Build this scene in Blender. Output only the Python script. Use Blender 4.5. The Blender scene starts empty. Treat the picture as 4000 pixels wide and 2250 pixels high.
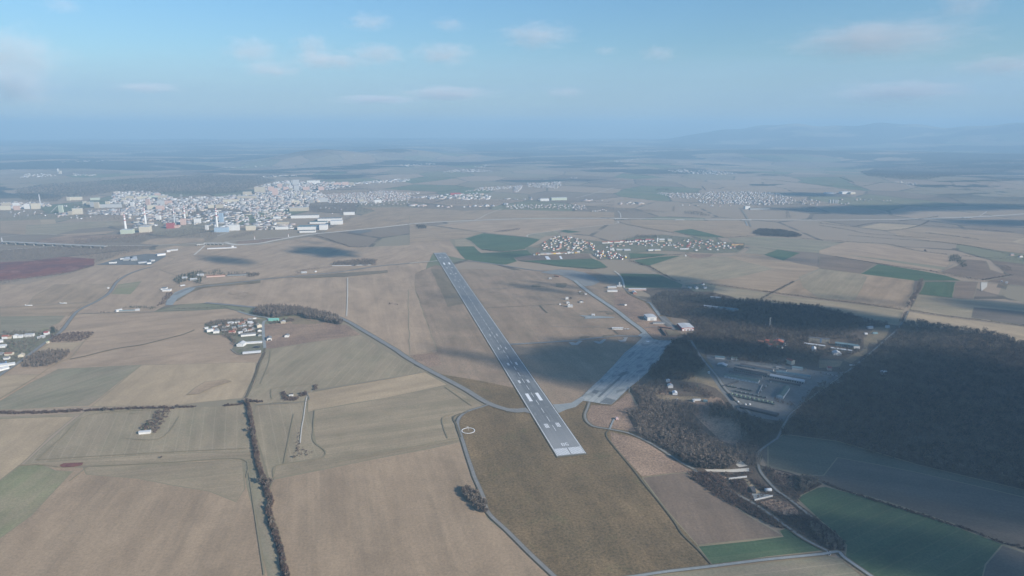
import bpy, bmesh, math, random
import numpy as np
from mathutils import Vector
C = bpy.context.scene
COL = C.collection
random.seed(7); RNG = np.random.default_rng(7)

# ------------------------------------------------------------------ camera
H = 650.0
PIT = math.atan((1125-515)/2667)
cam = bpy.data.cameras.new("camera"); co = bpy.data.objects.new("camera", cam); COL.objects.link(co); C.camera = co
cam.lens = 24; cam.sensor_width = 36; cam.clip_start = 1; cam.clip_end = 200000
co.location = (0, 0, H); co.rotation_euler = (math.pi/2-PIT, 0, 0)

# ------------------------------------------------------------------ daylight
SEL = math.radians(25); SAZ = (0.83, -0.558)
w = bpy.data.worlds.new("World"); C.world = w; w.use_nodes = True
nt = w.node_tree; sky = nt.nodes.new("ShaderNodeTexSky"); sky.sky_type = 'NISHITA'; sky.sun_disc = False
sky.sun_elevation = SEL; sky.sun_rotation = math.atan2(SAZ[0], SAZ[1]); sky.altitude = 650
sky.air_density = 1.7; sky.dust_density = 0.0; sky.ozone_density = 10.0
bg = nt.nodes["Background"]; nt.links.new(sky.outputs[0], bg.inputs[0]); bg.inputs[1].default_value = 0.086
sun = bpy.data.lights.new("sun", 'SUN'); so = bpy.data.objects.new("sun", sun); COL.objects.link(so)
sun.energy = 5.0; sun.angle = math.radians(0.5); sun.color = (1, 0.94, 0.86)
SUN = Vector((SAZ[0]*math.cos(SEL), SAZ[1]*math.cos(SEL), math.sin(SEL)))
so.rotation_euler = SUN.to_track_quat('Z', 'Y').to_euler()
vs = C.view_settings; vs.view_transform = 'Standard'; vs.look = 'None'; vs.gamma = 1; vs.exposure = 0.72

# ------------------------------------------------------------------ terrain height and survey points
def sst(a, b, x):
    t = np.clip((x-a)/(b-a), 0, 1); return t*t*(3-2*t)
def hgt(x, y):
    x = np.asarray(x, float); y = np.asarray(y, float)
    r = np.hypot(x, y); az = np.degrees(np.arctan2(x, y))
    k = sst(8500, 15000, r)
    u = (np.sin(x/1900+1.3)*np.cos(y/2300+.4) + .6*np.sin(x/900+y/1500+2) + .5*np.cos(y/1100-x/1700+.7) + .3*np.sin(x/430+y/610))
    v = np.sin(x/4100+.5)*np.cos(y/5200+1.1)
    h = k*(26*u + 22*(1+v)) + 230*sst(13000, 36000, r)
    ridge = np.exp(-((r-33000)/3600)**2)*sst(11, 20, az)*sst(175, 90, az)
    h = h + ridge*(700 + 60*np.sin(az*.9+1) + 30*np.sin(az*2.3+1))
    lo = np.exp(-((r-15500)/1300)**2)*np.exp(-((az+15)/4.5)**2)
    h = h + 250*lo + 190*np.exp(-((r-17500)/1200)**2)*np.exp(-((az+9)/4)**2)
    h = h + 120*np.exp(-((r-19000)/2500)**2)*np.exp(-((az-26)/16)**2)
    h = h + 45*np.exp(-((r-10500)/1500)**2)*np.exp(-((az-33)/9)**2)
    return h
FR = {'f': (0, 0, .6440), 'v': (2050, 880, 2.7116), 'm': (2800, 1280, 4.2617), 'n': (2500, 1430, 6.3), 'P': (0, 0, 1),
      'h0': (0, 450, 1.84), 'h1': (1300, 450, 1.84), 'h2': (2600, 450, 1.84), 's0': (0, 0, 1.288), 's1': (2000, 0, 1.288),
      'd0': (0, 1690, 1.84), 'd1': (1400, 1690, 1.84), 'd2': (2600, 1690, 1.84)}
for i in range(5): FR['a%d' % i] = (800*i, 650, 3.22); FR['b%d' % i] = (800*i, 1050, 3.22)
for i in range(4): FR['c%d' % i] = (1000*i, 1400, 2.576)
def ray(px, py):
    u = (px-2000)/2667; v = (1125-py)/2667
    return u, math.cos(PIT)+v*math.sin(PIT), -math.sin(PIT)+v*math.cos(PIT)
def pp(fr, x, y):
    a = FR[fr]; return a[0]+x/a[2], a[1]+y/a[2]
_gc = {}
def gp(px, py):
    """ground point seen at a survey coordinate"""
    k = (round(px, 2), round(py, 2))
    if k in _gc: return _gc[k]
    dx, dy, dz = ray(px, py)
    if dz > -1e-3: dz = -1e-3
    t = -H/dz
    if t*dy > 8400:
        ts = np.geomspace(6000, 60000, 700); hh = hgt(ts*dx, ts*dy); below = np.nonzero(H+ts*dz < hh)[0]
        if len(below):
            t = ts[below[0]]
            lo = ts[max(below[0]-1, 0)]; hi = t
            for _ in range(18):
                mi = (lo+hi)/2
                if H+mi*dz < float(hgt(mi*dx, mi*dy)): hi = mi
                else: lo = mi
            t = hi
    r = (t*dx, t*dy); _gc[k] = r; return r
def G(fr, x, y): return gp(*pp(fr, x, y))
def PTS(s):
    """'b1:10,20 30,40 b2:0,1' -> ground points; a frame tag holds until the next"""
    out = []; fr = 'P'
    for tok in s.split():
        if ':' in tok: fr, tok = tok.split(':')
        if tok:
            x, y = tok.split(','); out.append(G(fr, float(x), float(y)))
    return out

# ------------------------------------------------------------------ materials
def mat(name):
    m = bpy.data.materials.new(name); m.use_nodes = True
    n = m.node_tree; b = n.nodes["Principled BSDF"]; b.inputs["Roughness"].default_value = .95
    b.inputs["Specular IOR Level"].default_value = .15
    return m, n, b
def N(n, t, **kw):
    o = n.nodes.new(t)
    for k, v in kw.items(): setattr(o, k, v)
    return o
def math_(n, op, a, b=None, c=None):
    o = N(n, "ShaderNodeMath", operation=op)
    for i, x in enumerate((a, b, c)):
        if x is None: continue
        if isinstance(x, (int, float)): o.inputs[i].default_value = x
        else: n.links.new(x, o.inputs[i])
    return o.outputs[0]
def noise(n, vec, scale, detail=3, rough=.6, sx=1, sy=1, rot=0, dist=0):
    mp = N(n, "ShaderNodeMapping"); n.links.new(vec, mp.inputs[0]); mp.inputs["Scale"].default_value = (sx, sy, 1); mp.inputs["Rotation"].default_value = (0, 0, rot)
    o = N(n, "ShaderNodeTexNoise"); o.inputs["Scale"].default_value = scale; o.inputs["Detail"].default_value = detail; o.inputs["Roughness"].default_value = rough
    o.inputs["Distortion"].default_value = dist
    n.links.new(mp.outputs[0], o.inputs["Vector"]); return o.outputs[0]
def mixc(n, f, a, b, bt='MIX'):
    o = N(n, "ShaderNodeMix", data_type='RGBA', blend_type=bt)
    for i, x in ((0, f), (6, a), (7, b)):
        if isinstance(x, (int, float)): o.inputs[i].default_value = x
        elif isinstance(x, tuple): o.inputs[i].default_value = (*x, 1)
        else: n.links.new(x, o.inputs[i])
    return o.outputs[2]
def mrange(n, x, a, b, c=0, d=1):
    o = N(n, "ShaderNodeMapRange"); n.links.new(x, o.inputs[0])
    for i, v in zip((1, 2, 3, 4), (a, b, c, d)): o.inputs[i].default_value = v
    return o.outputs[0]
def wpos(n): return N(n, "ShaderNodeNewGeometry").outputs["Position"]

def field_mat(name, c1, c2, c3=None, stripe=.5, patch=.6, grain=.25, tram=0.0, sw=9.0):
    """soil or crop: drilling rows along the field, soil patches, grain"""
    m, n, b = mat(name)
    uv = N(n, "ShaderNodeUVMap").outputs[0]; pos = wpos(n)
    big = mrange(n, noise(n, pos, 1/170, 4, .6, dist=.6), .36, .66)
    mid = mrange(n, noise(n, pos, 1/28, 4, .65), .3, .7)
    st = noise(n, uv, 1.0, 3, .7, sx=1/sw, sy=1/900)
    st2 = noise(n, uv, 1.0, 2, .5, sx=1/(sw*5), sy=1/1500)
    f = math_(n, 'MULTIPLY', big, patch)
    f = math_(n, 'ADD', f, math_(n, 'MULTIPLY', math_(n, 'SUBTRACT', mrange(n, st, .3, .7), .5), stripe))
    f = math_(n, 'ADD', f, math_(n, 'MULTIPLY', math_(n, 'SUBTRACT', mrange(n, st2, .3, .7), .5), stripe*1.1))
    f = math_(n, 'ADD', f, math_(n, 'MULTIPLY', math_(n, 'SUBTRACT', mid, .5), .55))
    cl = mrange(n, f, -.05, .9)
    col = mixc(n, cl, c1, c2)
    if c3: col = mixc(n, mrange(n, noise(n, pos, 1/90, 5, .7, dist=1.2), .56, .75, 0, .75), col, c3)
    g = noise(n, pos, 1/4.5, 4, .8)
    col = mixc(n, math_(n, 'MULTIPLY', grain, 1.0), col, mixc(n, mrange(n, g, .3, .7), (0, 0, 0), (1, 1, 1)), 'OVERLAY')
    lg = mrange(n, noise(n, uv, 1.0, 4, .6, sx=1/60, sy=1/210, dist=.5), .32, .68)
    col = mixc(n, .28, col, mixc(n, lg, (.22, .22, .22), (.76, .76, .76)), 'OVERLAY')
    if tram:
        sx = N(n, "ShaderNodeSeparateXYZ"); n.links.new(uv, sx.inputs[0])
        fr = math_(n, 'FRACT', math_(n, 'DIVIDE', math_(n, 'ADD', sx.outputs[0], math_(n, 'MULTIPLY', mid, 1.5)), 24.0))
        ln = math_(n, 'LESS_THAN', math_(n, 'ABSOLUTE', math_(n, 'SUBTRACT', fr, .5)), .045)
        col = mixc(n, math_(n, 'MULTIPLY', ln, tram), col, (.42, .35, .24))
    n.links.new(col, b.inputs["Base Color"]); return m
def plain(name, c1, c2=None, scale=1/12, rough=.9, c3=None):
    m, n, b = mat(name); b.inputs["Roughness"].default_value = rough
    c2 = c2 or tuple(x*.72 for x in c1); pos = wpos(n)
    col = mixc(n, mrange(n, noise(n, pos, scale, 5, .65), .3, .7), c1, c2)
    if c3: col = mixc(n, mrange(n, noise(n, pos, scale*3.3, 4, .7), .55, .72), col, c3)
    n.links.new(col, b.inputs["Base Color"]); return m
M = {}
M['tan'] = field_mat("tan_soil", (.36, .258, .168), (.285, .208, .138), None, .45, .5, .22)
M['tan2'] = field_mat("bare_brown_soil", (.325, .234, .148), (.255, .187, .12), None, .6, .4, .22)
M['sand'] = field_mat("pale_stubble", (.385, .288, .178), (.325, .245, .155), None, .3, .5, .2)
M['olive'] = field_mat("thin_winter_crop", (.29, .228, .146), (.24, .20, .125), (.31, .24, .155), .5, .6, .2, .22)
M['olive2'] = field_mat("weedy_crop", (.295, .228, .145), (.235, .19, .118), None, .7, .5, .2, .12, 5)
M['gol'] = field_mat("winter_barley_thin", (.22, .195, .125), (.26, .208, .14), None, .5, .6, .2, .25)
M['green'] = field_mat("winter_wheat", (.06, .098, .05), (.088, .115, .06), None, .5, .5, .25, .05, 14)
M['lime'] = field_mat("young_grass_ley", (.215, .208, .11), (.265, .222, .135), None, .5, .9, .25)
M['brown'] = field_mat("ploughed_brown", (.20, .145, .10), (.155, .115, .082), None, .7, .5, .25, 0, 12)
M['brown2'] = field_mat("ploughed_dark", (.14, .112, .085), (.11, .092, .07), None, .6, .5, .25)
M['red'] = field_mat("red_clay_workings", (.22, .085, .06), (.13, .06, .055), (.34, .20, .15), .3, 1.0, .3)
M['grass'] = field_mat("airfield_winter_grass", (.192, .133, .070), (.132, .096, .051), (.128, .112, .053), .35, .9, .55)
M['grass2'] = field_mat("airfield_grey_strip_grass", (.195, .152, .10), (.15, .122, .08), None, .35, .9, .45)
M['fieldshade'] = field_mat("shade_darkened_field", (.10, .10, .068), (.135, .115, .08), None, .5, .6, .3)  # greenish field colour, darkened to stand in for cloud shade
M['grassm'] = field_mat("airfield_mown_grass", (.285, .203, .135), (.22, .163, .108), (.19, .152, .10), .55, .8, .35, 0, 16)
M['head'] = plain("headland_wheel_line", (.21, .18, .11), (.25, .205, .13), 1/9)
M['rough'] = field_mat("rough_dead_grass", (.30, .205, .135), (.20, .135, .095), (.145, .095, .075), .1, .9, .6)
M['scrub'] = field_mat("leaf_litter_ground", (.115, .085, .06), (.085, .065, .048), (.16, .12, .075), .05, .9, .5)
M['meadow'] = field_mat("meadow_rank_grass", (.235, .175, .105), (.15, .12, .075), None, .1, .9, .4)
M['yard'] = plain("gravel_yard", (.17, .165, .15), (.125, .12, .11), 1/18, .9, (.24, .225, .195))
M['gardens'] = plain("village_gardens", (.20, .17, .115), (.12, .125, .07), 1/22, .95, (.30, .26, .21))
M['asph'] = plain("weathered_asphalt", (.225, .215, .195), (.175, .17, .158), 1/15, .85, (.27, .26, .235))
M['conc'] = plain("old_concrete_slabs", (.275, .285, .272), (.215, .226, .218), 1/20, .85, (.33, .335, .315))
M['pale'] = plain("pale_gravel", (.55, .50, .42), (.45, .41, .34), 1/10, .95)
M['dirt'] = plain("dirt_track", (.27, .235, .185), (.20, .175, .135), 1/6, .95)
M['dline'] = plain("verge_dark_grass", (.155, .13, .085), (.11, .095, .062), 1/8, .95)
M['white'] = plain("white_marking_paint", (.80, .80, .78), (.62, .62, .61), 1/3, .7)
M['water'] = plain("water", (.05, .07, .08), (.04, .06, .07), 1/50, .15)

# ------------------------------------------------------------------ object helpers
def tag(o, label=None, cat=None, group=None, kind=None):
    if label: o['label'] = label
    if cat: o['category'] = cat
    if group: o['group'] = group
    if kind: o['kind'] = kind
    return o
def link(o, parent=None):
    COL.objects.link(o)
    if parent: o.parent = parent
    return o
def mesh_obj(name, V, F, m, parent=None, smooth=False):
    me = bpy.data.meshes.new(name); me.from_pydata([tuple(v) for v in V], [], F)
    for x in (m if isinstance(m, (list, tuple)) else [m]): me.materials.append(x)
    if smooth:
        for p in me.polygons: p.use_smooth = True
    return link(bpy.data.objects.new(name, me), parent)
def np_obj(name, V, F, m, parent=None, colors=None):
    """V (n,3), F (k,3) or (k,4) arrays"""
    me = bpy.data.meshes.new(name); V = np.ascontiguousarray(V, np.float32); F = np.ascontiguousarray(F, np.int32); q = F.shape[1]
    me.vertices.add(len(V)); me.vertices.foreach_set("co", V.ravel())
    me.loops.add(F.size); me.loops.foreach_set("vertex_index", F.ravel())
    me.polygons.add(len(F)); me.polygons.foreach_set("loop_start", np.arange(0, F.size, q, dtype=np.int32)); me.polygons.foreach_set("loop_total", np.full(len(F), q, np.int32))
    me.update(calc_edges=True)
    if colors is not None:
        a = me.color_attributes.new("tint", 'FLOAT_COLOR', 'CORNER'); a.data.foreach_set("color", np.ascontiguousarray(colors, np.float32).ravel())
    me.materials.append(m)
    return link(bpy.data.objects.new(name, me), parent)
def empty(name, loc, rz=0):
    o = bpy.data.objects.new(name, None); link(o); o.location = loc; o.rotation_euler = (0, 0, rz); return o

ZL = [0.03]; DZ = .006
def sheet(name, pts, m, sdir=None, z=None, kind='structure'):
    """flat ground sheet from ground points; sdir = row direction (two points)"""
    if z is None: ZL[0] += DZ; z = ZL[0]
    bm = bmesh.new(); vs_ = [bm.verts.new((x, y, z)) for x, y in pts]; bm.faces.new(vs_).normal_update()
    bmesh.ops.triangulate(bm, faces=bm.faces[:], ngon_method='EAR_CLIP')
    if sdir is None: d = Vector((pts[1][0]-pts[0][0], pts[1][1]-pts[0][1]))
    else: d = Vector((sdir[1][0]-sdir[0][0], sdir[1][1]-sdir[0][1]))
    d.normalize(); uvl = bm.loops.layers.uv.new("UVMap")
    for f in bm.faces:
        if f.normal.z < 0: f.normal_flip()
        for l in f.loops:
            p = l.vert.co; l[uvl].uv = (-p.x*d.y+p.y*d.x, p.x*d.x+p.y*d.y)
    me = bpy.data.meshes.new(name); bm.to_mesh(me); bm.free(); me.materials.append(m)
    o = link(bpy.data.objects.new(name, me)); tag(o, kind=kind); return o
def wobble(pts, amp=4, step=60):
    """natural slightly uneven outline"""
    out = []
    for i, a in enumerate(pts):
        b = pts[(i+1) % len(pts)]; L = math.hypot(b[0]-a[0], b[1]-a[1]); k = max(1, min(24, int(L/step)))
        for j in range(k):
            t = j/k; out.append((a[0]+(b[0]-a[0])*t+(random.uniform(-amp, amp) if j else 0), a[1]+(b[1]-a[1])*t+(random.uniform(-amp, amp) if j else 0)))
    return out
def field(m, s, sdir=None, amp=2.5, name='field'):
    p = PTS(s); w_ = wobble(p, amp, 70); o = sheet(name, w_, M[m], PTS(sdir) if sdir else p[:2])
    if m in ('tan', 'tan2', 'sand', 'gol', 'olive', 'olive2', 'green', 'lime', 'brown', 'brown2', 'fieldshade') and min(math.hypot(*q) for q in p) < 5200: road('field_margin', [Vector(q) for q in w_+w_[:1]], 2.4, 'head')
    return o
def smooth_line(pts, k=5):
    if len(pts) < 3: return [Vector(p) for p in pts]
    P_ = [Vector(p) for p in pts]; out = []
    for i in range(len(P_)-1):
        a = P_[max(i-1, 0)]; b = P_[i]; c = P_[i+1]; d = P_[min(i+2, len(P_)-1)]
        for j in range(k):
            t = j/k; out.append(.5*((2*b)+(c-a)*t+(2*a-5*b+4*c-d)*t*t+(3*b-a-3*c+d)*t**3))
    out.append(P_[-1]); return out
def road(name, s, width, m, z=None, verge=None, kind='structure', dz=0.0):
    L = smooth_line(PTS(s)) if isinstance(s, str) else s
    if z is None: ZL[0] += DZ; z = ZL[0]
    if verge: road(name+'_verge' if name == 'road' else 'verge', L, width+verge*2, M['dline'], z-.003)
    V = []; F = []
    for i, p in enumerate(L):
        t = (L[min(i+1, len(L)-1)]-L[max(i-1, 0)]).normalized(); nn = Vector((-t.y, t.x))*(width/2)
        for q in (p+nn, p-nn): V.append((q.x, q.y, z+dz+(float(hgt(q.x, q.y)) if q.length > 8400 else 0)))
        if i: F.append((2*i-2, 2*i-1, 2*i+1, 2*i))
    o = mesh_obj(name, V, F, M[m] if isinstance(m, str) else m); tag(o, kind=kind); return o

# ------------------------------------------------------------------ ground sheet
def build_ground():
    A = np.concatenate([np.linspace(-48, 48, 420), np.linspace(50, 310, 100)]); A = np.radians(A)
    R = np.concatenate([[150, 600, 1500, 3000, 5000], np.geomspace(7000, 46000, 210)])
    V = [(0, 0, 0)]; n = len(A)
    for r in R:
        x = r*np.sin(A); y = r*np.cos(A); z = hgt(x, y); V += list(zip(x, y, z))
    V = np.array(V); F = []
    i = np.arange(n); j = (i+1) % n
    for k in range(len(R)-1):
        a = 1+k*n; F.append(np.stack([a+i, a+n+i, a+n+j, a+j], 1))
    F.append(np.stack([np.zeros(n, int), 1+i, 1+j, 1+j], 1))
    F = np.concatenate(F)[:, ::-1]
    tri = F[-n:, [1, 2, 3]] if False else None
    me = bpy.data.meshes.new("ground"); faces = [tuple(f) for f in F[:-n].tolist()] + [(0, 1+b, 1+a) for a, b in zip(i.tolist(), j.tolist())]
    me.from_pydata(V.tolist(), [], faces)
    o = link(bpy.data.objects.new("ground", me)); tag(o, kind='structure')
    bm = bmesh.new(); bm.from_mesh(me); bmesh.ops.recalc_face_normals(bm, faces=bm.faces[:])
    if sum(f.normal.z for f in bm.faces) < 0: bmesh.ops.reverse_faces(bm, faces=bm.faces[:])
    for f in bm.faces: f.smooth = True
    bm.to_mesh(me); bm.free()
    m, nn, b = mat("countryside"); pos = wpos(nn)
    def vor(scale, sx, sy, rot, feat='F1', rnd=.85):
        mp = N(nn, "ShaderNodeMapping"); nn.links.new(pos, mp.inputs[0]); mp.inputs["Scale"].default_value = (sx*scale, sy*scale, 0); mp.inputs["Rotation"].default_value = (0, 0, rot)
        wv = N(nn, "ShaderNodeTexVoronoi", feature=feat, voronoi_dimensions='2D'); nn.links.new(mp.outputs[0], wv.inputs["Vector"]); wv.inputs["Scale"].default_value = 1; wv.inputs["Randomness"].default_value = rnd
        return wv
    v1 = vor(1/620, 1, .62, .5); sep = N(nn, "ShaderNodeSeparateColor"); nn.links.new(v1.outputs["Color"], sep.inputs[0])
    cr = N(nn, "ShaderNodeValToRGB"); cr.color_ramp.interpolation = 'CONSTANT'; nn.links.new(sep.outputs[0], cr.inputs[0])
    stops = [(0, (.30, .225, .155)), (.18, (.23, .195, .125)), (.34, (.34, .25, .17)), (.46, (.15, .165, .09)), (.56, (.19, .145, .105)), (.68, (.27, .21, .14)), (.80, (.09, .135, .065)), (.89, (.16, .12, .09)), (.95, (.36, .27, .19))]
    el = cr.color_ramp.elements
    for k, (p, c) in enumerate(stops):
        e = el[k] if k < 2 else el.new(p); e.position = p; e.color = (*c, 1)
    e2 = vor(1/620, 1, .62, .5, 'DISTANCE_TO_EDGE')
    col = mixc(nn, mrange(nn, noise(nn, pos, 1/240, 4, .6), .35, .65, 0, .45), cr.outputs[0], (.24, .19, .13))
    col = mixc(nn, .2, col, (.28, .215, .148))
    hed = math_(nn, 'MULTIPLY', math_(nn, 'LESS_THAN', e2.outputs["Distance"], .022), mrange(nn, noise(nn, pos, 1/160, 2, .5), .40, .55))
    col = mixc(nn, math_(nn, 'MULTIPLY', hed, .75), col, (.07, .06, .045))
    # mixed woodland on the far hills (plant cover, fixed to the terrain)
    ln = N(nn, "ShaderNodeVectorMath", operation='LENGTH'); nn.links.new(pos, ln.inputs[0])
    wd = noise(nn, pos, 1/2600, 5, .55, sx=.75, sy=1.3, dist=.4)
    thr = mrange(nn, ln.outputs["Value"], 8000, 20000, .585, .455)
    wm = mrange(nn, math_(nn, 'SUBTRACT', wd, thr), 0, .012)
    wm = math_(nn, 'MULTIPLY', wm, mrange(nn, ln.outputs["Value"], 7500, 9000))
    wcol = mixc(nn, mrange(nn, noise(nn, pos, 1/30, 4, .8), .3, .7), (.075, .062, .048), (.045, .045, .032))
    col = mixc(nn, wm, col, wcol)
    nn.links.new(col, b.inputs["Base Color"]); me.materials.append(m)
build_ground()
# ------------------------------------------------------------------ fields (survey outlines)
# left side
field('tan', 'b0:-200,700 0,200 330,190 b0:1150,-20 1500,-200 2576,-300 b1:600,-200 2576,-300 b2:0,-350 a2:500,900 560,1010 700,1170 300,1090 b2:70,250 350,1050 0,1110 b1:2576,1100 1980,780 1640,600 650,480 0,430 b0:2576,430 2080,460 1900,560 980,570 750,800 0,830', 'b1:1780,110 1785,600', 4)
field('tan', 'b0:980,570 1900,545 b1:0,520 270,500 600,590 740,640 760,1000 740,1060 640,1300 c0:2576,330 2450,400 1750,480 900,490 0,520 -300,480 -300,100 b0:0,1340 240,1180 640,880 900,620', 'b0:400,1400 1100,1300')
field('sand', 'c0:-200,200 0,170 410,160 0,400 -200,520')
field('gol', 'c0:0,430 290,255 590,105 1420,65 890,475 0,515 -200,560', 'c0:290,400 1300,80')
field('sand', 'c0:1420,70 2576,40 2576,150 2440,400 1750,470 920,485', 'c0:950,470 1420,70')
field('tan2', 'b0:690,195 1400,190 1370,250 1240,380 1150,430 360,450 420,350', 'b0:420,350 690,195')
field('lime', 'b0:1490,195 1780,155 1640,320 1400,320')
field('gol', 'b0:0,600 820,585 740,680 640,720 450,790 0,820')
field('lime', 'b0:450,800 560,740 640,735 560,800')
field('sand', 'b0:620,940 1040,925 900,1030 440,1060', 'b0:620,1000 1000,990')
field('tan2', 'b0:0,480 350,470 1100,430 1150,440 1000,510 900,590 0,600')
field('olive', 'c0:0,590 830,555 750,580 0,605 -300,610 -300,590', 'c0:0,600 800,560')
field('sand', 'c0:-300,610 0,610 750,585 500,790 240,1040 0,1225 -300,1500', 'c0:750,585 0,1225')
field('olive', 'c0:840,545 900,530 2440,470 2500,640 2576,940 1600,960 250,1060 440,880', 'c0:1900,940 1960,560')
field('olive2', 'c0:250,1060 1600,960 2576,940 2576,1020 1600,1060 900,1080 560,1090 160,1100', 'c0:250,1060 2576,950')
field('tan2', 'd0:0,350 200,235 400,250 600,250 1740,190 1800,200 1920,400 2020,1030 2030,1100 -300,1100 -300,600', 'd0:1000,900 1300,400')
field('lime', 'd0:0,345 140,240 300,230 400,275 520,280 220,600 0,760 -200,860 -200,420', 'd0:0,700 520,260')
field('olive2', 'd0:600,250 1740,195 1760,400 1700,500 1500,420 1000,330 620,300', 'd0:700,300 1740,195')
field('gol', 'd0:1745,200 1800,190 1880,400 1960,700 2030,1100 1950,1100 1850,700 1780,400', 'd0:1800,300 1900,900')
# between the hedge and the perimeter taxiway
field('olive', 'b1:830,1010 1970,835 2200,990 2576,1200 b2:230,1290 c1:1720,140 600,310 500,430 0,460 c0:2470,400 b1:630,1448 720,1160 780,1030', 'b1:900,1400 1500,900')
field('rough', 'b1:750,700 1050,670 1130,600 1300,630 1720,710 1780,700 1970,830 1300,930 830,1005 770,1000')
field('meadow', 'b1:1040,600 1200,595 1300,640 1500,680 1300,700 1100,690')
field('sand', 'c1:520,350 1250,220 1700,140 1920,265 1300,400 600,520 520,540', 'c1:520,450 1700,200')
field('olive2', 'c1:590,525 1300,400 1920,270 2290,480 2140,540 1985,590 1990,640 2060,830 1400,1000 700,1110 180,1215 200,1080 560,980 690,930 600,850 570,700', 'c1:600,900 2000,700')
field('olive', 'c1:0,470 500,440 520,540 570,700 590,850 680,940 560,1030 200,1090 170,1215 130,1215 70,1000 10,800 -30,600', 'c1:250,1000 150,500')
field('olive2', 'c1:170,1210 200,1080 560,1010 680,960 690,1010 2060,820 2060,840 700,1110', 'c1:250,1120 1500,900')
field('tan2', 'c1:175,1220 700,1115 2065,840 2130,1060 2220,1310 d1:840,400 930,620 1090,740 1390,1040 1430,1100 0,1100 d0:2080,1100 2000,700 c1:100,1400', 'd1:520,1000 300,200')
# airfield
field('grass', 'b2:70,60 330,-50 500,0 a2:1500,1310 b2:2200,-10 2400,60 2576,180 b3:130,250 330,380 450,430 590,580 700,600 740,690 820,840 740,905 b3:740,905 c2:1370,140 1170,340 1230,440 1280,520 1150,550 1260,660 1245,760 1700,1050 1870,1135 d2:220,290 400,400 d2:340,960 0,1005 d1:1900,1052 1700,1100 1460,1100 1070,710 930,590 850,330 740,60 c1:2030,680 2040,600 2200,500 2330,480 b2:560,1449 230,1290 360,1200 350,1050 70,250', 'b2:300,-100 1300,1448', 3)
field('grassm', 'b2:70,60 330,-50 500,0 a2:1500,1310 b2:2200,-10 2400,60 2576,180 b3:130,250 180,400 330,640 380,760 340,850 350,870 b2:2576,850 2000,910 1500,945 1260,950 c2:460,560 400,468 330,380 b2:1668,1560 230,1290 360,1200 350,1050 70,250', 'b2:300,-100 1300,1448', 3)
field('grassm', 'b2:1260,950 1500,945 2000,910 2576,850 b3:340,855 350,870 260,960 130,1060 c2:1030,66 900,200 780,310 720,400 620,480 440,530 330,380', 'b2:300,-100 1300,1448', 2)
field('grass2', 'b2:260,0 420,0 680,440 480,480 400,300', 'b2:300,-100 1300,1448')
field('tan', 'b2:-20,260 70,260 340,1020 0,1090', 'b2:70,260 340,1020')
field('rough', 'b2:0,1090 350,1050 400,1210 200,1260')
field('rough', 'c2:800,470 1000,480 1180,340 1230,440 1280,520 1150,550 1260,660 1245,740 1000,700 830,680 770,640 745,580')
field('rough', 'c2:990,740 1280,810 1450,900 1700,1060 1850,1135 1870,1150 1620,1155 1310,1190 1080,940 1000,840')
field('rough', 'b3:0,250 130,300 330,400 380,420 450,500 560,590 660,640 740,790 800,850 760,900 560,900 400,830 330,760 180,650 0,520')
field('brown', 'c2:1310,1200 1620,1160 1750,1150 d2:160,300 600,600 845,745 230,810 0,550', 'd2:300,780 100,300')
field('green', 'd2:230,818 600,780 845,748 815,705 865,692 1130,850 340,958', 'd2:340,940 1100,850', 3)
field('gol', 'd2:-400,1060 0,1012 1170,888 1250,910 1470,1040 1700,1150 -400,1150', 'd2:100,1020 1100,900')
# wood floor, scrub, yards
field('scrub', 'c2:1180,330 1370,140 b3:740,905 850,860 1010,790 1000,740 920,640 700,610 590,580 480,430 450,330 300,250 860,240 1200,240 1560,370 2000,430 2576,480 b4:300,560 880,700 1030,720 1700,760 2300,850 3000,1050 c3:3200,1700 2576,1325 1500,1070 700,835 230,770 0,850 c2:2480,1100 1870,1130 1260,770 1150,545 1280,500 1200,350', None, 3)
field('rough', 'c2:1500,340 1900,360 2100,400 2300,640 2300,800 2250,880 2100,830 1900,640 1760,480 1450,420')
field('meadow', 'c2:1870,110 1990,150 2150,300 2280,470 2200,440 2050,300 1900,250 1700,230')
field('meadow', 'n:370,700 600,715 860,745 1400,745 1550,790 1650,860 1400,870 900,870 480,870', None, 1)
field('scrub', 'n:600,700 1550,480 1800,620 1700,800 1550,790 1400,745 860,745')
field('yard', 'b3:1160,1080 1450,1110 1700,1170 2050,1200 2576,1290 b4:330,1300 300,1420 200,1448 c3:450,300 280,560 180,640 -100,600 -330,520 -480,320 -620,120', None, 2)
field('meadow', 'b3:1060,1040 1130,1080 1250,1250 1100,1340 1050,1250')
field('meadow', 'b4:400,1190 600,1060 640,900 560,860 560,1000 300,1150')
field('meadow', 'b4:560,900 700,740 880,720 920,720 840,860 700,960')
field('meadow', 'b4:0,1150 300,1160 260,1230 0,1250')
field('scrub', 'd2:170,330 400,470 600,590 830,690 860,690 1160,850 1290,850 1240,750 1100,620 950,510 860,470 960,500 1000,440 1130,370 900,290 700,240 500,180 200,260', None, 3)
field('rough', 'd2:680,500 760,480 880,500 950,560 960,600 880,600 760,560', None, 3)
field('rough', 'd2:740,255 900,300 960,350 900,400 830,370')
field('rough', 'd2:280,300 420,300 440,330 330,340')
field('pale', 'd2:280,265 470,265 600,255 600,280 480,285 300,280', None, 3, 'path')
field('sand', 'd2:550,330 590,340 690,440 650,440 600,380', None, 1)
field('conc', 'd2:620,440 690,440 770,452 640,492', None, 0, 'concrete_pad')
field('pale', 'd2:480,215 530,195 590,240 530,250', None, 2)
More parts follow.
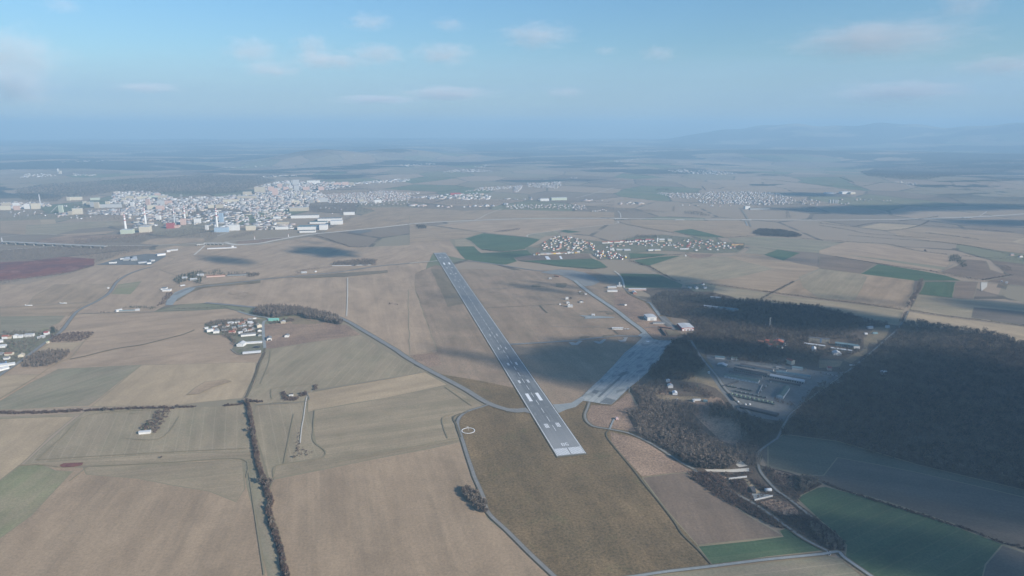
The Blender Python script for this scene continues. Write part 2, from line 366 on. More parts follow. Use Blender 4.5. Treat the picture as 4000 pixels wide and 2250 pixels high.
# right side
field('brown2', 'c2:2480,1100 2480,980 2530,900 c3:0,880 150,770 230,775 700,835 1500,1070 2576,1325 3200,1700 d2:2800,950 2576,845 2050,650 1600,500 1150,378 990,300 740,250 690,160', 'c3:600,1100 2500,1400')
field('fieldshade', 'c3:0,880 150,770 230,775 700,835 1500,1070 2576,1325 3200,1650 2576,1400 1500,1150 700,1000 560,1180 400,1180 0,1080', 'c3:600,1100 2500,1400')  # this strip carries its heavier cloud shade in the sheet colour
field('green', 'd2:950,480 980,450 1090,398 1150,390 1600,510 2050,665 2576,860 2900,1000 2900,1200 1550,1150 1290,900 1300,810 1240,740 1120,640', 'd2:1250,800 1900,500')
field('brown2', 'd2:2420,810 2576,865 2900,1000 2900,1200 2250,1150 2300,950')
field('meadow', 'd2:1240,900 1300,890 1500,1060 1440,1060', None, 1)
field('tan2', 'a3:440,1250 830,1130 1400,1140 1640,1100 1880,1115 2130,1190 2576,1270 b4:0,10 600,70 0,220 b3:2260,170 1980,300 1700,270 1260,210 860,180 740,140', 'b3:2100,100 1300,60')
field('olive', 'a3:440,1250 830,1130 1400,1140 b3:2000,0 1500,120 860,180 740,140', 'b3:740,140 1400,0')
field('green', 'b3:70,60 560,70 740,150 860,200 840,240 130,240 110,130', 'b3:100,100 700,200')
field('olive', 'b3:1240,215 1700,275 2000,320 1860,400 1600,410 1480,350 1250,300')
field('olive', 'b3:2000,325 2576,395 b4:500,450 1060,525 1000,700 880,690 560,620 0,480 b3:2576,470 1950,430', 'b3:2000,320 2576,395')
field('tan2', 'b4:0,370 -550,300 -300,160 0,0 100,10 1200,150 1180,300 1060,520 500,440', 'b4:500,420 760,120')
field('olive', 'b4:-200,230 -250,100 0,0 520,70 600,100 450,400 0,370', 'b4:100,300 300,80')
field('green', 'b4:520,65 740,-60 1300,30 1600,90 1780,150 1200,150', 'b4:600,60 1700,140')
field('green', 'b4:1330,165 1720,165 1680,365 1250,320', 'b4:1700,165 1680,360')
field('brown', 'b4:1720,165 2000,170 1940,385 1680,365')
field('olive', 'b4:1250,330 1680,370 2600,450 3000,520 3000,800 2576,720 1130,520', 'b4:1400,400 2500,500')
field('brown2', 'b4:1945,485 2800,560 2800,740 2576,715 1910,615')
field('sand', 'b4:1130,545 1900,650 2576,735 3000,800 3000,1050 2576,950 2300,850 1700,760 1060,690', 'b4:1200,600 2500,850')
field('brown', 'b4:2150,-110 2576,-60 3000,100 2900,260 2100,160 2400,90')
# beyond the runway
field('green', 'a2:695,910 930,842 1480,895 1640,920 1450,1040 1150,1075 910,1050 850,1010 760,930', 'a2:900,1000 1500,930')
field('green', 'a2:570,1010 810,1008 860,1060 900,1090 1150,1080 1480,1050 1560,1135 1310,1150 1350,1195 1220,1235 1100,1235 700,1170 640,1110', 'a2:700,1100 1400,1100')
field('green', 'a2:1370,1190 2300,1160 2400,1200 2490,1270 2300,1295 1870,1260 1600,1215', 'a2:1400,1190 2400,1240')
field('brown', 'a2:1310,1150 1560,1110 2250,1100 2300,1160 1370,1190')
field('olive', 'a2:560,920 700,915 820,1005 570,1008')
field('tan2', 'a2:300,750 930,830 690,905 0,960 0,720', 'a2:0,900 900,840')
field('tan', 'a2:930,830 1480,890 1500,860 2000,790 2576,725 2576,660 1500,665 800,690 340,745', 'a2:1000,800 2400,700')
field('gol', 'a2:1480,890 1640,920 1700,880 1900,860 1850,810 1600,840 1500,860')
field('green', 'a2:1880,815 1960,800 2160,825 2000,838')
field('gol', 'a2:1170,650 1640,630 1900,640 2100,655 1500,665')
field('tan2', 'a2:0,620 1000,590 1200,545 2576,580 2576,640 1500,650 800,675 0,720', 'a2:0,650 2500,600')
field('green', 'a3:740,820 960,790 1480,850 1540,885 1400,897 1000,872')
field('gol', 'a3:1430,905 1870,885 2576,930 a4:0,930 270,965 0,1065 a3:2576,1090 2040,1045 1700,1000 1500,950', 'a3:1500,920 2500,1000')
field('gol', 'a3:1720,1010 2040,1050 1880,1110 1640,1090')
field('green', 'a3:1880,1112 2050,1046 2340,1090 2130,1187')
field('green', 'a3:110,1090 680,1105 500,1140 210,1160')
field('green', 'a3:250,1182 560,1140 830,1125 440,1250 330,1240')
field('rough', 'a3:900,1100 1250,1110 1200,1140 1050,1160 950,1150')
field('tan2', 'a3:200,670 1600,690 1700,760 1780,880 1400,895 960,785 700,820 200,735', 'a3:300,700 1500,750')
field('tan', 'a4:0,1060 330,955 850,985 1200,1065 1630,1120 1650,1200 1600,1275 1500,1325 1000,1260 500,1180 200,1130 0,1100', 'a4:300,1000 1500,1200')
field('gol', 'a4:140,1090 850,1170 1600,1270 1560,1305 900,1200 300,1110', 'a4:140,1090 1600,1280')
field('brown', 'a4:0,1120 200,1140 700,1230 520,1350 0,1280')
field('sand', 'a4:770,718 1280,745 1080,788 850,808 520,768')
field('tan2', 'a4:1280,760 2450,840 2576,860 2576,1100 2250,1060 1900,1000 1400,940 1000,880 850,815', 'a4:1300,800 2500,900')
field('brown', 'a4:1860,1170 2100,1190 2150,1300 2400,1380 2100,1430 1880,1400 1530,1330 1740,1250')
field('pale', 'b4:2040,170 2120,165 2110,230 2040,285', None, 3, 'gravel_pad')
field('sand', 'a4:2410,950 2576,900 2700,960 2576,980')
# toward the town
field('tan2', 'a1:1500,830 1560,790 1760,680 1900,640 2150,560 1950,520 2576,515 a2:0,520 700,560 1180,545 1000,590 0,625 0,722 a1:2576,738 2200,772 1700,822', 'a1:1600,800 2500,560')
field('olive', 'a0:330,740 1000,700 1500,690 1560,750 1000,790 700,860 320,860')
field('sand', 'a0:500,672 690,670 712,722 520,732')
field('tan', 'a0:720,862 1450,812 1330,850 900,875')
field('tan2', 'a0:0,690 500,670 520,730 330,740 320,860 0,840')
field('rough', 'a0:450,930 840,870 1500,860 1950,820 1900,850 1300,930 940,990 500,975')
field('tan', 'a0:1760,975 1900,910 2400,905 2576,910 2576,950 2000,990')
field('red', 'a0:-200,1215 0,1210 400,1190 800,1140 1190,1165 1180,1250 900,1330 600,1375 0,1445 -200,1460', 'a0:0,1300 1000,1180', 3)
field('tan', 'a1:-100,1020 0,1000 400,990 700,985 1300,890 1400,900 1500,930 1800,1010 2030,1030 2576,1000 a2:300,1090 0,1220 a1:1200,1360 0,1490 a0:2000,1300 2200,1160 1900,1060 2200,1000', 'a1:0,1400 1400,1000')
field('rough', 'a1:400,945 900,905 1200,870 900,925 700,965 420,980')
field('gardens', 'v:0,240 100,220 200,180 350,105 600,150 900,185 1180,120 1450,100 1900,150 2150,180 2330,190 2320,250 2250,290 2000,300 1500,270 1100,300 1120,355 1000,365 780,360 700,300 580,300 100,320', None, 4)
field('meadow', 'v:60,225 200,195 190,240 100,245')
field('gardens', 'b1:0,690 200,650 560,630 740,640 735,690 760,1000 740,1060 450,1080 340,1020 380,960 240,830 60,830 0,800', None, 2)
field('gardens', 'b0:-100,840 300,790 560,800 700,760 760,790 560,900 240,1180 0,1330 -200,1450', None, 2)
field('yard', 'a0:1210,1240 1550,1140 1850,1100 2090,1110 2080,1140 1900,1240', None, 2)
field('gardens', 'b3:880,210 1150,180 1280,210 1240,290 1000,290', None, 2)
field('meadow', 'b0:2080,455 2100,380 2250,280 2400,230 2576,200 b1:700,140 700,180 0,240 b0:2400,300 2250,400', None, 3)
field('conc', 'b0:2080,462 2100,400 2200,300 2350,240 2480,225 2400,290 2230,380 2170,460', None, 3, 'taxiway_pad')
field('grass2', 'b1:1100,110 1700,55 2300,20 2300,50 1800,100 1250,120')
field('yard', 'a1:1790,825 1880,810 2080,800 2110,815 1960,850', None, 2)
# dark soil traces (old river bed marks in the soil)
def trace(s, wdt, m='brown2'): road('soil_mark', s, wdt, m, verge=None)
trace('b1:310,300 340,320 400,318 470,305 550,308 540,335 440,350 400,375 480,382', 9, 'tan2')
road('ditch', 'b0:880,1140 1100,1095 1250,1055 1500,1000 1800,955 2100,880 2300,830 2450,770', 7, 'dline')
field('tan2', 'c0:1960,300 2060,240 2260,215 2330,235 2150,290 2000,360 1880,370', None, 6)
field('red', 'c0:590,1085 640,1060 840,1052 825,1080 740,1095 640,1100', None, 2)
road('path', 'c0:600,1095 540,1080 400,1070 200,1075', 5, 'olive2')

for l in ('c0:370,1025 620,800 890,575 1500,520', 'c0:370,1025 1000,985 1900,935 2480,910', 'c0:980,1085 1700,1050 2430,1015 2480,1200', 'c0:700,1240 900,1080', 'c0:1270,810 1560,820 1700,740 1800,590', 'c1:590,530 575,720 580,840 690,930 680,990 560,1030 210,1080 175,1200', 'c1:1930,810 1885,690 1880,600 1990,560', 'c1:10,480 200,450 420,455', 'c1:1900,290 2170,480', 'c1:800,1050 1400,930 2050,800', 'c1:160,410 150,340 200,300 560,260', 'b1:830,1030 800,1200 700,1448', 'd0:1780,230 1850,700 1900,1030', 'c1:280,1060 380,560', 'c0:1300,560 1440,550'):
    road('headland', l, 2.6, 'head')
# ------------------------------------------------------------------ roads, taxiways, tracks
print('FIELDZ', ZL[0]); ZL[0] = max(1.0, ZL[0])
def apron_mat():
    m, n, b = mat("apron_concrete"); uv = N(n, "ShaderNodeUVMap").outputs[0]; sx = N(n, "ShaderNodeSeparateXYZ"); n.links.new(uv, sx.inputs[0])
    col = mixc(n, mrange(n, noise(n, uv, 1, 4, .7, sx=1/7, sy=1/120), .32, .68), (.235, .245, .23), (.34, .345, .32))
    bk = noise(n, uv, 1, 1, .3, sx=1/16, sy=1/34); col = mixc(n, mrange(n, bk, .60, .63, 0, .6), col, (.37, .36, .335)); col = mixc(n, mrange(n, bk, .40, .37, 0, .6), col, (.15, .158, .155))
    for k, sp in ((0, 15.0), (1, 60.0)):
        ln = math_(n, 'LESS_THAN', math_(n, 'ABSOLUTE', math_(n, 'SUBTRACT', math_(n, 'FRACT', math_(n, 'DIVIDE', sx.outputs[k], sp)), .5)), .04 if k == 0 else .012); col = mixc(n, math_(n, 'MULTIPLY', ln, .45), col, (.10, .105, .10))
    n.links.new(col, b.inputs["Base Color"]); return m
M['apron'] = apron_mat()
road('taxiway', 'b1:0,430 300,455 650,490 1000,520 1400,560 1640,600 1800,665 1980,770 2200,900 2400,1020 c1:1520,-5 1720,110 2080,300 2330,450 2576,530 c2:130,530 230,528', 15, 'asph', verge=1.8)
road('taxiway', 'b0:2200,330 2380,250 2576,220 b1:260,195 700,140 1200,90 1700,40 a1:2200,1255 2576,1222 a2:180,1205 380,1190', 13, 'asph', verge=1.5)
road('taxiway', 'a2:520,1190 800,1197 1100,1235 1500,1300 1800,1330', 12, 'asph', verge=1.5)
field('asph', 'b2:1650,50 1760,25 1900,12 2050,20 2200,50 2330,110 2390,170 2300,215 2200,225 2130,205 2040,150 1900,80 1760,65', None, 2, 'concrete_pad')
road('taxiway', 'b2:2080,150 2250,290 2576,510 b3:180,650 330,760 400,830 470,900', 17, 'conc', verge=3)
road('taxiway', 'b2:1250,955 1500,942 2000,910 2576,850 b3:180,852 380,850', 13, 'asph', verge=1.5)
field('apron', 'b3:300,840 350,810 390,800 430,850 480,880 560,905 740,905 690,985 600,1100 c2:1478,26 1370,140 1270,230 1170,310 1060,420 1000,470 900,460 780,440 715,430 700,390 780,310 900,200 1030,66 b3:130,1060 260,960 350,870', 'c2:800,440 b3:560,940', .8, 'apron')
field('conc', 'c2:735,418 700,388 600,450 500,464 400,468 440,530 470,556 540,522 640,494 715,432', None, .5, 'taxiway_link')
field('asph', 'c2:-60,508 60,510 140,500 190,560 110,540 0,540 -60,535', None, .5, 'taxiway_link')
for s in ('c2:945,405 985,365 1070,368 1035,412', 'c2:1040,155 1080,140 1120,150 1080,180 1060,180', 'c2:880,440 1180,150 1190,160 900,445'):
    p = PTS(s); sheet('apron_patch', p, M['pale' if s == 'x' else 'conc'])
M['apatch'] = plain("light_concrete_bays", (.34, .335, .31), (.29, .285, .265), 1/9)
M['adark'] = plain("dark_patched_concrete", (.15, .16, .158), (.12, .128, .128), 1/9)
def bay(s, m): sheet('apron_patch', PTS(s), M[m])
bay('c2:950,395 975,365 1075,370 1030,415', 'apatch')
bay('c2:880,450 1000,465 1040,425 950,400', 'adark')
bay('c2:1040,270 1110,200 1135,205 1065,280', 'apatch'); bay('c2:1095,265 1150,210 1165,213 1110,270', 'apatch')
bay('c2:915,300 950,268 965,272 935,305', 'apatch'); bay('c2:1310,55 1325,42 1335,46 1320,60', 'apatch')
bay('b3:350,1200 365,1182 380,1185 362,1204', 'apatch'); bay('b3:520,1035 535,1018 552,1020 538,1038', 'apatch')
bay('b3:400,912 440,912 438,922 405,922', 'white'); bay('b3:345,990 405,990 402,998 345,998', 'apatch')
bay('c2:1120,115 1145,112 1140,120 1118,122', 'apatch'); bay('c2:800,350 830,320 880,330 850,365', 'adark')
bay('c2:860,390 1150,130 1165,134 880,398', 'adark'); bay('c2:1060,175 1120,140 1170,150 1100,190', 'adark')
for s in ('b2:2000,930 2040,925 2090,940 2130,908 2180,912 2110,966 2040,966', 'b2:2310,920 2350,915 2390,922 2440,888 2480,890 2420,944 2370,948', 'b3:40,900 90,905 130,885 110,870 170,865 140,920 80,925'):
    field('apatch', s, None, .5, 'hardstand')
field('grass2', 'b2:2140,862 2200,845 2290,855 2200,885 2150,885'); field('grass2', 'b2:2420,865 2440,838 2576,830 2576,850')
road('path', 'c2:780,445 762,500 738,560 740,610 770,655 830,690 970,715 1150,750 1280,800 1450,890 1700,1050 1850,1130 d2:220,282 480,432 650,522 860,672 1000,770 1165,855', 4.5, 'asph', verge=2.5)
road('path', 'c2:985,725 950,755 965,810 1080,955 1230,1135 1350,1290 1480,1448 d2:60,640 110,720 160,775 240,850 340,962', 2.6, 'dline')
road('path', 'c2:1030,612 1008,655 985,714', 4, 'conc')
road('road', 'c1:2335,468 2280,490 2180,520 2100,555 2045,605 2030,680 2070,800 2120,960 2180,1140 2200,1200 d1:900,470 935,580 1070,710 1230,870 1400,1030 1500,1130', 6.5, 'asph', verge=1.5)
road('path', 'c1:2140,540 1990,590 2020,680 2060,800', 4, 'dline')
road('road', 'd2:-400,1060 -200,1035 0,1005 340,965 700,920 1100,880 1180,868 1245,862 1290,905 1470,1030 1620,1130', 5.5, 'conc', verge=2)
road('road', 'b4:1120,535 1030,710 850,885 640,1065 450,1225 c3:300,500 180,640 100,800 d2:780,60 665,150 668,240 700,310 800,420 860,460 950,530 1050,612', 4.5, 'asph', verge=1.5)
road('road', 'b3:960,900 1000,970 1100,1130 1200,1250 1300,1370 c2:2150,310 2280,440 2400,560', 6.5, 'asph', verge=2)
road('road', 'b0:1900,-20 1750,20 1580,90 1460,180 1380,300 1240,400 1000,520 900,620 780,780 640,880 400,1060 240,1180 0,1340 -200,1480', 11, 'asph', verge=1.8)
road('road', 'b1:420,540 600,590 740,610 800,628 790,650 738,680 737,800 755,1000', 9, 'conc')
road('path', 'b1:755,1000 735,1080 680,1200 640,1330 600,1440 c0:2490,370 2470,400', 2.5, 'dline', verge=2)
road('path', 'b1:0,515 150,500 270,498 420,530', 4, 'dirt'); road('path', 'b0:980,570 1500,552 1900,545 2100,530 2576,515', 4, 'dirt')
road('path', 'b0:0,492 350,466 800,440 1150,422', 3, 'dirt'); road('path', 'b1:1797,115 1795,350 1785,600', 4, 'pale')
road('path', 'c0:0,415 240,270 410,160 480,110 600,40 b0:900,1110 1060,920 1180,830', 4, 'olive2')
road('path', 'c1:515,385 500,450 480,600 460,710 445,860', 2.4, 'pale'); road('path', 'c1:640,320 520,345 500,440 0,470', 3, 'dirt')
road('path', 'c1:1750,130 1300,215 650,320', 3, 'dirt')
road('path', 'b1:330,1015 420,1080 560,1085 740,1060', 4, 'dirt'); road('path', 'b1:380,1020 520,1000 700,960 745,960', 4, 'dirt')
# airfield details
road('path', 'b2:780,268 1200,250 1540,225 1900,215 2080,205', 3, 'asph'); road('path', 'b2:980,492 1400,475 1880,445', 2.5, 'dline')
road('path', 'b2:470,362 640,355', 3, 'dirt'); road('path', 'b2:1640,465 1690,520 1735,560', 4, 'dline')
road('path', 'b2:1780,732 2100,736 2400,738 2576,770', 2.5, 'dirt'); road('path', 'b3:0,780 45,828', 3, 'dline')
for s in ('b2:1540,205 1640,198 1660,225 1545,235', 'b2:1845,185 1960,180 1990,200 1950,240 1850,230', 'b2:2130,300 2180,290 2200,325 2140,325', 'b2:2385,538 2530,540 2530,550 2385,546', 'b2:2470,560 2576,545 2576,575 2500,578', 'b3:640,770 780,790 860,830 680,850'):
    field('grass2', s, None, 2)
field('conc', 'b2:2135,590 2300,595 2576,612 2576,620 2200,635 2210,612', None, 2, 'hardstand')
road('road', 'b3:120,240 200,320 330,380 450,430', 4, 'asph'); field('conc', 'b3:390,425 455,430 580,575 560,600 545,590 440,440', None, 1, 'path')
field('yard', 'b3:550,600 640,600 760,720 760,780 700,760 620,690', None, 1); road('road', 'b3:380,745 500,735 640,735 760,740', 5, 'asph')
road('road', 'b3:560,600 700,700 780,770', 6, 'asph')
# far roads and the motorway under construction
road('road', 'a0:-100,1065 700,1010 1340,1003 2100,990 2576,965', 12, 'pale')
road('motorway', 'a1:250,960 400,985 700,968 900,930 1300,862 1700,822 2200,772 a2:0,728 60,722 400,700 800,682 1500,660 2400,655 a3:0,655 1000,667 1700,671 2576,678 a4:900,670 1600,650 2100,630 2576,600 2800,580', 30, 'pale')
road('road', 'a1:250,950 400,940 900,902 1300,868', 10, 'pale'); road('road', 'a1:250,990 600,990 870,965', 8, 'pale')
road('road', 'a4:1700,655 2200,640 2576,618', 10, 'conc')
for s, wd in (('a2:0,720 200,740 900,830 1480,890', 6), ('a2:340,745 800,682 980,600 1150,540', 7), ('a2:1485,890 1480,870 1540,850 1700,830 2000,790 2576,725 a3:40,690', 7), ('a2:2090,400 2576,270', 8),
              ('a3:1270,1112 1450,1127 1590,1075 1720,1012', 6), ('b3:0,30 70,90 105,150 125,240', 7), ('b4:1330,157 1800,162 2040,170 2576,222 2700,240', 6), ('a3:440,1252 840,1130', 5),
              ('a4:1530,1335 1700,1230', 4), ('a4:2110,1435 2430,1385', 5), ('b3:1860,400 1990,310 2260,165 2576,10', 4), ('a1:2050,660 2400,690 2576,735', 6), ('a1:2000,640 2576,600', 4),
              ('a2:0,1220 350,1190', 8), ('a0:0,890 200,870 500,850 720,865', 7), ('a1:150,880 400,800', 8), ('a0:80,335 350,370', 8), ('a4:2020,625 2110,570', 7), ('a0:2440,1120 2576,1000', 9), ('a0:640,580 720,500', 7), ('a3:40,560 75,600 80,650', 7)):
    road('road', s, wd, 'pale' if wd > 6 else 'dirt')
road('road', 'a3:1600,545 1640,600 1680,665', 16, 'dirt'); road('road', 'a3:1650,690 1672,750', 9, 'conc'); road('road', 'a3:1690,690 1720,760', 9, 'dirt')
field('white', 'a2:1700,1135 1742,1132 1776,1175 1726,1176', None, 0, 'fleece_strip'); field('white', 'a2:1880,1132 1905,1131 1925,1169 1900,1170', None, 0, 'fleece_strip')

# ------------------------------------------------------------------ runway
nl, nr = Vector(G('c2', 452, 987)), Vector(G('c2', 748, 966)); fl, fr_ = Vector(G('a2', 305, 1090)), Vector(G('a2', 452, 1089))
Na = (nl+nr)/2; Fa = (fl+fr_)/2; AX = (Fa-Na).normalized(); RT = Vector((AX.y, -AX.x)); LEN = (Fa-Na).length; WID = 61.0
print("RUNWAY", LEN, (nr-nl).length, (fr_-fl).length)
def RW(s, t): p = Na+AX*s+RT*t; return (p.x, p.y)
def s_at(fr, x, y):
    p = Vector(G(fr, x, y))-Na; return p.dot(AX)
print('ROADZ', ZL[0]); rz = 1.5; ZL[0] = rz
def rect(name, s0, s1, t0, t1, m, z): 
    V = [(*RW(s0, t0), z), (*RW(s1, t0), z), (*RW(s1, t1), z), (*RW(s0, t1), z)]
    o = mesh_obj(name, V, [(3, 2, 1, 0)] if False else [(0, 3, 2, 1)], m); return o
def runway_mat():
    m, n, b = mat("runway_concrete"); uv = N(n, "ShaderNodeUVMap").outputs[0]; b.inputs["Roughness"].default_value = .8
    sx = N(n, "ShaderNodeSeparateXYZ"); n.links.new(uv, sx.inputs[0]); s, t = sx.outputs[1], sx.outputs[0]
    big = mrange(n, noise(n, uv, 1.0, 4, .7, sx=1/9, sy=1/260), .3, .7)
    blk = mrange(n, noise(n, uv, 1.0, 3, .6, sx=1/30, sy=1/45), .35, .65)
    col = mixc(n, big, (.14, .147, .147), (.225, .226, .22)); col = mixc(n, math_(n, 'MULTIPLY', blk, .5), col, (.135, .142, .142))
    rub = math_(n, 'MULTIPLY', mrange(n, math_(n, 'ABSOLUTE', t), 20, 4), mrange(n, noise(n, uv, 1, 3, .7, sx=1/2.2, sy=1/140), .42, .6))
    tz = math_(n, 'ADD', mrange(n, s, 80, 380, 0, 1), mrange(n, s, 600, 1100, 0, -.7))
    col = mixc(n, math_(n, 'MULTIPLY', math_(n, 'MULTIPLY', rub, tz), .6), col, (.055, .058, .062))
    pat = math_(n, 'MULTIPLY', mrange(n, noise(n, uv, 1, 2, .4, sx=1/14, sy=1/22)  , .60, .64), .7); col = mixc(n, pat, col, (.22, .22, .21))
    ln = math_(n, 'LESS_THAN', math_(n, 'ABSOLUTE', math_(n, 'SUBTRACT', math_(n, 'FRACT', math_(n, 'DIVIDE', t, 7.5)), .5)), .03)
    col = mixc(n, math_(n, 'MULTIPLY', ln, .55), col, (.09, .09, .09))
    cj = math_(n, 'LESS_THAN', math_(n, 'ABSOLUTE', math_(n, 'SUBTRACT', math_(n, 'FRACT', math_(n, 'DIVIDE', s, 38.0)), .5)), .012); col = mixc(n, math_(n, 'MULTIPLY', cj, .4), col, (.09, .09, .09))
    # lighter first 120 m of concrete before the asphalt
    col = mixc(n, mrange(n, s, 185, 60, 0, .6), col, (.31, .305, .29))
    n.links.new(col, b.inputs["Base Color"]); return m
rv = rect('verge', -6, LEN+5, -WID/2-2.5, WID/2+2.5, M['dline'], rz-.02); tag(rv, kind='structure')
NS = 40; V = []; F = []; UV = []
for i in range(NS+1):
    s = LEN*i/NS
    for t in (-WID/2-1, WID/2+1): V.append((*RW(s, t), rz)); UV.append((t, s))
    if i: F.append((2*i-2, 2*i-1, 2*i+1, 2*i))
ro = mesh_obj('runway', V, F, runway_mat()); ul = ro.data.uv_layers.new(name="UVMap")
for l in ro.data.loops: ul.data[l.index].uv = UV[l.vertex_index]
tag(ro, kind='structure')
mz = rz+.02; MV = []; MF = []
def mk(s0, s1, t0, t1):
    k = len(MV); MV.extend([(*RW(s0, t0), mz), (*RW(s1, t0), mz), (*RW(s1, t1), mz), (*RW(s0, t1), mz)]); MF.append((k, k+3, k+2, k+1))
def mkpoly(pts):
    k = len(MV); MV.extend([(*RW(s, t), mz) for s, t in pts]); MF.append(tuple(range(k, k+len(pts))))
hw = WID/2
mk(0, LEN, -hw, -hw+1.0); mk(0, LEN, hw-1.0, hw)
for side in (-1, 1):
    for i in range(10):
        a = side*(1.9+i*2.72); mk(3, 33, min(a, a+side*1.5), max(a, a+side*1.5))
# designator 0 6, read from the approach end
def seg_digit(segs, s0, t0, wd=6.4, ht=15, st=1.9):
    x = {'a': (ht-st, ht, 0, wd), 'd': (0, st, 0, wd), 'g': (ht/2-st/2, ht/2+st/2, 0, wd), 'f': (ht/2, ht, 0, st), 'e': (0, ht/2, 0, st), 'b': (ht/2, ht, wd-st, wd), 'c': (0, ht/2, wd-st, wd)}
    for c in segs:
        a, b_, p, q = x[c]; mk(s0+a, s0+b_, t0+p, t0+q)
sd = s_at('c2', 525, 889); print("DIGITS", sd)
seg_digit('adefbc', sd, -7.2); seg_digit('adefcg', sd, .9)
tdz = []
for lo, hi, n_ in ((('c2', 345, 706), ('c2', 345, 664), 3), (('c2', 165, 430), ('c2', 165, 366), 0), (('c2', 70, 256), ('c2', 70, 225), 2), (('b2', 1234, 1222), ('b2', 1234, 1190), 2), (('b2', 1118, 1024), ('b2', 1118, 996), 1), (('b2', 1010, 853), ('b2', 1010, 830), 1)):
    a, b_ = s_at(*lo), s_at(*hi); tdz.append((a, b_, n_)); print("TDZ", round(a), round(b_), n_)
for a, b_, n_ in tdz:
    c = (a+b_)/2; L = 22.5 if n_ else 52
    for (s0, s1) in ((c-L/2, c+L/2), (LEN-c-L/2, LEN-c+L/2)):
        for side in (-1, 1):
            if n_ == 0: mk(s0, s1, *( (side*9, side*17) if side > 0 else (-17, -9)))
            for i in range(n_):
                p = side*(9.5+i*3.1) if n_ > 1 else side*10.5; mk(s0, s1, min(p, p+side*1.8), max(p, p+side*1.8))
s = sd+26
while s < LEN-60:
    if random.random() < .93: mk(s, s+30, -.45, .45)
    s += 51
mk(LEN-3, LEN-1, -hw, hw)
for i in range(10):
    for side in (-1, 1):
        if i % 2 == 0: a = side*(1.9+i*2.72); mk(LEN-30, LEN-8, min(a, a+side*1), max(a, a+side*1))
rm = mesh_obj('runway_markings', MV, MF, M['white']); tag(rm, kind='structure')
for a, b_, c, d in ((60, 64, -.8, .8),): pass

# wind indicator ring
rc = G('c1', 2136, 730); rr = abs(G('c1', 2204, 730)[0]-rc[0]); root = empty('signal_circle', (rc[0], rc[1], 1.0))
tag(root, 'white painted ring on the grass around a windsock, beside the perimeter road', 'ground marker')
V = []; F = []
for i in range(72):
    a = 2*math.pi*i/72
    for q in (rr, rr-1.6): V.append((q*math.cos(a), q*math.sin(a), .12))
    for q in (rr, rr-1.6): V.append((q*math.cos(a), q*math.sin(a), -.3))
for i in range(72):
    j = (i+1) % 72; F += [(4*i, 4*j, 4*j+1, 4*i+1), (4*i+2, 4*j+2, 4*j, 4*i), (4*i+1, 4*j+1, 4*j+3, 4*i+3)]
mesh_obj('ring', V, F, M['white'], root)
# ------------------------------------------------------------------ trees: numpy templates
def tri_cloud(rng, n, rad, zc, zr, size, flat=.0, top=False):
    """n loose triangles spread through an ellipsoid crown"""
    d = rng.normal(size=(n, 3)); d /= np.linalg.norm(d, axis=1)[:, None]; r = rng.random(n)**(.45)
    lump = 1+.25*np.sin(d[:, 0]*5+rng.random()*6)*np.cos(d[:, 1]*4+d[:, 2]*3)
    c = d*r[:, None]*lump[:, None]*[rad, rad, zr]; c[:, 2] += zc
    out = d*[1, 1, .8]; out[:, 2] += .5; out /= np.linalg.norm(out, axis=1)[:, None]
    sd = np.cross(out, rng.normal(size=(n, 3))); sd /= np.linalg.norm(sd, axis=1)[:, None]
    L = size*(.6+.8*rng.random(n))[:, None]
    a = c-sd*L*.38; b = c+sd*L*.38; t = c+out*L
    V = np.stack([a, b, t], 1).reshape(-1, 3); F = np.arange(3*n).reshape(-1, 3); return V, F
def trunk_np(h, r, k=5):
    V = []; F = []
    for z, q in ((0, r), (h*.5, r*.7), (h, r*.25)):
        for i in range(k): V.append((q*math.cos(6.283*i/k), q*math.sin(6.283*i/k), z))
    for l in range(2):
        for i in range(k):
            j = (i+1) % k; a = l*k+i; b = l*k+j; F += [(a, b, b+k), (a, b+k, a+k)]
    return np.array(V, float), np.array(F)
def limb_np(rng, n, z0, h, rad):
    V = []; F = []
    for i in range(n):
        a = rng.random()*6.28; z = z0+rng.random()*h*.3; e = np.array([math.cos(a)*rad*.7, math.sin(a)*rad*.7, z+h*.45]); s = np.array([0, 0, z]); sd = np.array([-math.sin(a), math.cos(a), 0])*.12
        k = len(V); V += [s-sd, s+sd, e]; F.append((k, k+1, k+2)); up = np.array([0, 0, .12]); V += [s-up, s+up, e]; F.append((k+3, k+4, k+5))
    return np.array(V), np.array(F)
def template(kind, rng, nt=None):
    """unit-ish tree: returns crown (V,F), trunk (V,F); height about 10"""
    if kind == 'bare': c = tri_cloud(rng, nt or 70, 3.3, 6.4, 3.9, 1.7)
    elif kind == 'poplar': c = tri_cloud(rng, nt or 60, 1.9, 6.0, 4.6, 1.6)
    elif kind == 'shrub': c = tri_cloud(rng, nt or 55, 5.0, 3.9, 4.6, 2.6)
    else:
        n = nt or 70; z = 1.0+9*rng.random(n)**1.2; r = (10.2-z)*.30*np.sqrt(rng.random(n)); a = rng.random(n)*6.28
        cc = np.stack([r*np.cos(a), r*np.sin(a), z], 1); o = np.stack([np.cos(a), np.sin(a), -.35+0*a], 1); sd = np.stack([-np.sin(a), np.cos(a), 0*a], 1); L = (1.5-.08*z)[:, None]
        V = np.stack([cc-sd*L*.5, cc+sd*L*.5, cc+o*L], 1).reshape(-1, 3); c = (V, np.arange(3*n).reshape(-1, 3))
    return c, trunk_np(7 if kind != 'shrub' else 3, .28)
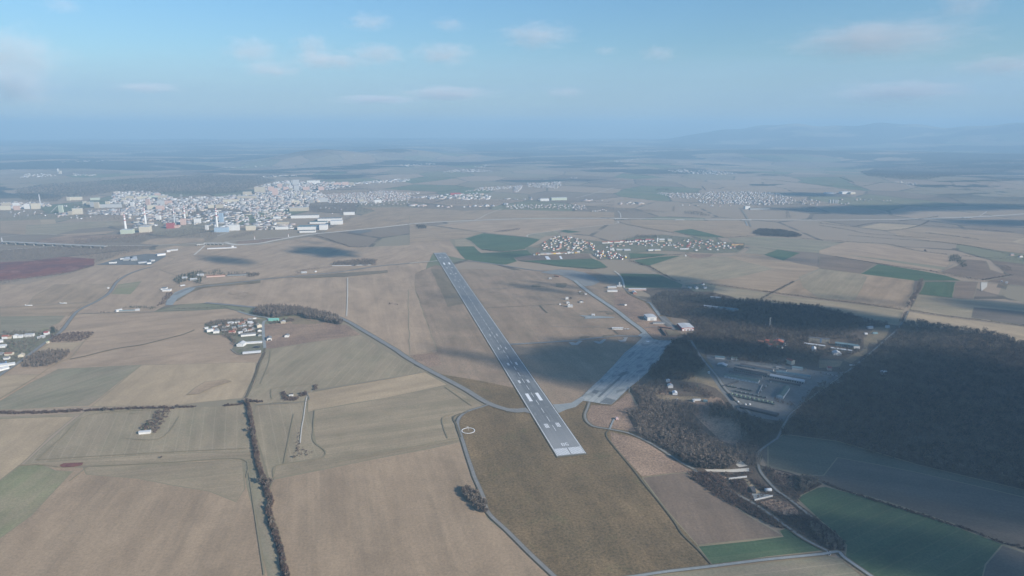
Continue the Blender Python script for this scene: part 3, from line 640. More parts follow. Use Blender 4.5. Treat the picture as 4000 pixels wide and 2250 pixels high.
def tree_mat(name, c1, c2, c3):
    m, n, b = mat(name); pos = wpos(n)
    f = mrange(n, noise(n, pos, 1/16, 3, .7), .42, .58); col = mixc(n, f, c1, c2)
    col = mixc(n, mrange(n, noise(n, pos, 1/60, 3, .6), .52, .66, 0, .8), col, c3)
    col = mixc(n, .5, col, mixc(n, mrange(n, noise(n, pos, 1/2.0, 2, .6), .3, .7), (.2, .2, .2), (.8, .8, .8)), 'OVERLAY')
    n.links.new(col, b.inputs["Base Color"]); return m
TM = {'bare': tree_mat("bare_twigs", (.17, .135, .11), (.11, .088, .072), (.20, .165, .13)),
      'wood': tree_mat("shade_darkened_twigs", (.11, .088, .068), (.048, .039, .034), (.145, .125, .095)),  # twig tones lowered to stand in for deep shade in the woods
      'poplar': tree_mat("pale_bare_twigs", (.22, .185, .15), (.15, .125, .10), (.26, .23, .19)),
      'shrub': tree_mat("shrub_twigs", (.125, .085, .068), (.085, .06, .052), (.15, .11, .08)),
      'conifer': tree_mat("conifer_needles", (.035, .055, .035), (.025, .04, .028), (.05, .07, .04))}
TM['bark'] = plain("bark", (.14, .115, .09), (.09, .075, .06), 1/2)
TPL = {}
for k_ in ('bare', 'poplar', 'shrub', 'conifer'):
    for q_, nt_ in (('hi', 90), ('mid', 46), ('lo', 14)): TPL[k_, q_] = [template(k_, RNG, nt_) for _ in range(4)]
def inside(pts, poly):
    x, y = pts[:, 0], pts[:, 1]; c = np.zeros(len(pts), bool); n = len(poly); j = n-1
    for i in range(n):
        xi, yi = poly[i]; xj, yj = poly[j]
        with np.errstate(divide='ignore', invalid='ignore'): hit = ((yi > y) != (yj > y)) & (x < (xj-xi)*(y-yi)/((yj-yi) if yj != yi else 1e-9)+xi)
        c ^= hit; j = i
    return c
def scatter(poly, spacing, jit=.9):
    a = np.array(poly); x0, y0 = a.min(0); x1, y1 = a.max(0)
    gx, gy = np.meshgrid(np.arange(x0, x1, spacing), np.arange(y0, y1, spacing)); p = np.stack([gx.ravel(), gy.ravel()], 1)
    p = p+(RNG.random(p.shape)-.5)*spacing*jit*1.3; return p[inside(p, poly)]
BIG = []     # candidates for individual trees: (x, y, height, kind, where)
CLEAR = []   # footprints kept free of trees (buildings, roads)
def clear_of(p):
    if not CLEAR or not len(p): return p
    keep = np.ones(len(p), bool)
    for x, y, r in CLEAR: keep &= (p[:, 0]-x)**2+(p[:, 1]-y)**2 > r*r
    return p[keep]
def planting(name, label, P_, kind, h0, h1, q='mid', m=None, z0=-.7, squash=1.0, wide=1.0, kindtag='stuff', cat=None, hfun=True):
    """many plants as one mesh"""
    if not len(P_): return None
    VV = []; FF = []; k = 0; T = TPL[kind, q]; idx = RNG.integers(0, len(T), len(P_))
    for ti, ((cv, cf), (tv, tf)) in enumerate(T):
        sel = P_[idx == ti]; n = len(sel)
        if not n: continue
        if q == 'hi' or q == 'mid': bv = np.concatenate([cv, tv]); bf = np.concatenate([cf, tf+len(cv)])
        else: bv, bf = cv, cf
        hs = (h0+(h1-h0)*RNG.random(n))/10; an = RNG.random(n)*6.283; ca, sa = np.cos(an), np.sin(an); ws = hs*(.85+.35*RNG.random(n))*wide
        X = (bv[None, :, 0]*ca[:, None]-bv[None, :, 1]*sa[:, None])*ws[:, None]+sel[:, 0:1]
        Y = (bv[None, :, 0]*sa[:, None]+bv[None, :, 1]*ca[:, None])*ws[:, None]+sel[:, 1:2]
        zb = hgt(sel[:, 0], sel[:, 1]) if hfun else 0*sel[:, 0]
        Z = bv[None, :, 2]*hs[:, None]*squash+zb[:, None]+z0+1.2
        VV.append(np.stack([X, Y, Z], -1).reshape(-1, 3)); FF.append((bf[None]+(np.arange(n)*len(bv))[:, None, None]+k).reshape(-1, 3)); k += n*len(bv)
    o = np_obj(name, np.concatenate(VV), np.concatenate(FF), TM[m or kind]); tag(o, label, cat, None, kindtag); return o
def poly_of(s): return PTS(s)
def along(s, spacing, width, fill=1.0, gap=0):
    L = smooth_line(PTS(s), 4); out = []
    for a, b in zip(L[:-1], L[1:]):
        d = (b-a).length; n = max(1, int(d/spacing)); t = (b-a).normalized() if d else Vector((1, 0)); nn = Vector((-t.y, t.x))
        for i in range(n):
            c = a+(b-a)*(i+random.random())/n
            if gap and math.sin(c.x*.021+c.y*.013)+math.sin(c.x*.05-c.y*.03) < gap: continue
            if random.random() > fill: continue
            out.append(tuple(c+nn*random.uniform(-.5, .5)*width))
    return np.array(out) if out else np.zeros((0, 2))
# ------------------------------------------------------------------ buildings
CM = {}
TENS = ['', '', 'twenty', 'thirty', 'forty', 'fifty', 'sixty', 'seventy']
ORD = ['first', 'second', 'third', 'fourth', 'fifth', 'sixth', 'seventh', 'eighth', 'ninth', 'tenth', 'eleventh', 'twelfth', 'thirteenth', 'fourteenth', 'fifteenth', 'sixteenth', 'seventeenth', 'eighteenth', 'nineteenth']
def ordn(i):
    if i < 19: return ORD[i]
    t, u = divmod(i+1, 10); return TENS[t]+'-'+ORD[u-1] if u else TENS[t][:-1]+'ieth'
PAL = {'white': (.72, .71, .68), 'cream': (.62, .56, .44), 'grey': (.33, .33, .32), 'lgrey': (.48, .48, .47), 'pink': (.58, .42, .36), 'ochre': (.58, .42, .20), 'brick': (.35, .17, .12), 'redroof': (.36, .12, .08),
       'rust': (.30, .15, .10), 'dark': (.07, .07, .075), 'darkroof': (.115, .11, .11), 'greyroof': (.24, .245, .25), 'palroof': (.54, .55, .55), 'green': (.12, .17, .15), 'teal': (.17, .25, .27), 'beige': (.50, .44, .34),
       'yellow': (.72, .50, .12), 'blue': (.16, .26, .42), 'concrete': (.40, .39, .36), 'glass': (.05, .06, .075), 'crimson': (.38, .10, .10), 'lime': (.45, .55, .30), 'mint': (.22, .50, .42), 'silver': (.62, .63, .64), 'mint2': (.50, .55, .44), 'pblue': (.36, .46, .56)}
def cm(c):
    if c in CM: return CM[c]
    base = tuple(v*.86 for v in PAL[c]); m, n, b = mat("paint_"+c); pos = wpos(n)
    st = mrange(n, noise(n, pos, 1/3.5, 4, .7), .35, .75); col = mixc(n, st, base, tuple(v*.74 for v in base))
    if 'roof' in c or c in ('rust', 'teal', 'green'): col = mixc(n, mrange(n, noise(n, pos, 1/9, 3, .7), .55, .75, 0, .5), col, tuple(v*.55+.05 for v in base))
    b.inputs["Roughness"].default_value = .55 if c in ('silver', 'glass') else .85
    n.links.new(col, b.inputs["Base Color"]); CM[c] = m; return m
def boxm(name, x0, x1, y0, y1, z0, z1, c, parent=None, extra=()):
    V = []; F = []
    for (a, b_, d, e, f, g) in [(x0, x1, y0, y1, z0, z1), *extra]:
        k = len(V); V += [(a, d, f), (b_, d, f), (b_, e, f), (a, e, f), (a, d, g), (b_, d, g), (b_, e, g), (a, e, g)]
        F += [(k, k+3, k+2, k+1), (k+4, k+5, k+6, k+7), (k, k+1, k+5, k+4), (k+1, k+2, k+6, k+5), (k+2, k+3, k+7, k+6), (k+3, k, k+4, k+7)]
    return mesh_obj(name, V, F, cm(c), parent)
def shell(L, D, h, rt, wc, rc, par, rise=None, ov=.5):
    """wall and roof meshes, centred on x, front at y=0, going back to y=D"""
    a = L/2; V = []; F = []; rise = rise if rise is not None else min(L, D)*.22
    if rt in ('flat', 'para'):
        boxm('wall', -a, a, 0, D, -1, h, wc, par); boxm('roof', -a-.15, a+.15, -.15, D+.15, h+.003, h+.45, rc, par); return
    if rt == 'gx':   # ridge along the front
        mesh_obj('wall', [(-a, 0, -1), (a, 0, -1), (a, D, -1), (-a, D, -1), (-a, 0, h), (a, 0, h), (a, D, h), (-a, D, h), (-a, D/2, h+rise), (a, D/2, h+rise)],
                 [(0, 1, 5, 4), (2, 3, 7, 6), (1, 2, 6, 9, 5), (3, 0, 4, 8, 7)], cm(wc), par)
        k = rise/(D/2)*ov; p = [(-a-ov, -ov, h-k), (a+ov, -ov, h-k), (a+ov, D/2, h+rise), (-a-ov, D/2, h+rise), (a+ov, D+ov, h-k), (-a-ov, D+ov, h-k)]
    elif rt == 'gy':  # gable end faces the front
        mesh_obj('wall', [(-a, 0, -1), (a, 0, -1), (a, D, -1), (-a, D, -1), (-a, 0, h), (a, 0, h), (a, D, h), (-a, D, h), (0, 0, h+rise), (0, D, h+rise)],
                 [(0, 1, 5, 8, 4), (2, 3, 7, 9, 6), (1, 2, 6, 5), (3, 0, 4, 7)], cm(wc), par)
        k = rise/a*ov; p = [(-a-ov, D+ov, h-k), (-a-ov, -ov, h-k), (0, -ov, h+rise), (0, D+ov, h+rise), (a+ov, -ov, h-k), (a+ov, D+ov, h-k)]
    else:             # arched hall, ridge along the front
        n = 10; V = []; F = []; R = []
        for sx in (-a, a):
            for i in range(n+1):
                t = math.pi*i/n; V.append((sx, D/2-D/2*math.cos(t), h*math.sin(t)))
        mesh_obj('wall', V, [tuple(range(n, -1, -1)), tuple(range(n+1, 2*n+2)), (0, n, 2*n+1, n+1)], cm(wc), par)
        V2 = [(x*1.002, D/2+(y-D/2)*1.01, z*1.01) for x, y, z in V]
        mesh_obj('roof', V2, [(i, i+1, n+2+i, n+1+i) for i in range(n)], cm(rc), par, True); return
    t = .35; q = [(x, y, z+t) for x, y, z in p]; V = p+q
    F = [(6, 7, 8, 9), (9, 8, 10, 11), (3, 2, 1, 0), (5, 4, 2, 3), (0, 1, 7, 6), (4, 5, 11, 10), (1, 2, 8, 7), (2, 4, 10, 8), (3, 0, 6, 9), (5, 3, 9, 11)]
    if rt == 'gy': F = [(6, 7, 8, 9), (9, 8, 10, 11), (3, 2, 1, 0), (5, 4, 2, 3), (0, 1, 7, 6), (4, 5, 11, 10), (1, 2, 8, 7), (2, 4, 10, 8), (3, 0, 6, 9), (5, 3, 9, 11)]
    mesh_obj('roof', V, F, cm(rc), par)
BZ = .9
def place(name, label, cat, fr, xa, ya, xb, yb, group=None):
    A = Vector(G(fr, xa, ya)); B = Vector(G(fr, xb, yb)); L = (B-A).length; e = (B-A)/L; M_ = (A+B)/2
    r = empty(name, (M_.x, M_.y, BZ+float(hgt(M_.x, M_.y))), math.atan2(e.y, e.x)); tag(r, label, cat, group); return r, L
def bld(name, label, cat, fr, xa, ya, xb, yb, D, h, wc='white', rc='greyroof', rt='gx', rise=None, win=None, door=None, group=None, clear=True):
    r, L = place(name, label, cat, fr, xa, ya, xb, yb, group); shell(L, D, h, rt, wc, rc, r, rise)
    if win:
        rows, cols, col = win; fh = h/rows; fw = L/cols
        for i in range(rows):
            for j in range(cols):
                x = -L/2+(j+.5)*fw; z = i*fh+fh*.35; boxm('window', x-fw*.28, x+fw*.28, -.08, .3, z, z+fh*.45, col, r)
    if door:
        n_, dh, col = door
        for j in range(n_):
            x = -L/2+(j+.5)*L/n_; wdt = min(L/n_*.35, 6); boxm('door', x-wdt, x+wdt, -.1, .3, -1, dh, col, r)
    if clear:
        c, s = math.cos(r.rotation_euler.z), math.sin(r.rotation_euler.z); k = max(1, int(L/D+.5)); kk = max(1, int(D/max(L, 1)+.5))
        for i in range(k):
            for j in range(kk):
                lx = -L/2+(i+.5)*L/k; ly = (j+.5)*D/kk; CLEAR.append((r.location.x+c*lx-s*ly, r.location.y+s*lx+c*ly, max(L/k, D/kk)*.65+5))
    return r
hall = 'hall'
# --- airport
ct = bld('control_tower', 'white airport control building with stacked floors, left of the narrow taxiway', 'control tower', 'b2', 1988, 485, 2052, 485, 12, 7, 'white', 'palroof', 'flat', win=(2, 6, 'glass'))
boxm('tower_floor', -7.5, -1, 3, 10, 7.46, 12.5, 'white', ct); gl = boxm('glass_cab', -7, -1.5, 3.5, 9.5, 12.51, 15.5, 'glass', ct); boxm('roof', -7.4, -1.1, 3.1, 9.9, 15.51, 16, 'white', ct)
bld('utility_building', 'small white flat-roofed house right behind the control tower', 'building', 'b2', 1975, 440, 2006, 440, 9, 6, 'white', 'palroof', 'flat')
bld('utility_building', 'tall white cube house furthest behind the control tower', 'building', 'b2', 1963, 392, 1998, 392, 10, 9, 'white', 'palroof', 'flat', door=(1, 3, 'grey'))
bld('utility_building', 'dark roofed white bungalow to the right of the control tower', 'building', 'b2', 2140, 430, 2184, 430, 13, 4.5, 'white', 'darkroof', 'gy', door=(2, 3, 'grey'))
bld('hut', 'tiny white hut left of the control tower at the track end', 'hut', 'b2', 1884, 456, 1902, 456, 4, 4, 'white', 'palroof', 'flat')
bld('hut', 'small white hut standing alone between control tower and crossing taxiway', 'hut', 'b2', 2291, 593, 2330, 593, 7, 4.5, 'white', 'palroof', 'gx', door=(1, 3, 'grey'))
bld('hut', 'small white hut on the grass below the wide concrete bend', 'hut', 'b2', 1755, 130, 1784, 130, 7, 4.5, 'white', 'palroof', 'flat', door=(1, 3, 'grey'))
bld('ruined_shed', 'brown ruined low shed next to the concrete bend', 'shed', 'b2', 1815, 98, 1876, 106, 8, 3.5, 'rust', 'rust', 'gx', 1)
bld('hut', 'white hut on the dark pad, nearest the narrow taxiway', 'hut', 'b2', 2203, 326, 2230, 326, 5, 3.5, 'white', 'palroof', 'flat'); bld('hut', 'flat grey hut on the dark pad beside the white hut', 'hut', 'b2', 2131, 299, 2156, 299, 5, 3, 'lgrey', 'palroof', 'flat')
bld('aircraft_hangar', 'big white box hangar with grey flat roof beside the airfield', 'hangar', 'b3', 415, 655, 530, 652, 44, 11.5, 'white', 'palroof', 'gy', 1.2, door=(1, 8, 'lgrey'))
h2 = bld('aircraft_hangar', 'red and white hangar with wide pale roof at the wood edge', 'hangar', 'b3', 848, 782, 1002, 780, 56, 10, 'crimson', 'palroof', 'gy', 1.5, door=(4, 6, 'white'))
boxm('stripe', -14, 14, -.2, .05, 7, 9.4, 'white', h2)
bld('long_shed', 'long grey flat workshop in front of the white hangar', 'shed', 'b3', 485, 696, 632, 698, 12, 4.5, 'grey', 'greyroof', 'flat', door=(7, 3, 'lgrey'))
bld('office_building', 'long white airfield building with row of dark windows by the taxiway', 'building', 'b3', -30, 765, 112, 765, 9, 5, 'white', 'palroof', 'gx', 1.2, win=(1, 12, 'glass'))
bld('aircraft_shelter', 'dark arched aircraft shelter with pale annex on the grass', 'shelter', 'b3', 60, 462, 130, 466, 14, 5, 'dark', 'darkroof', 'arch'); bld('hut', 'pale annex hut joined to the dark arched shelter', 'hut', 'b3', 130, 466, 155, 462, 5, 3.5, 'white', 'palroof', 'flat')
bld('blast_wall', 'long dark blast wall running beside the red hangar', 'wall', 'b3', 640, 845, 650, 845, 80, 4, 'dark', 'dark', 'flat'); bld('shed', 'low brown shed roof left of the red hangar', 'shed', 'b3', 565, 742, 720, 760, 8, 3, 'dark', 'rust', 'flat')
bld('long_shed', 'long low pale shed at the far edge of the northern wood', 'shed', 'b3', 180, 270, 400, 274, 14, 5, 'pink', 'palroof', 'gx', 2); bld('barn', 'white roofed barn near the far edge of the northern wood', 'barn', 'b3', 235, 318, 280, 318, 30, 5, 'brick', 'palroof', 'gy')
for i, (x0, y0, x1, y1, d, lab) in enumerate([(1205, 376, 1335, 388, 14, 'pale long roof at the back of the wood'), (1120, 488, 1300, 508, 13, 'pale long roof deep inside the wood'), (1300, 508, 1556, 535, 13, 'teal long roof deep inside the wood'), (1420, 530, 1500, 545, 12, 'short teal roof just below the long teal roof in the wood')]):
    bld('barracks', lab, 'building', 'b3', x0, y0, x1, y1, d, 6, 'lgrey', 'palroof' if i < 2 else 'teal', 'gx', 2)
bld('airport_building', 'long white airport house at the cloud shadow edge near the concrete bend', 'building', 'P', 2373, 1141, 2412, 1141, 10, 6, 'white', 'palroof', 'gx', 1.5); bld('airport_building', 'pale flat airport hall behind the long white airport house', 'building', 'P', 2374, 1127, 2408, 1126, 14, 6, 'lgrey', 'palroof', 'flat'); tb = bld('airport_building', 'pale block with slim tower at the village road', 'building', 'P', 2410, 1121, 2430, 1121, 12, 6, 'lgrey', 'palroof', 'flat'); boxm('tower', -3, 3, 2, 8, 6.46, 19, 'lgrey', tb)
# checker hut, windsock, lamp poles, mast
r, L = place('checkered_cabin', 'small red and white checkered cabin beside a mast on the rough grass', 'cabin', 'c2', 1046, 622, 1072, 620); a = L/2; q = L/4
for i in range(4):
    for k in range(4):
        pass
def checker(par, L, D, h, n=4):
    VV = {0: ([], []), 1: ([], [])}
    def put(i, quad):
        V, F = VV[i]; k = len(V); V.extend(quad); F.append((k, k+1, k+2, k+3))
    for i in range(n):
        for k in range(n):
            x0, x1 = -L/2+L*i/n, -L/2+L*(i+1)/n; z0, z1 = h*k/n, h*(k+1)/n; y0, y1 = D*i/n, D*(i+1)/n; p = (i+k) % 2
            put(p, [(x0, 0, z0), (x1, 0, z0), (x1, 0, z1), (x0, 0, z1)]); put(1-p, [(x1, D, z0), (x0, D, z0), (x0, D, z1), (x1, D, z1)])
            put(p, [(L/2, y0, z0), (L/2, y1, z0), (L/2, y1, z1), (L/2, y0, z1)]); put(1-p, [(-L/2, y1, z0), (-L/2, y0, z0), (-L/2, y0, z1), (-L/2, y1, z1)])
            yy0, yy1 = D*k/n, D*(k+1)/n; put(p, [(x0, yy0, h), (x1, yy0, h), (x1, yy1, h), (x0, yy1, h)])
    mesh_obj('white_panel', *VV[1], cm('white'), par); mesh_obj('red_panel', *VV[0], cm('crimson'), par)
checker(r, L, L*.9, L*.8)
def pole(name, label, cat, fr, x, y, hgt_m, rad=.25, col='white', group=None, lamp=False, cross=False):
    p = G(fr, x, y); r = empty(name, (p[0], p[1], BZ+float(hgt(*p)))); tag(r, label, cat, group); V = []; F = []
    for z, q_ in ((0, rad), (hgt_m, rad*.6)):
        for i in range(8): V.append((q_*math.cos(i*.7854), q_*math.sin(i*.7854), z))
    F = [(i, (i+1) % 8, 8+(i+1) % 8, 8+i) for i in range(8)]+[tuple(range(8, 16))]
    mesh_obj('pole', V, F, cm(col), r)
    if lamp: boxm('lamp_head', -1.6, 1.6, -.5, .5, hgt_m, hgt_m+.6, 'lgrey', r)
    if cross: boxm('crossarm', -2.2, 2.2, -.12, .12, hgt_m-1.6, hgt_m-1.3, 'grey', r)
    return r
for i, (x, y, t) in enumerate([(1178, 342, 'nearest apron corner'), (1274, 236, 'between the other two white poles'), (1365, 148, 'furthest up the apron of the three nearest')]):
    pole('floodlight_mast', 'white floodlight mast by the apron edge, '+t, 'light mast', 'c2', x, y, 15, .42, 'white', 'floodlight masts along the apron', True)
pole('floodlight_mast', 'faint floodlight mast halfway up the shaded apron edge', 'light mast', 'b3', 565, 1130, 15, .35, 'white', 'floodlight masts along the apron', True)
pole('utility_pole', 'pale wooden utility pole above the bushes near the white sheds', 'utility pole', 'n', 1375, 402, 13, .3, 'concrete', None, False, True)
pole('antenna_mast', 'thin white antenna beside the checkered cabin', 'mast', 'c2', 1084, 618, 8, .2, 'white')
ws = pole('windsock', 'windsock on a short pole inside the white ring', 'windsock', 'c1', 2138, 728, 9, .2, 'white')
V = []; F = []
for i in range(4):
    for k in range(8): V.append((-.5-i*1.3, (.62-.12*i)*math.cos(k*.7854), 8.6+(.62-.12*i)*math.sin(k*.7854)-i*.12))
    if i:
        for k in range(8): F.append(((i-1)*8+k, (i-1)*8+(k+1) % 8, i*8+(k+1) % 8, i*8+k))
mesh_obj('sock', V, F, cm('white'), ws)
def lattice(name, label, fr, x, y, h, w0, w1, wc='lgrey', drums=True):
    p = G(fr, x, y); r = empty(name, (p[0], p[1], BZ)); tag(r, label, 'tower'); V = []; F = []
    def bar(a, b_, t):
        a, b_ = Vector(a), Vector(b_); d = (b_-a).normalized(); s = d.cross(Vector((.3, .5, .9))).normalized()*t; u = d.cross(s).normalized()*t; k = len(V)
        for c_ in (a, b_): V.extend([tuple(c_+s), tuple(c_+u), tuple(c_-s), tuple(c_-u)])
        for i in range(4): F.append((k+i, k+(i+1) % 4, k+4+(i+1) % 4, k+4+i))
    n = 9; cs = [(-1, -1), (1, -1), (1, 1), (-1, 1)]
    for i in range(n):
        za, zb = h*i/n, h*(i+1)/n; wa, wb = w0+(w1-w0)*i/n, w0+(w1-w0)*(i+1)/n
        for j in range(4):
            c0, c1 = cs[j], cs[(j+1) % 4]; bar((c0[0]*wa, c0[1]*wa, za), (c0[0]*wb, c0[1]*wb, zb), .22); bar((c0[0]*wa, c0[1]*wa, za), (c1[0]*wb, c1[1]*wb, zb), .14); bar((c0[0]*wb, c0[1]*wb, zb), (c1[0]*wb, c1[1]*wb, zb), .12)
    mesh_obj('lattice', V, F, cm(wc), r)
    if drums:
        for k, (a_, z) in enumerate(((0, .95), (2.1, .95), (4.2, .95), (1, .86), (3.2, .84), (5, .72))):
            boxm('antenna_panel', math.cos(a_)*w1*1.8-.45, math.cos(a_)*w1*1.8+.45, math.sin(a_)*w1*1.8-.45, math.sin(a_)*w1*1.8+.45, h*z-1.6, h*z+1.6, 'white', r)
lattice('telecom_tower', 'pale lattice telecom tower rising out of the dark wood', 'b3', 1952, 745, 36, 2.0, 1.2)
pole('antenna_mast', 'short white mast left of the lattice tower in the wood', 'mast', 'b3', 1896, 728, 9, .7, 'white')
# --- checked hangar village in the wood, school-like blocks
bld('apartment_block', 'four-storey cream block with dark stair strip and yellow end wall', 'building', 'm', 1528, 235, 1870, 268, 14, 13, 'beige', 'darkroof', 'flat', win=(4, 14, 'glass'))
rr_ = [o for o in COL.objects if o.name.startswith('apartment_block')][-1]; Lb = 1
_A, _B = Vector(G('m', 1528, 235)), Vector(G('m', 1870, 268)); Lb = (_A-_B).length
boxm('end_wall', Lb/2+.02, Lb/2+.3, .3, 13.7, 0, 13, 'yellow', rr_); boxm('stair_strip', Lb*.06, Lb*.13, -.25, .1, 0, 13.2, 'blue', rr_)
bld('long_building', 'low pale-roofed wing in front of the cream block, left one', 'building', 'm', 1450, 300, 1800, 345, 11, 6, 'beige', 'palroof', 'flat', win=(2, 12, 'glass')); bld('annex', 'gabled annex projecting from the left pale-roofed wing', 'building', 'm', 1580, 392, 1650, 400, 28, 5.5, 'white', 'palroof', 'gy')
bld('long_building', 'low pale-roofed wing in front of the green hall, right one', 'building', 'm', 1890, 375, 2248, 425, 11, 6, 'beige', 'palroof', 'flat', win=(2, 12, 'glass')); bld('annex', 'gabled annex projecting from the right pale-roofed wing', 'building', 'm', 1945, 462, 2075, 470, 24, 5, 'white', 'palroof', 'gy')
bld('sports_hall', 'long green-roofed hall right of the cream four-storey block', hall, 'm', 1968, 305, 2290, 345, 18, 8, 'teal', 'teal', 'gx', 2, win=(1, 9, 'glass')); bld('annex', 'pale square annex at the right end of the green hall', 'building', 'm', 2280, 350, 2382, 352, 18, 7, 'white', 'teal', 'flat')
for x0, y0, x1, y1, d, h, w_, r_, lab in [(805, 255, 865, 262, 16, 7, 'brick', 'redroof', 'red-roofed house with white gable, left in the red cluster among trees'), (930, 262, 1100, 285, 20, 6, 'brick', 'redroof', 'broad red-roofed building in the middle of the wood'), (860, 318, 925, 322, 12, 5, 'white', 'redroof', 'white gabled house below the broad red roof'),
                                     (680, 260, 765, 272, 14, 5, 'brick', 'rust', 'dark red roof at the left of the red cluster'), (1000, 215, 1125, 222, 10, 4, 'white', 'dark', 'narrow white building behind the broad red roof'), (1125, 300, 1152, 300, 12, 5, 'white', 'greyroof', 'white shed right of the broad red roof'),
                                     (1078, 348, 1105, 348, 12, 4, 'white', 'greyroof', 'small white shed below the broad red roof'), (1010, 350, 1078, 350, 10, 4, 'grey', 'green', 'green roofed shed below the broad red roof'), (1240, 625, 1300, 612, 20, 11, 'cream', 'redroof', 'tall cream house with steep red roof amid bare trees'),
                                     (1845, 715, 1915, 720, 14, 7, 'pink', 'crimson', 'bright red roofed house by the wood road'), (1250, 700, 1425, 722, 12, 6, 'lgrey', 'teal', 'short teal roofed barn above the yard'),
                                     (1030, 722, 1158, 742, 8, 5, 'white', 'dark', 'white two-tone container building in the yard'), (990, 680, 1062, 688, 8, 3, 'lgrey', 'greyroof', 'small flat grey building at the top of the yard'),
                                     (240, 535, 337, 545, 10, 5, 'white', 'green', 'small white building with green roof at yard top left'), (0, 640, 150, 668, 17, 4, 'teal', 'palroof', 'wide pale roof canopy left end of the yard'), (-30, 515, 128, 530, 12, 4, 'white', 'teal', 'narrow teal roof at the upper left of the yard')]:
    bld('house' if 'house' in lab else 'building', lab, 'house' if 'house' in lab else 'building', 'm', x0, y0, x1, y1, d, h, w_, r_, 'gx' if d < 17 else 'gy')
for x0, y0, x1, y1, d, h, w_, r_, dn, lab in [(115, 830, 690, 935, 17, 5.5, 'lgrey', 'green', 10, 'long dark green roofed barn nearest the yard front'), (200, 775, 750, 862, 14, 5, 'grey', 'darkroof', 0, 'long black roofed barn just behind the dark green one'), (275, 715, 830, 825, 16, 5, 'grey', 'dark', 16, 'long black barn with open bays and patched roof'),
                                       (385, 650, 645, 690, 14, 5, 'white', 'darkroof', 12, 'open bay garage row at the top of the yard'), (650, 695, 935, 742, 14, 5, 'lgrey', 'darkroof', 0, 'dark roofed barn continuing right of the garage row'),
                                       (880, 835, 1450, 938, 16, 5.5, 'lgrey', 'palroof', 14, 'long pale roofed barn in the middle of the yard'), (985, 768, 1555, 852, 12, 5, 'lgrey', 'teal', 0, 'long teal roofed barn behind the pale roofed one'), (870, 905, 1385, 1000, 10, 4, 'grey', 'dark', 0, 'low black shed below the pale roofed barn')]:
    bld('barn', lab, 'barn', 'm', x0, y0, x1, y1, d, h, w_, r_, 'gx', 2.2, door=(dn, 3, 'white' if dn < 12 else 'dark') if dn else None)
wb = bld('warehouse', 'wide green roofed warehouse with white side wall turned to the sun', 'warehouse', 'm', 995, 1170, 1105, 1192, 75, 7, 'white', 'green', 'gy', 3, door=(3, 4, 'lgrey'))
bld('long_shed', 'long dark grey sheet roof at the bottom of the yard', 'shed', 'm', 380, 1345, 1000, 1490, 16, 4, 'dark', 'darkroof', 'gx', 1.5)
bld('wall_panel', 'pale straight yard wall dividing the vehicle yard', 'wall', 'm', 690, 1105, 696, 1106, 66, 2.5, 'lgrey', 'lgrey', 'flat')
bld('long_wall', 'dark boundary wall along the yard road, upper stretch', 'wall', 'm', 100, 985, 108, 988, 62, 3.2, 'dark', 'dark', 'flat'); bld('long_wall', 'dark boundary wall along the yard road, lower stretch', 'wall', 'm', 290, 1225, 298, 1225, 45, 3.2, 'dark', 'dark', 'flat')
for x0, y0, x1, y1, d, h, w_, r_, lab in [(640, 402, 735, 408, 8, 5, 'white', 'palroof', 'white gabled cabin, upper of three in a line among bushes'), (690, 545, 815, 545, 12, 5.5, 'white', 'palroof', 'white hall with bright gable, middle of three among bushes'), (805, 715, 920, 720, 16, 4, 'silver', 'silver', 'silver sheet roof hall, lowest of three among bushes'),
                                     (1310, 895, 1350, 895, 10, 4, 'white', 'palroof', 'white slab shed casting a long shadow, at the firing range'), (1335, 858, 1500, 858, 4, 3, 'white', 'palroof', 'low long white wall building at the firing range'), (1560, 895, 1660, 905, 9, 3.5, 'teal', 'teal', 'teal container at the end of the firing range'),
                                     (1680, 192, 1722, 192, 6, 4, 'white', 'palroof', 'white box hut beside the diagonal yard road'), (900, 845, 940, 840, 4, 2, 'lgrey', 'lgrey', 'tiny pale block alone on the firing range grass')]:
    bld('cabin', lab, 'building', 'n', x0, y0, x1, y1, d, h, w_, r_, 'gy' if 'gable' in lab or 'sheet' in lab else 'flat')
bld('building', 'reddish shed joining two white halls among bushes', 'building', 'n', 700, 500, 770, 505, 18, 4, 'pink', 'rust', 'gy')
for x0, y0, x1, y1, d, h, w_, r_, lab in [(620, 757, 680, 757, 12, 5, 'white', 'palroof', 'white roofed shed in the clearing by the wood road, left one'), (843, 748, 886, 748, 8, 6, 'white', 'palroof', 'white boxy house close to the wood road bend'), (680, 825, 738, 825, 9, 6, 'lgrey', 'teal', 'round topped grey barn in the clearing by the wood road'),
                                     (575, 830, 612, 830, 9, 5, 'lgrey', 'palroof', 'small pale shed left of the round topped barn'), (770, 1330, 852, 1340, 12, 7, 'lgrey', 'white', 'pale lookout house alone in the great wood'), (385, 1222, 450, 1226, 4, 2.5, 'white', 'palroof', 'low white gatehouse on the wood road'),
                                     (2285, 170, 2305, 172, 8, 5, 'white', 'palroof', 'white van-sized hut on the far country lane, left one'), (2345, 185, 2372, 187, 8, 5, 'white', 'palroof', 'white van-sized hut on the far country lane, right one')]:
    bld('cabin', lab, 'building', 'b4', x0, y0, x1, y1, d, h, w_, r_, 'gx' if 'round' not in lab else 'arch')
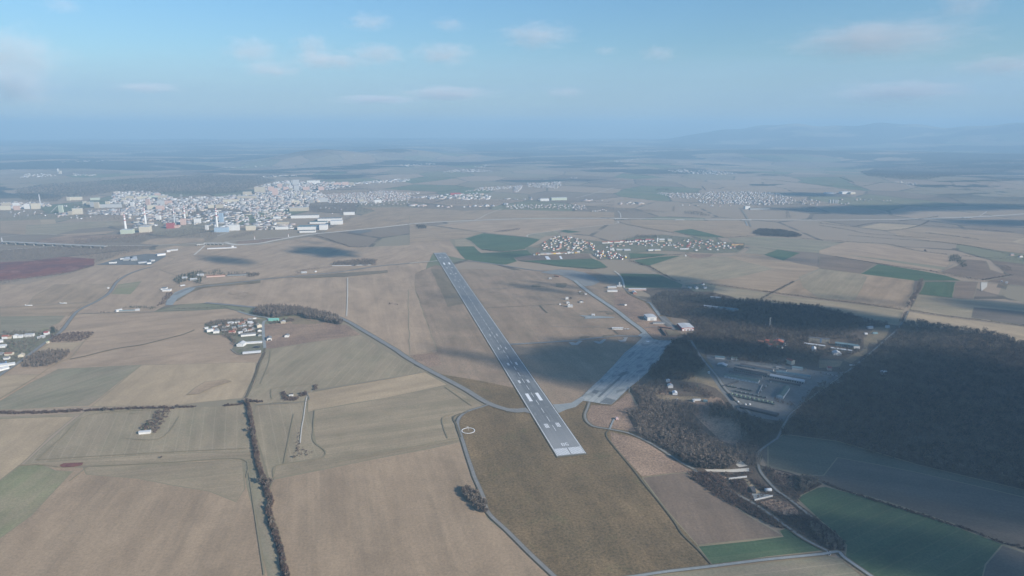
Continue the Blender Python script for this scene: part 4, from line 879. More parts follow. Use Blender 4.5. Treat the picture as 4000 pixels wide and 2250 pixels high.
# bottom right compound
r, L = place('storage_tank', 'silver cylinder tank lying beside the bottom right compound', 'tank', 'd2', 718, 432, 764, 430); V = []; F = []
for x in (-L/2, L/2):
    for k in range(14): V.append((x, 3+3*math.cos(k*.4488), 3.2+3*math.sin(k*.4488)))
F = [(k, (k+1) % 14, 14+(k+1) % 14, 14+k) for k in range(14)]+[tuple(range(13, -1, -1)), tuple(range(14, 28))]
mesh_obj('shell', V, F, cm('silver'), r, True); boxm('cradle', -L/2+1, -L/2+2, .6, 5.4, 0, 1.2, 'grey', r); boxm('cradle', L/2-2, L/2-1, .6, 5.4, 0, 1.2, 'grey', r)
bld('bunker', 'dark open bunker mouth on the pale compound slab', 'bunker', 'd2', 620, 438, 650, 440, 18, 3.5, 'dark', 'darkroof', 'flat'); bld('long_wall', 'pale concrete wall at the top of the compound', 'wall', 'd2', 455, 340, 585, 324, 1, 2.4, 'lgrey', 'palroof', 'flat'); bld('long_wall', 'pale concrete wall closing the foot of the compound', 'wall', 'd2', 640, 492, 770, 462, 1, 2.2, 'lgrey', 'palroof', 'flat')
# left field buildings
bld('farm_building', 'low white building at the tip of the overgrown strip', 'building', 'c0', 1395, 768, 1510, 758, 10, 4, 'white', 'palroof', 'gx', 1.5); bld('ruin', 'small white ruin inside the round thicket', 'ruin', 'c1', 330, 386, 372, 384, 6, 5, 'white', 'dark', 'flat')
bld('farm_building', 'white L-shaped building beside the left concrete pad', 'building', 'b0', 2040, 286, 2140, 284, 18, 6, 'white', 'palroof', 'flat'); bld('farm_building', 'white rear wing behind the white L-shaped building', 'building', 'b0', 2022, 268, 2085, 266, 26, 6, 'white', 'greyroof', 'flat')
for x0, y0, lab in ((316, 470, 'left of two white gliders parked at the field edge'), (752, 442, 'right of two white gliders parked at the field edge')):
    r, L = place('glider', lab, 'glider', 'b0', x0, y0, x0+95, y0-1); V = []; F = []
    for i, (x, q_) in enumerate(((-L/2, .3), (-L/2+4, 1.6), (0, 1.9), (L/2-2, 1.8), (L/2, .4))):
        for k in range(8): V.append((x, q_*math.cos(k*.7854), 2+q_*math.sin(k*.7854)))
        if i: F += [((i-1)*8+k, (i-1)*8+(k+1) % 8, i*8+(k+1) % 8, i*8+k) for k in range(8)]
    mesh_obj('fuselage', V, F, cm('white'), r, True); boxm('tail_fin', -L/2, -L/2+3, -.3, .3, 2, 6.5, 'white', r); boxm('wing', -1.5, 1.5, -7, 7, 2.2, 2.6, 'white', r)
for x0, y0, x1, y1, d, h, w_, r_, rt, lab in [(1465, 545, 1540, 528, 10, 5, 'white', 'palroof', 'gx', 'white building at the left end of the walled garden'), (1700, 532, 1755, 528, 10, 4, 'lgrey', 'palroof', 'gx', 'pale shed inside the walled garden'), (1500, 540, 1700, 532, 6, 3, 'grey', 'teal', 'gx', 'low glasshouse row inside the walled garden'),
                                         (2270, 222, 2330, 212, 9, 4, 'lgrey', 'palroof', 'arch', 'silver tunnel shed near the white L-shaped building'), (1348, 250, 1366, 250, 6, 4, 'white', 'white', 'flat', 'white hut on the verge of the long left road'), (578, 940, 604, 940, 8, 5, 'cream', 'lime', 'flat', 'small yellow hut next to the left village road'),
                                         (2290, 130, 2350, 128, 12, 6, 'lgrey', 'palroof', 'gx', 'grey building among the dark pines, left one'), (2390, 150, 2480, 145, 12, 6, 'grey', 'palroof', 'gx', 'grey building among the dark pines, middle one'), (2480, 95, 2560, 92, 12, 7, 'lgrey', 'palroof', 'gx', 'pale building among the dark pines, right one')]:
    bld('building', lab, 'building', 'b0', x0, y0, x1, y1, d, h, w_, r_, rt)
bld('barracks', 'long pink walled building behind the pines, left part', 'building', 'b1', 20, 112, 255, 98, 14, 6, 'pink', 'rust', 'gx', 2); bld('barracks', 'long dark building with bays, right of the pink one', 'building', 'b1', 285, 98, 515, 90, 16, 7, 'grey', 'darkroof', 'gx', 2, door=(12, 3, 'dark'))
bld('hut', 'white hut at the end of the row of bushes by the far taxiway', 'hut', 'b1', 1383, 44, 1408, 43, 8, 5, 'white', 'palroof', 'flat'); bld('ruined_shed', 'grey ruined building by the far left taxiway', 'shed', 'b1', 1215, 60, 1280, 58, 12, 5, 'lgrey', 'palroof', 'gx'); bld('barracks', 'long white wall on the field above the far taxiway', 'wall', 'a1', 1600, 1256, 2090, 1246, 3, 3, 'lgrey', 'palroof', 'flat')
# farm hamlet
for x0, y0, x1, y1, d, h, w_, r_, rt, lab in [(30, 803, 112, 790, 12, 8, 'white', 'palroof', 'flat', 'white block at the left tip of the hamlet'), (106, 818, 182, 812, 14, 7, 'white', 'palroof', 'flat', 'second white block from the left tip of the hamlet'), (0, 762, 45, 757, 8, 4, 'white', 'palroof', 'gx', 'low white shed at the far left tip of the hamlet'),
                                         (95, 748, 168, 735, 8, 4, 'white', 'palroof', 'flat', 'long white shed behind the white blocks of the hamlet'), (300, 815, 375, 815, 12, 5, 'pink', 'redroof', 'gx', 'pinkish house with dull red roof in the hamlet'), (455, 860, 642, 842, 13, 6, 'white', 'greyroof', 'gx', 'long white cow shed in the middle of the hamlet'),
                                         (660, 748, 720, 738, 16, 8, 'cream', 'beige', 'gy', 'cream gabled house at the hamlet road, upper one'), (665, 797, 715, 792, 14, 5, 'white', 'darkroof', 'gy', 'white gabled house below the cream one at the hamlet road'), (782, 908, 842, 902, 26, 6, 'white', 'greyroof', 'gy', 'barn with arched door right of the hamlet road'),
                                         (1003, 864, 1054, 862, 16, 5, 'white', 'greyroof', 'gy', 'lonely white hut on the rough pink grass'), (518, 952, 720, 938, 10, 4, 'white', 'palroof', 'gx', 'long white shed with parked machines behind'), (400, 985, 485, 985, 26, 8, 'white', 'palroof', 'gy', 'big white barn leaning over the hamlet front'),
                                         (610, 1000, 680, 1003, 10, 3, 'dark', 'dark', 'flat', 'black silage heap cover in front of the hamlet'), (475, 1078, 705, 1058, 16, 5, 'white', 'palroof', 'arch', 'long rounded silage hall at the front of the hamlet'), (540, 700, 600, 695, 10, 7, 'white', 'palroof', 'gx', 'white house at the top of the hamlet'),
                                         (555, 735, 600, 728, 8, 4, 'white', 'palroof', 'flat', 'small white garage below the top white house'), (800, 658, 925, 655, 12, 5, 'mint', 'mint', 'gx', 'mint green roofed house by the tree belt'), (955, 690, 1010, 688, 11, 6, 'beige', 'palroof', 'gy', 'beige gabled house right of the mint roofed one'),
                                         (670, 855, 715, 850, 12, 5, 'grey', 'darkroof', 'gy', 'dark grey barn near the hamlet road'), (555, 645, 648, 632, 5, 3, 'white', 'palroof', 'gx', 'thin white shed at the hamlet top edge'), (210, 790, 290, 785, 11, 5, 'grey', 'darkroof', 'gx', 'dark roofed house amid hamlet gardens, left one'),
                                         (425, 825, 480, 815, 9, 5, 'white', 'palroof', 'gx', 'white shed left of the long cow shed'), (545, 790, 595, 785, 9, 5, 'white', 'rust', 'gx', 'white house with rusty roof amid hamlet gardens'), (340, 760, 395, 755, 10, 5, 'lgrey', 'greyroof', 'gx', 'grey house amid hamlet gardens, middle one'), (420, 745, 480, 738, 10, 5, 'lgrey', 'teal', 'gx', 'teal roofed house amid hamlet gardens'),
                                         (290, 700, 340, 695, 9, 5, 'lgrey', 'palroof', 'gx', 'pale roofed cottage in the upper hamlet gardens'), (380, 690, 440, 683, 9, 5, 'white', 'greyroof', 'gx', 'white cottage in the upper hamlet gardens')]:
    bld('house' if 'house' in lab or 'cottage' in lab else 'farm_building', lab, 'house' if 'house' in lab or 'cottage' in lab else 'farm building', 'b1', x0, y0, x1, y1, d, h, w_, r_, rt, door=(1, 3.5, 'dark') if 'door' in lab else None)
# left edge village
for x0, y0, x1, y1, d, h, w_, r_, rt, lab in [(22, 888, 95, 885, 14, 8, 'white', 'redroof', 'gx', 'red roofed house at far left of the top village row'), (92, 885, 140, 882, 12, 7, 'beige', 'rust', 'gx', 'beige house second in the top village row'), (165, 880, 220, 876, 12, 9, 'white', 'palroof', 'gy', 'white gabled house third in the top village row'),
                                         (228, 875, 285, 872, 11, 7, 'white', 'palroof', 'gx', 'white house fourth in the top village row'), (305, 866, 415, 860, 14, 9, 'white', 'lgrey', 'flat', 'white two-storey block with windows in the top village row'), (468, 885, 500, 883, 10, 5, 'white', 'palroof', 'gx', 'small white annex beside the village block'),
                                         (505, 878, 555, 876, 11, 6, 'lgrey', 'palroof', 'gx', 'grey white house before the red roofed corner house'), (550, 838, 605, 836, 12, 8, 'white', 'crimson', 'gx', 'bright red roofed corner house by the left road'), (0, 935, 40, 930, 12, 7, 'white', 'palroof', 'gx', 'white house at the left edge, upper'),
                                         (0, 1000, 70, 995, 14, 6, 'white', 'palroof', 'gx', 'white house at the left edge, lower'), (52, 1100, 150, 1095, 14, 6, 'cream', 'rust', 'gx', 'orange roofed bungalow in the left village'), (225, 1120, 300, 1112, 16, 6, 'cream', 'beige', 'gy', 'cream gabled bungalow next to the left road'),
                                         (40, 1150, 110, 1145, 12, 5, 'white', 'greyroof', 'gx', 'white low house below the orange bungalow'), (-40, 1215, 60, 1208, 14, 6, 'blue', 'darkroof', 'gx', 'dark blue roofed hall at the left edge'), (-60, 1250, 190, 1215, 12, 5, 'white', 'palroof', 'gx', 'long white hall along the left road, upper one'), (-60, 1310, 120, 1262, 16, 5, 'white', 'palroof', 'gx', 'long white hall along the left road, lower one'),
                                         (-30, 1090, 30, 1088, 10, 5, 'grey', 'greyroof', 'gx', 'grey house left of the orange roofed bungalow')]:
    bld('house' if 'h' in lab else 'building', lab, 'house' if ('house' in lab or 'bungalow' in lab) else 'building', 'b0', x0, y0, x1, y1, d, h, w_, r_, rt, win=(2, 8, 'glass') if 'windows' in lab else None)
# industrial site at the left, white hall above
for x0, y0, x1, y1, d, h, w_, r_, lab in [(1545, 1190, 1640, 1186, 70, 8, 'grey', 'palroof', 'wide pale roofed factory hall, left one of the works'), (1645, 1192, 1730, 1185, 90, 8, 'grey', 'palroof', 'wide pale roofed factory hall, right one of the works'), (1370, 1225, 1460, 1222, 12, 8, 'white', 'dark', 'white fronted garage at the works entrance'), (1510, 1175, 1560, 1172, 14, 6, 'white', 'palroof', 'small white office at the works'),
                                     (1850, 1232, 1905, 1225, 20, 6, 'white', 'palroof', 'white shed at the near corner of the works'), (1740, 1225, 1850, 1215, 22, 5, 'lgrey', 'palroof', 'low pale shed in the middle of the works'), (1900, 1200, 1950, 1192, 20, 6, 'lgrey', 'palroof', 'grey shed at the right of the works'), (1980, 1130, 2085, 1118, 24, 9, 'white', 'palroof', 'white warehouse at the far right of the works'),
                                     (2098, 1082, 2140, 1080, 14, 10, 'white', 'white', 'white hall among poplars, left piece'), (2140, 1070, 2240, 1060, 12, 8, 'lgrey', 'palroof', 'long ribbed hall among poplars, right piece')]:
    bld('factory_hall', lab, hall, 'a0', x0, y0, x1, y1, d, h, w_, r_, 'flat')
bld('long_wall', 'very long white sheet-covered silage wall in the open field', 'wall', 'a1', 30, 1045, 395, 1030, 20, 5, 'white', 'palroof', 'flat'); bld('building', 'white cube at the right end of the long silage wall', 'building', 'a1', 338, 1030, 368, 1028, 12, 12, 'white', 'white', 'flat')
# parked vehicles
def vehicle(fr, x, y, L, Wd, hh, col, label, group, yaw, cat, nm, kind='car'):
    p = G(fr, x, y); r = empty(nm, (p[0], p[1], BZ+.05), yaw); tag(r, label, cat, group)
    if kind == 'car':
        boxm('body', -L/2, L/2, -Wd/2, Wd/2, .35, hh*.6, col, r); a = L*.28
        V = [(-a*1.3, -Wd*.46, hh*.6), (a, -Wd*.46, hh*.6), (a, Wd*.46, hh*.6), (-a*1.3, Wd*.46, hh*.6), (-a*.9, -Wd*.4, hh), (a*.5, -Wd*.4, hh), (a*.5, Wd*.4, hh), (-a*.9, Wd*.4, hh)]
        mesh_obj('cabin', V, [(4, 5, 6, 7), (0, 1, 5, 4), (1, 2, 6, 5), (2, 3, 7, 6), (3, 0, 4, 7)], cm('glass'), r)
    else:
        boxm('cargo_box', -L/2, L*.2, -Wd/2, Wd/2, .9, hh, col, r); boxm('cab', L*.24, L/2, -Wd*.46, Wd*.46, .6, hh*.82, 'grey', r)
    for sx in (-.32, .32):
        for sy in (-.5, .5):
            V = []; q_ = .35 if kind == 'car' else .5
            for yy in (sy*Wd-.12, sy*Wd+.12):
                for k in range(8): V.append((sx*L+q_*math.cos(k*.7854), yy, q_+q_*math.sin(k*.7854)))
            mesh_obj('wheel', V, [(k, (k+1) % 8, 8+(k+1) % 8, 8+k) for k in range(8)]+[tuple(range(7, -1, -1)), tuple(range(8, 16))], cm('dark'), r)
    return r
ordw = ['nearest', 'second nearest', 'third', 'fourth', 'fifth', 'furthest']
for i in range(6): vehicle('m', 2385+20*i, 405-14*i, 4.4, 1.8, 1.5, ['silver', 'blue', 'silver', 'white', 'dark', 'silver'][i], '%s %s car in the line beside the wood road car park' % (ordw[i], ['silver', 'blue', 'silver', 'white', 'dark', 'silver'][i]), 'cars parked beside the cream block', .9, 'car', 'parked_car')
def row_trucks(x0, y0, x1, y1, n, cols, where, L=7.5, W=2.6, h=3):
    k = 0
    for i in range(n):
        if random.random() < .08: continue
        t = i/(n-1); c = cols[i % len(cols)]
        k += 1; vehicle('m', x0+(x1-x0)*t, y0+(y1-y0)*t, L, W, h, c, '%s vehicle, %s from left in %s' % ({'lgrey': 'light grey'}.get(c, c), ordn(k-1), where), 'trucks parked in '+where, 1.25+random.uniform(-.06, .06), 'truck', 'parked_truck', 'truck')
row_trucks(170, 978, 320, 1006, 7, ['dark', 'green'], 'the short upper row of the yard'); row_trucks(400, 1022, 580, 1062, 8, ['dark', 'green'], 'the second short row of the yard')
row_trucks(290, 1062, 830, 1178, 24, ['green', 'dark', 'grey'], 'the long pale vehicle row'); row_trucks(235, 1110, 945, 1262, 30, ['green', 'lime', 'dark'], 'the upper green vehicle row'); row_trucks(270, 1145, 950, 1285, 28, ['green', 'dark', 'green'], 'the lower green vehicle row')
row_trucks(715, 1085, 900, 920, 8, ['dark', 'lgrey', 'green'], 'the rows behind the yard wall'); row_trucks(1800, 770, 2010, 820, 10, ['lgrey', 'dark', 'silver'], 'the lot below the bright red roof', 4.5, 1.9, 1.8)
for i, (x, y) in enumerate(((355, 1245), (478, 1288), (548, 1284))):
    p = G('m', x, y); V = []; F = []
    for a in range(5):
        for k in range(12): z = math.sin(a*math.pi/8)*3.2; q_ = math.cos(a*math.pi/8)*2.6; V.append((q_*math.cos(k*.5236), q_*math.sin(k*.5236), z))
        if a: F += [((a-1)*12+k, (a-1)*12+(k+1) % 12, a*12+(k+1) % 12, a*12+k) for k in range(12)]
    r = empty('white_dome', (p[0], p[1], BZ)); mesh_obj('dome', V, F, cm('white'), r, True); boxm('base', -2.7, 2.7, -2.7, 2.7, -.6, .02, 'grey', r)
    tag(r, ['leftmost white dome at the foot of the vehicle yard', 'middle white dome at the foot of the vehicle yard', 'rightmost white dome at the foot of the vehicle yard'][i], 'dome', 'white domes in the yard')
for i in range(6): vehicle('b3', 130+i*11, 765, 6, 2.4, 2.8, ['silver', 'white', 'grey'][i % 3], ordn(i)+' van from left at the right end of the long white airfield building', 'vans parked by the white airfield building', 1.4, 'van', 'parked_van', 'truck')
vehicle('d2', 1178, 884, 4.6, 1.9, 1.5, 'white', 'white car at the lower right road junction, on the verge', None, .5, 'car', 'parked_car'); vehicle('d2', 1172, 862, 4.6, 1.9, 1.5, 'silver', 'silver car at the lower right road junction, on the road', None, .2, 'car', 'parked_car')
# ------------------------------------------------------------------ villages and town
RN = {'redroof': 'red', 'rust': 'rusty red', 'darkroof': 'dark', 'greyroof': 'grey', 'palroof': 'pale', 'crimson': 'bright red', 'beige': 'beige'}
WN = {'white': 'white', 'cream': 'cream', 'pink': 'pink', 'lgrey': 'light grey', 'beige': 'beige', 'ochre': 'ochre', 'yellow': 'yellow'}
HV = []
def village(poly, spacing, where, group, roofs, walls, rows, ang=.3, size=(11, 9, 5), line=None):
    if line: pts = np.array([tuple(v) for v in (Vector(G(*line[0])).lerp(Vector(G(*line[1])), (i+.5)/line[2]) for i in range(line[2]))])
    else: pts = clear_of(scatter(PTS(poly), spacing, .8))
    def img(p): 
        v = Vector((p[0], p[1]*math.cos(PIT)+H*math.sin(PIT), p[1]*math.sin(PIT)-H*math.cos(PIT))); return 2000+2667*v[0]/v[1], v[2]/v[1]
    P_ = sorted([(*img(p), p[0], p[1]) for p in pts], key=lambda q: q[1]); n = len(P_); per = max(1, math.ceil(n/rows))
    for rI in range(rows):
        row = sorted(P_[rI*per:(rI+1)*per])
        for k, (_, _, x, y) in enumerate(row):
            wc = random.choice(walls); rc = random.choice(roofs); L = size[0]*random.uniform(.8, 1.35); D = size[1]*random.uniform(.85, 1.2); hh = size[2]*random.uniform(.8, 1.25)
            pos = '' if rows == 1 else ' in %s row' % ordn(rI)
            r = empty('house', (x, y, BZ), ang+random.choice((0, 0, math.pi/2))+random.uniform(-.12, .12)); tag(r, '%s-roofed %s house, %s from left%s, %s' % (RN[rc].replace(' ', '-'), WN[wc].replace(' ', '-'), ordn(k), pos, where), 'house', group)
            shell(L, D, hh, 'gx' if random.random() < .75 else 'gy', wc, rc, r, D*.36); CLEAR.append((x, y, L*.7+1)); HV.append((x, y))
RF = ['redroof', 'rust', 'darkroof', 'greyroof', 'palroof', 'rust', 'greyroof', 'redroof']; WL = ['white', 'cream', 'white', 'lgrey', 'pink', 'beige', 'white']
village(None, 0, 'front line of the big village', 'houses of the big village', RF, ['white', 'cream', 'pink', 'yellow', 'white'], 1, .05, (15, 10, 6), (('v', 95, 318), ('v', 580, 296), 19))
village(None, 0, 'long street of the big village', 'houses of the big village', ['redroof', 'redroof', 'crimson', 'rust'], ['white', 'cream', 'white'], 1, .12, (30, 11, 6), (('v', 835, 195), ('v', 1375, 163), 20))
village('v:190,200 350,112 460,125 600,155 690,190 665,240 630,275 400,272 185,268 175,240', 37, 'west part of big village', 'houses of the big village', RF, WL, 5, .5)
village('v:690,192 735,200 740,240 800,280 900,290 1000,310 1110,350 1105,362 785,362 720,300 690,260', 30, 'middle tail of big village', 'houses of the big village', ['redroof', 'rust', 'greyroof', 'redroof', 'palroof'], ['white', 'cream', 'yellow', 'pink', 'white'], 4, .9, (12, 10, 6))
village('v:1620,165 1760,150 1900,158 2060,160 2100,190 2240,205 2230,240 2020,285 1800,275 1790,240 1720,245 1740,200', 47, 'east part of big village', 'houses of the big village', RF, WL, 4, .2)
village('v:820,205 900,200 1380,175 1500,185 1620,180 1700,215 1690,245 1480,240 1200,215 960,235 840,250', 44, 'middle of big village behind the street', 'houses of the big village', RF, WL, 3, .12)
village('v:870,255 960,245 960,285 900,282', 40, 'lane near the pale farm barns', 'houses of the big village', RF, WL, 1, .12)
village('b1:60,745 250,690 560,655 640,700 640,810 420,830 300,800 100,790', 26, 'gardens of left hamlet', 'small houses of the left hamlet', ['darkroof', 'greyroof', 'rust', 'palroof'], ['white', 'lgrey', 'pink'], 3, .1, (10, 8, 4))
village(None, 0, 'red side street of big village', 'houses of the big village', ['redroof', 'crimson'], ['white', 'pink'], 1, 1.2, (12, 10, 6), (('v', 1725, 248), ('v', 1765, 190), 7))
village('b3:880,225 1010,215 1140,185 1240,205 1200,260 1160,290 1060,275 900,240', 38, 'hamlet behind the northern wood', 'houses behind the northern wood', ['redroof', 'palroof', 'greyroof'], WL, 2, .3)
village('a4:2380,1120 2576,1125 2700,1150 2700,1200 2560,1190 2470,1160 2390,1140', 55, 'village at right edge', 'houses of the right edge village', ['redroof', 'greyroof', 'palroof'], WL, 2, .1, (14, 10, 5))
for x0, y0, x1, y1, d, h, w_, r_, lab, nm in [(970, 266, 1050, 268, 14, 5, 'white', 'palroof', 'long pale farm barn in the village middle, left one', 'barn'), (1055, 272, 1120, 270, 30, 5, 'lgrey', 'palroof', 'pale square farm barn in the village middle', 'barn'), (1310, 274, 1370, 272, 16, 6, 'white', 'palroof', 'white hall by the village centre meadow, left one', 'hall'), (1375, 274, 1440, 272, 16, 6, 'beige', 'palroof', 'beige hall by the village centre meadow, right one', 'hall'),
                                             (1515, 172, 1558, 172, 20, 12, 'cream', 'palroof', 'cream school-like block right of the church', 'building'), (1645, 258, 1735, 257, 8, 4, 'white', 'palroof', 'long thin white shed below the red side street', 'barn'), (2190, 215, 2315, 212, 14, 6, 'ochre', 'rust', 'long ochre hall at the east end of the big village', 'hall'), (1700, 331, 1712, 331, 9, 5, 'white', 'white', 'lonely white hut on the lane below the big village', 'hut')]:
    bld(nm, lab, nm, 'v', x0, y0, x1, y1, d, h, w_, r_, 'gx', 2)
ch = bld('church', 'white church with pointed tower at the village street', 'church', 'v', 1425, 178, 1480, 178, 16, 13, 'cream', 'palroof', 'gx', 6, win=(1, 5, 'glass'))
boxm('tower', -30, -22, 2, 11, 0, 24, 'white', ch); V = [(-30.3, 1.7, 24), (-21.7, 1.7, 24), (-21.7, 11.3, 24), (-30.3, 11.3, 24), (-26, 6.5, 36)]; mesh_obj('spire', V, [(0, 1, 4), (1, 2, 4), (2, 3, 4), (3, 0, 4), (3, 2, 1, 0)], cm('greyroof'), ch)

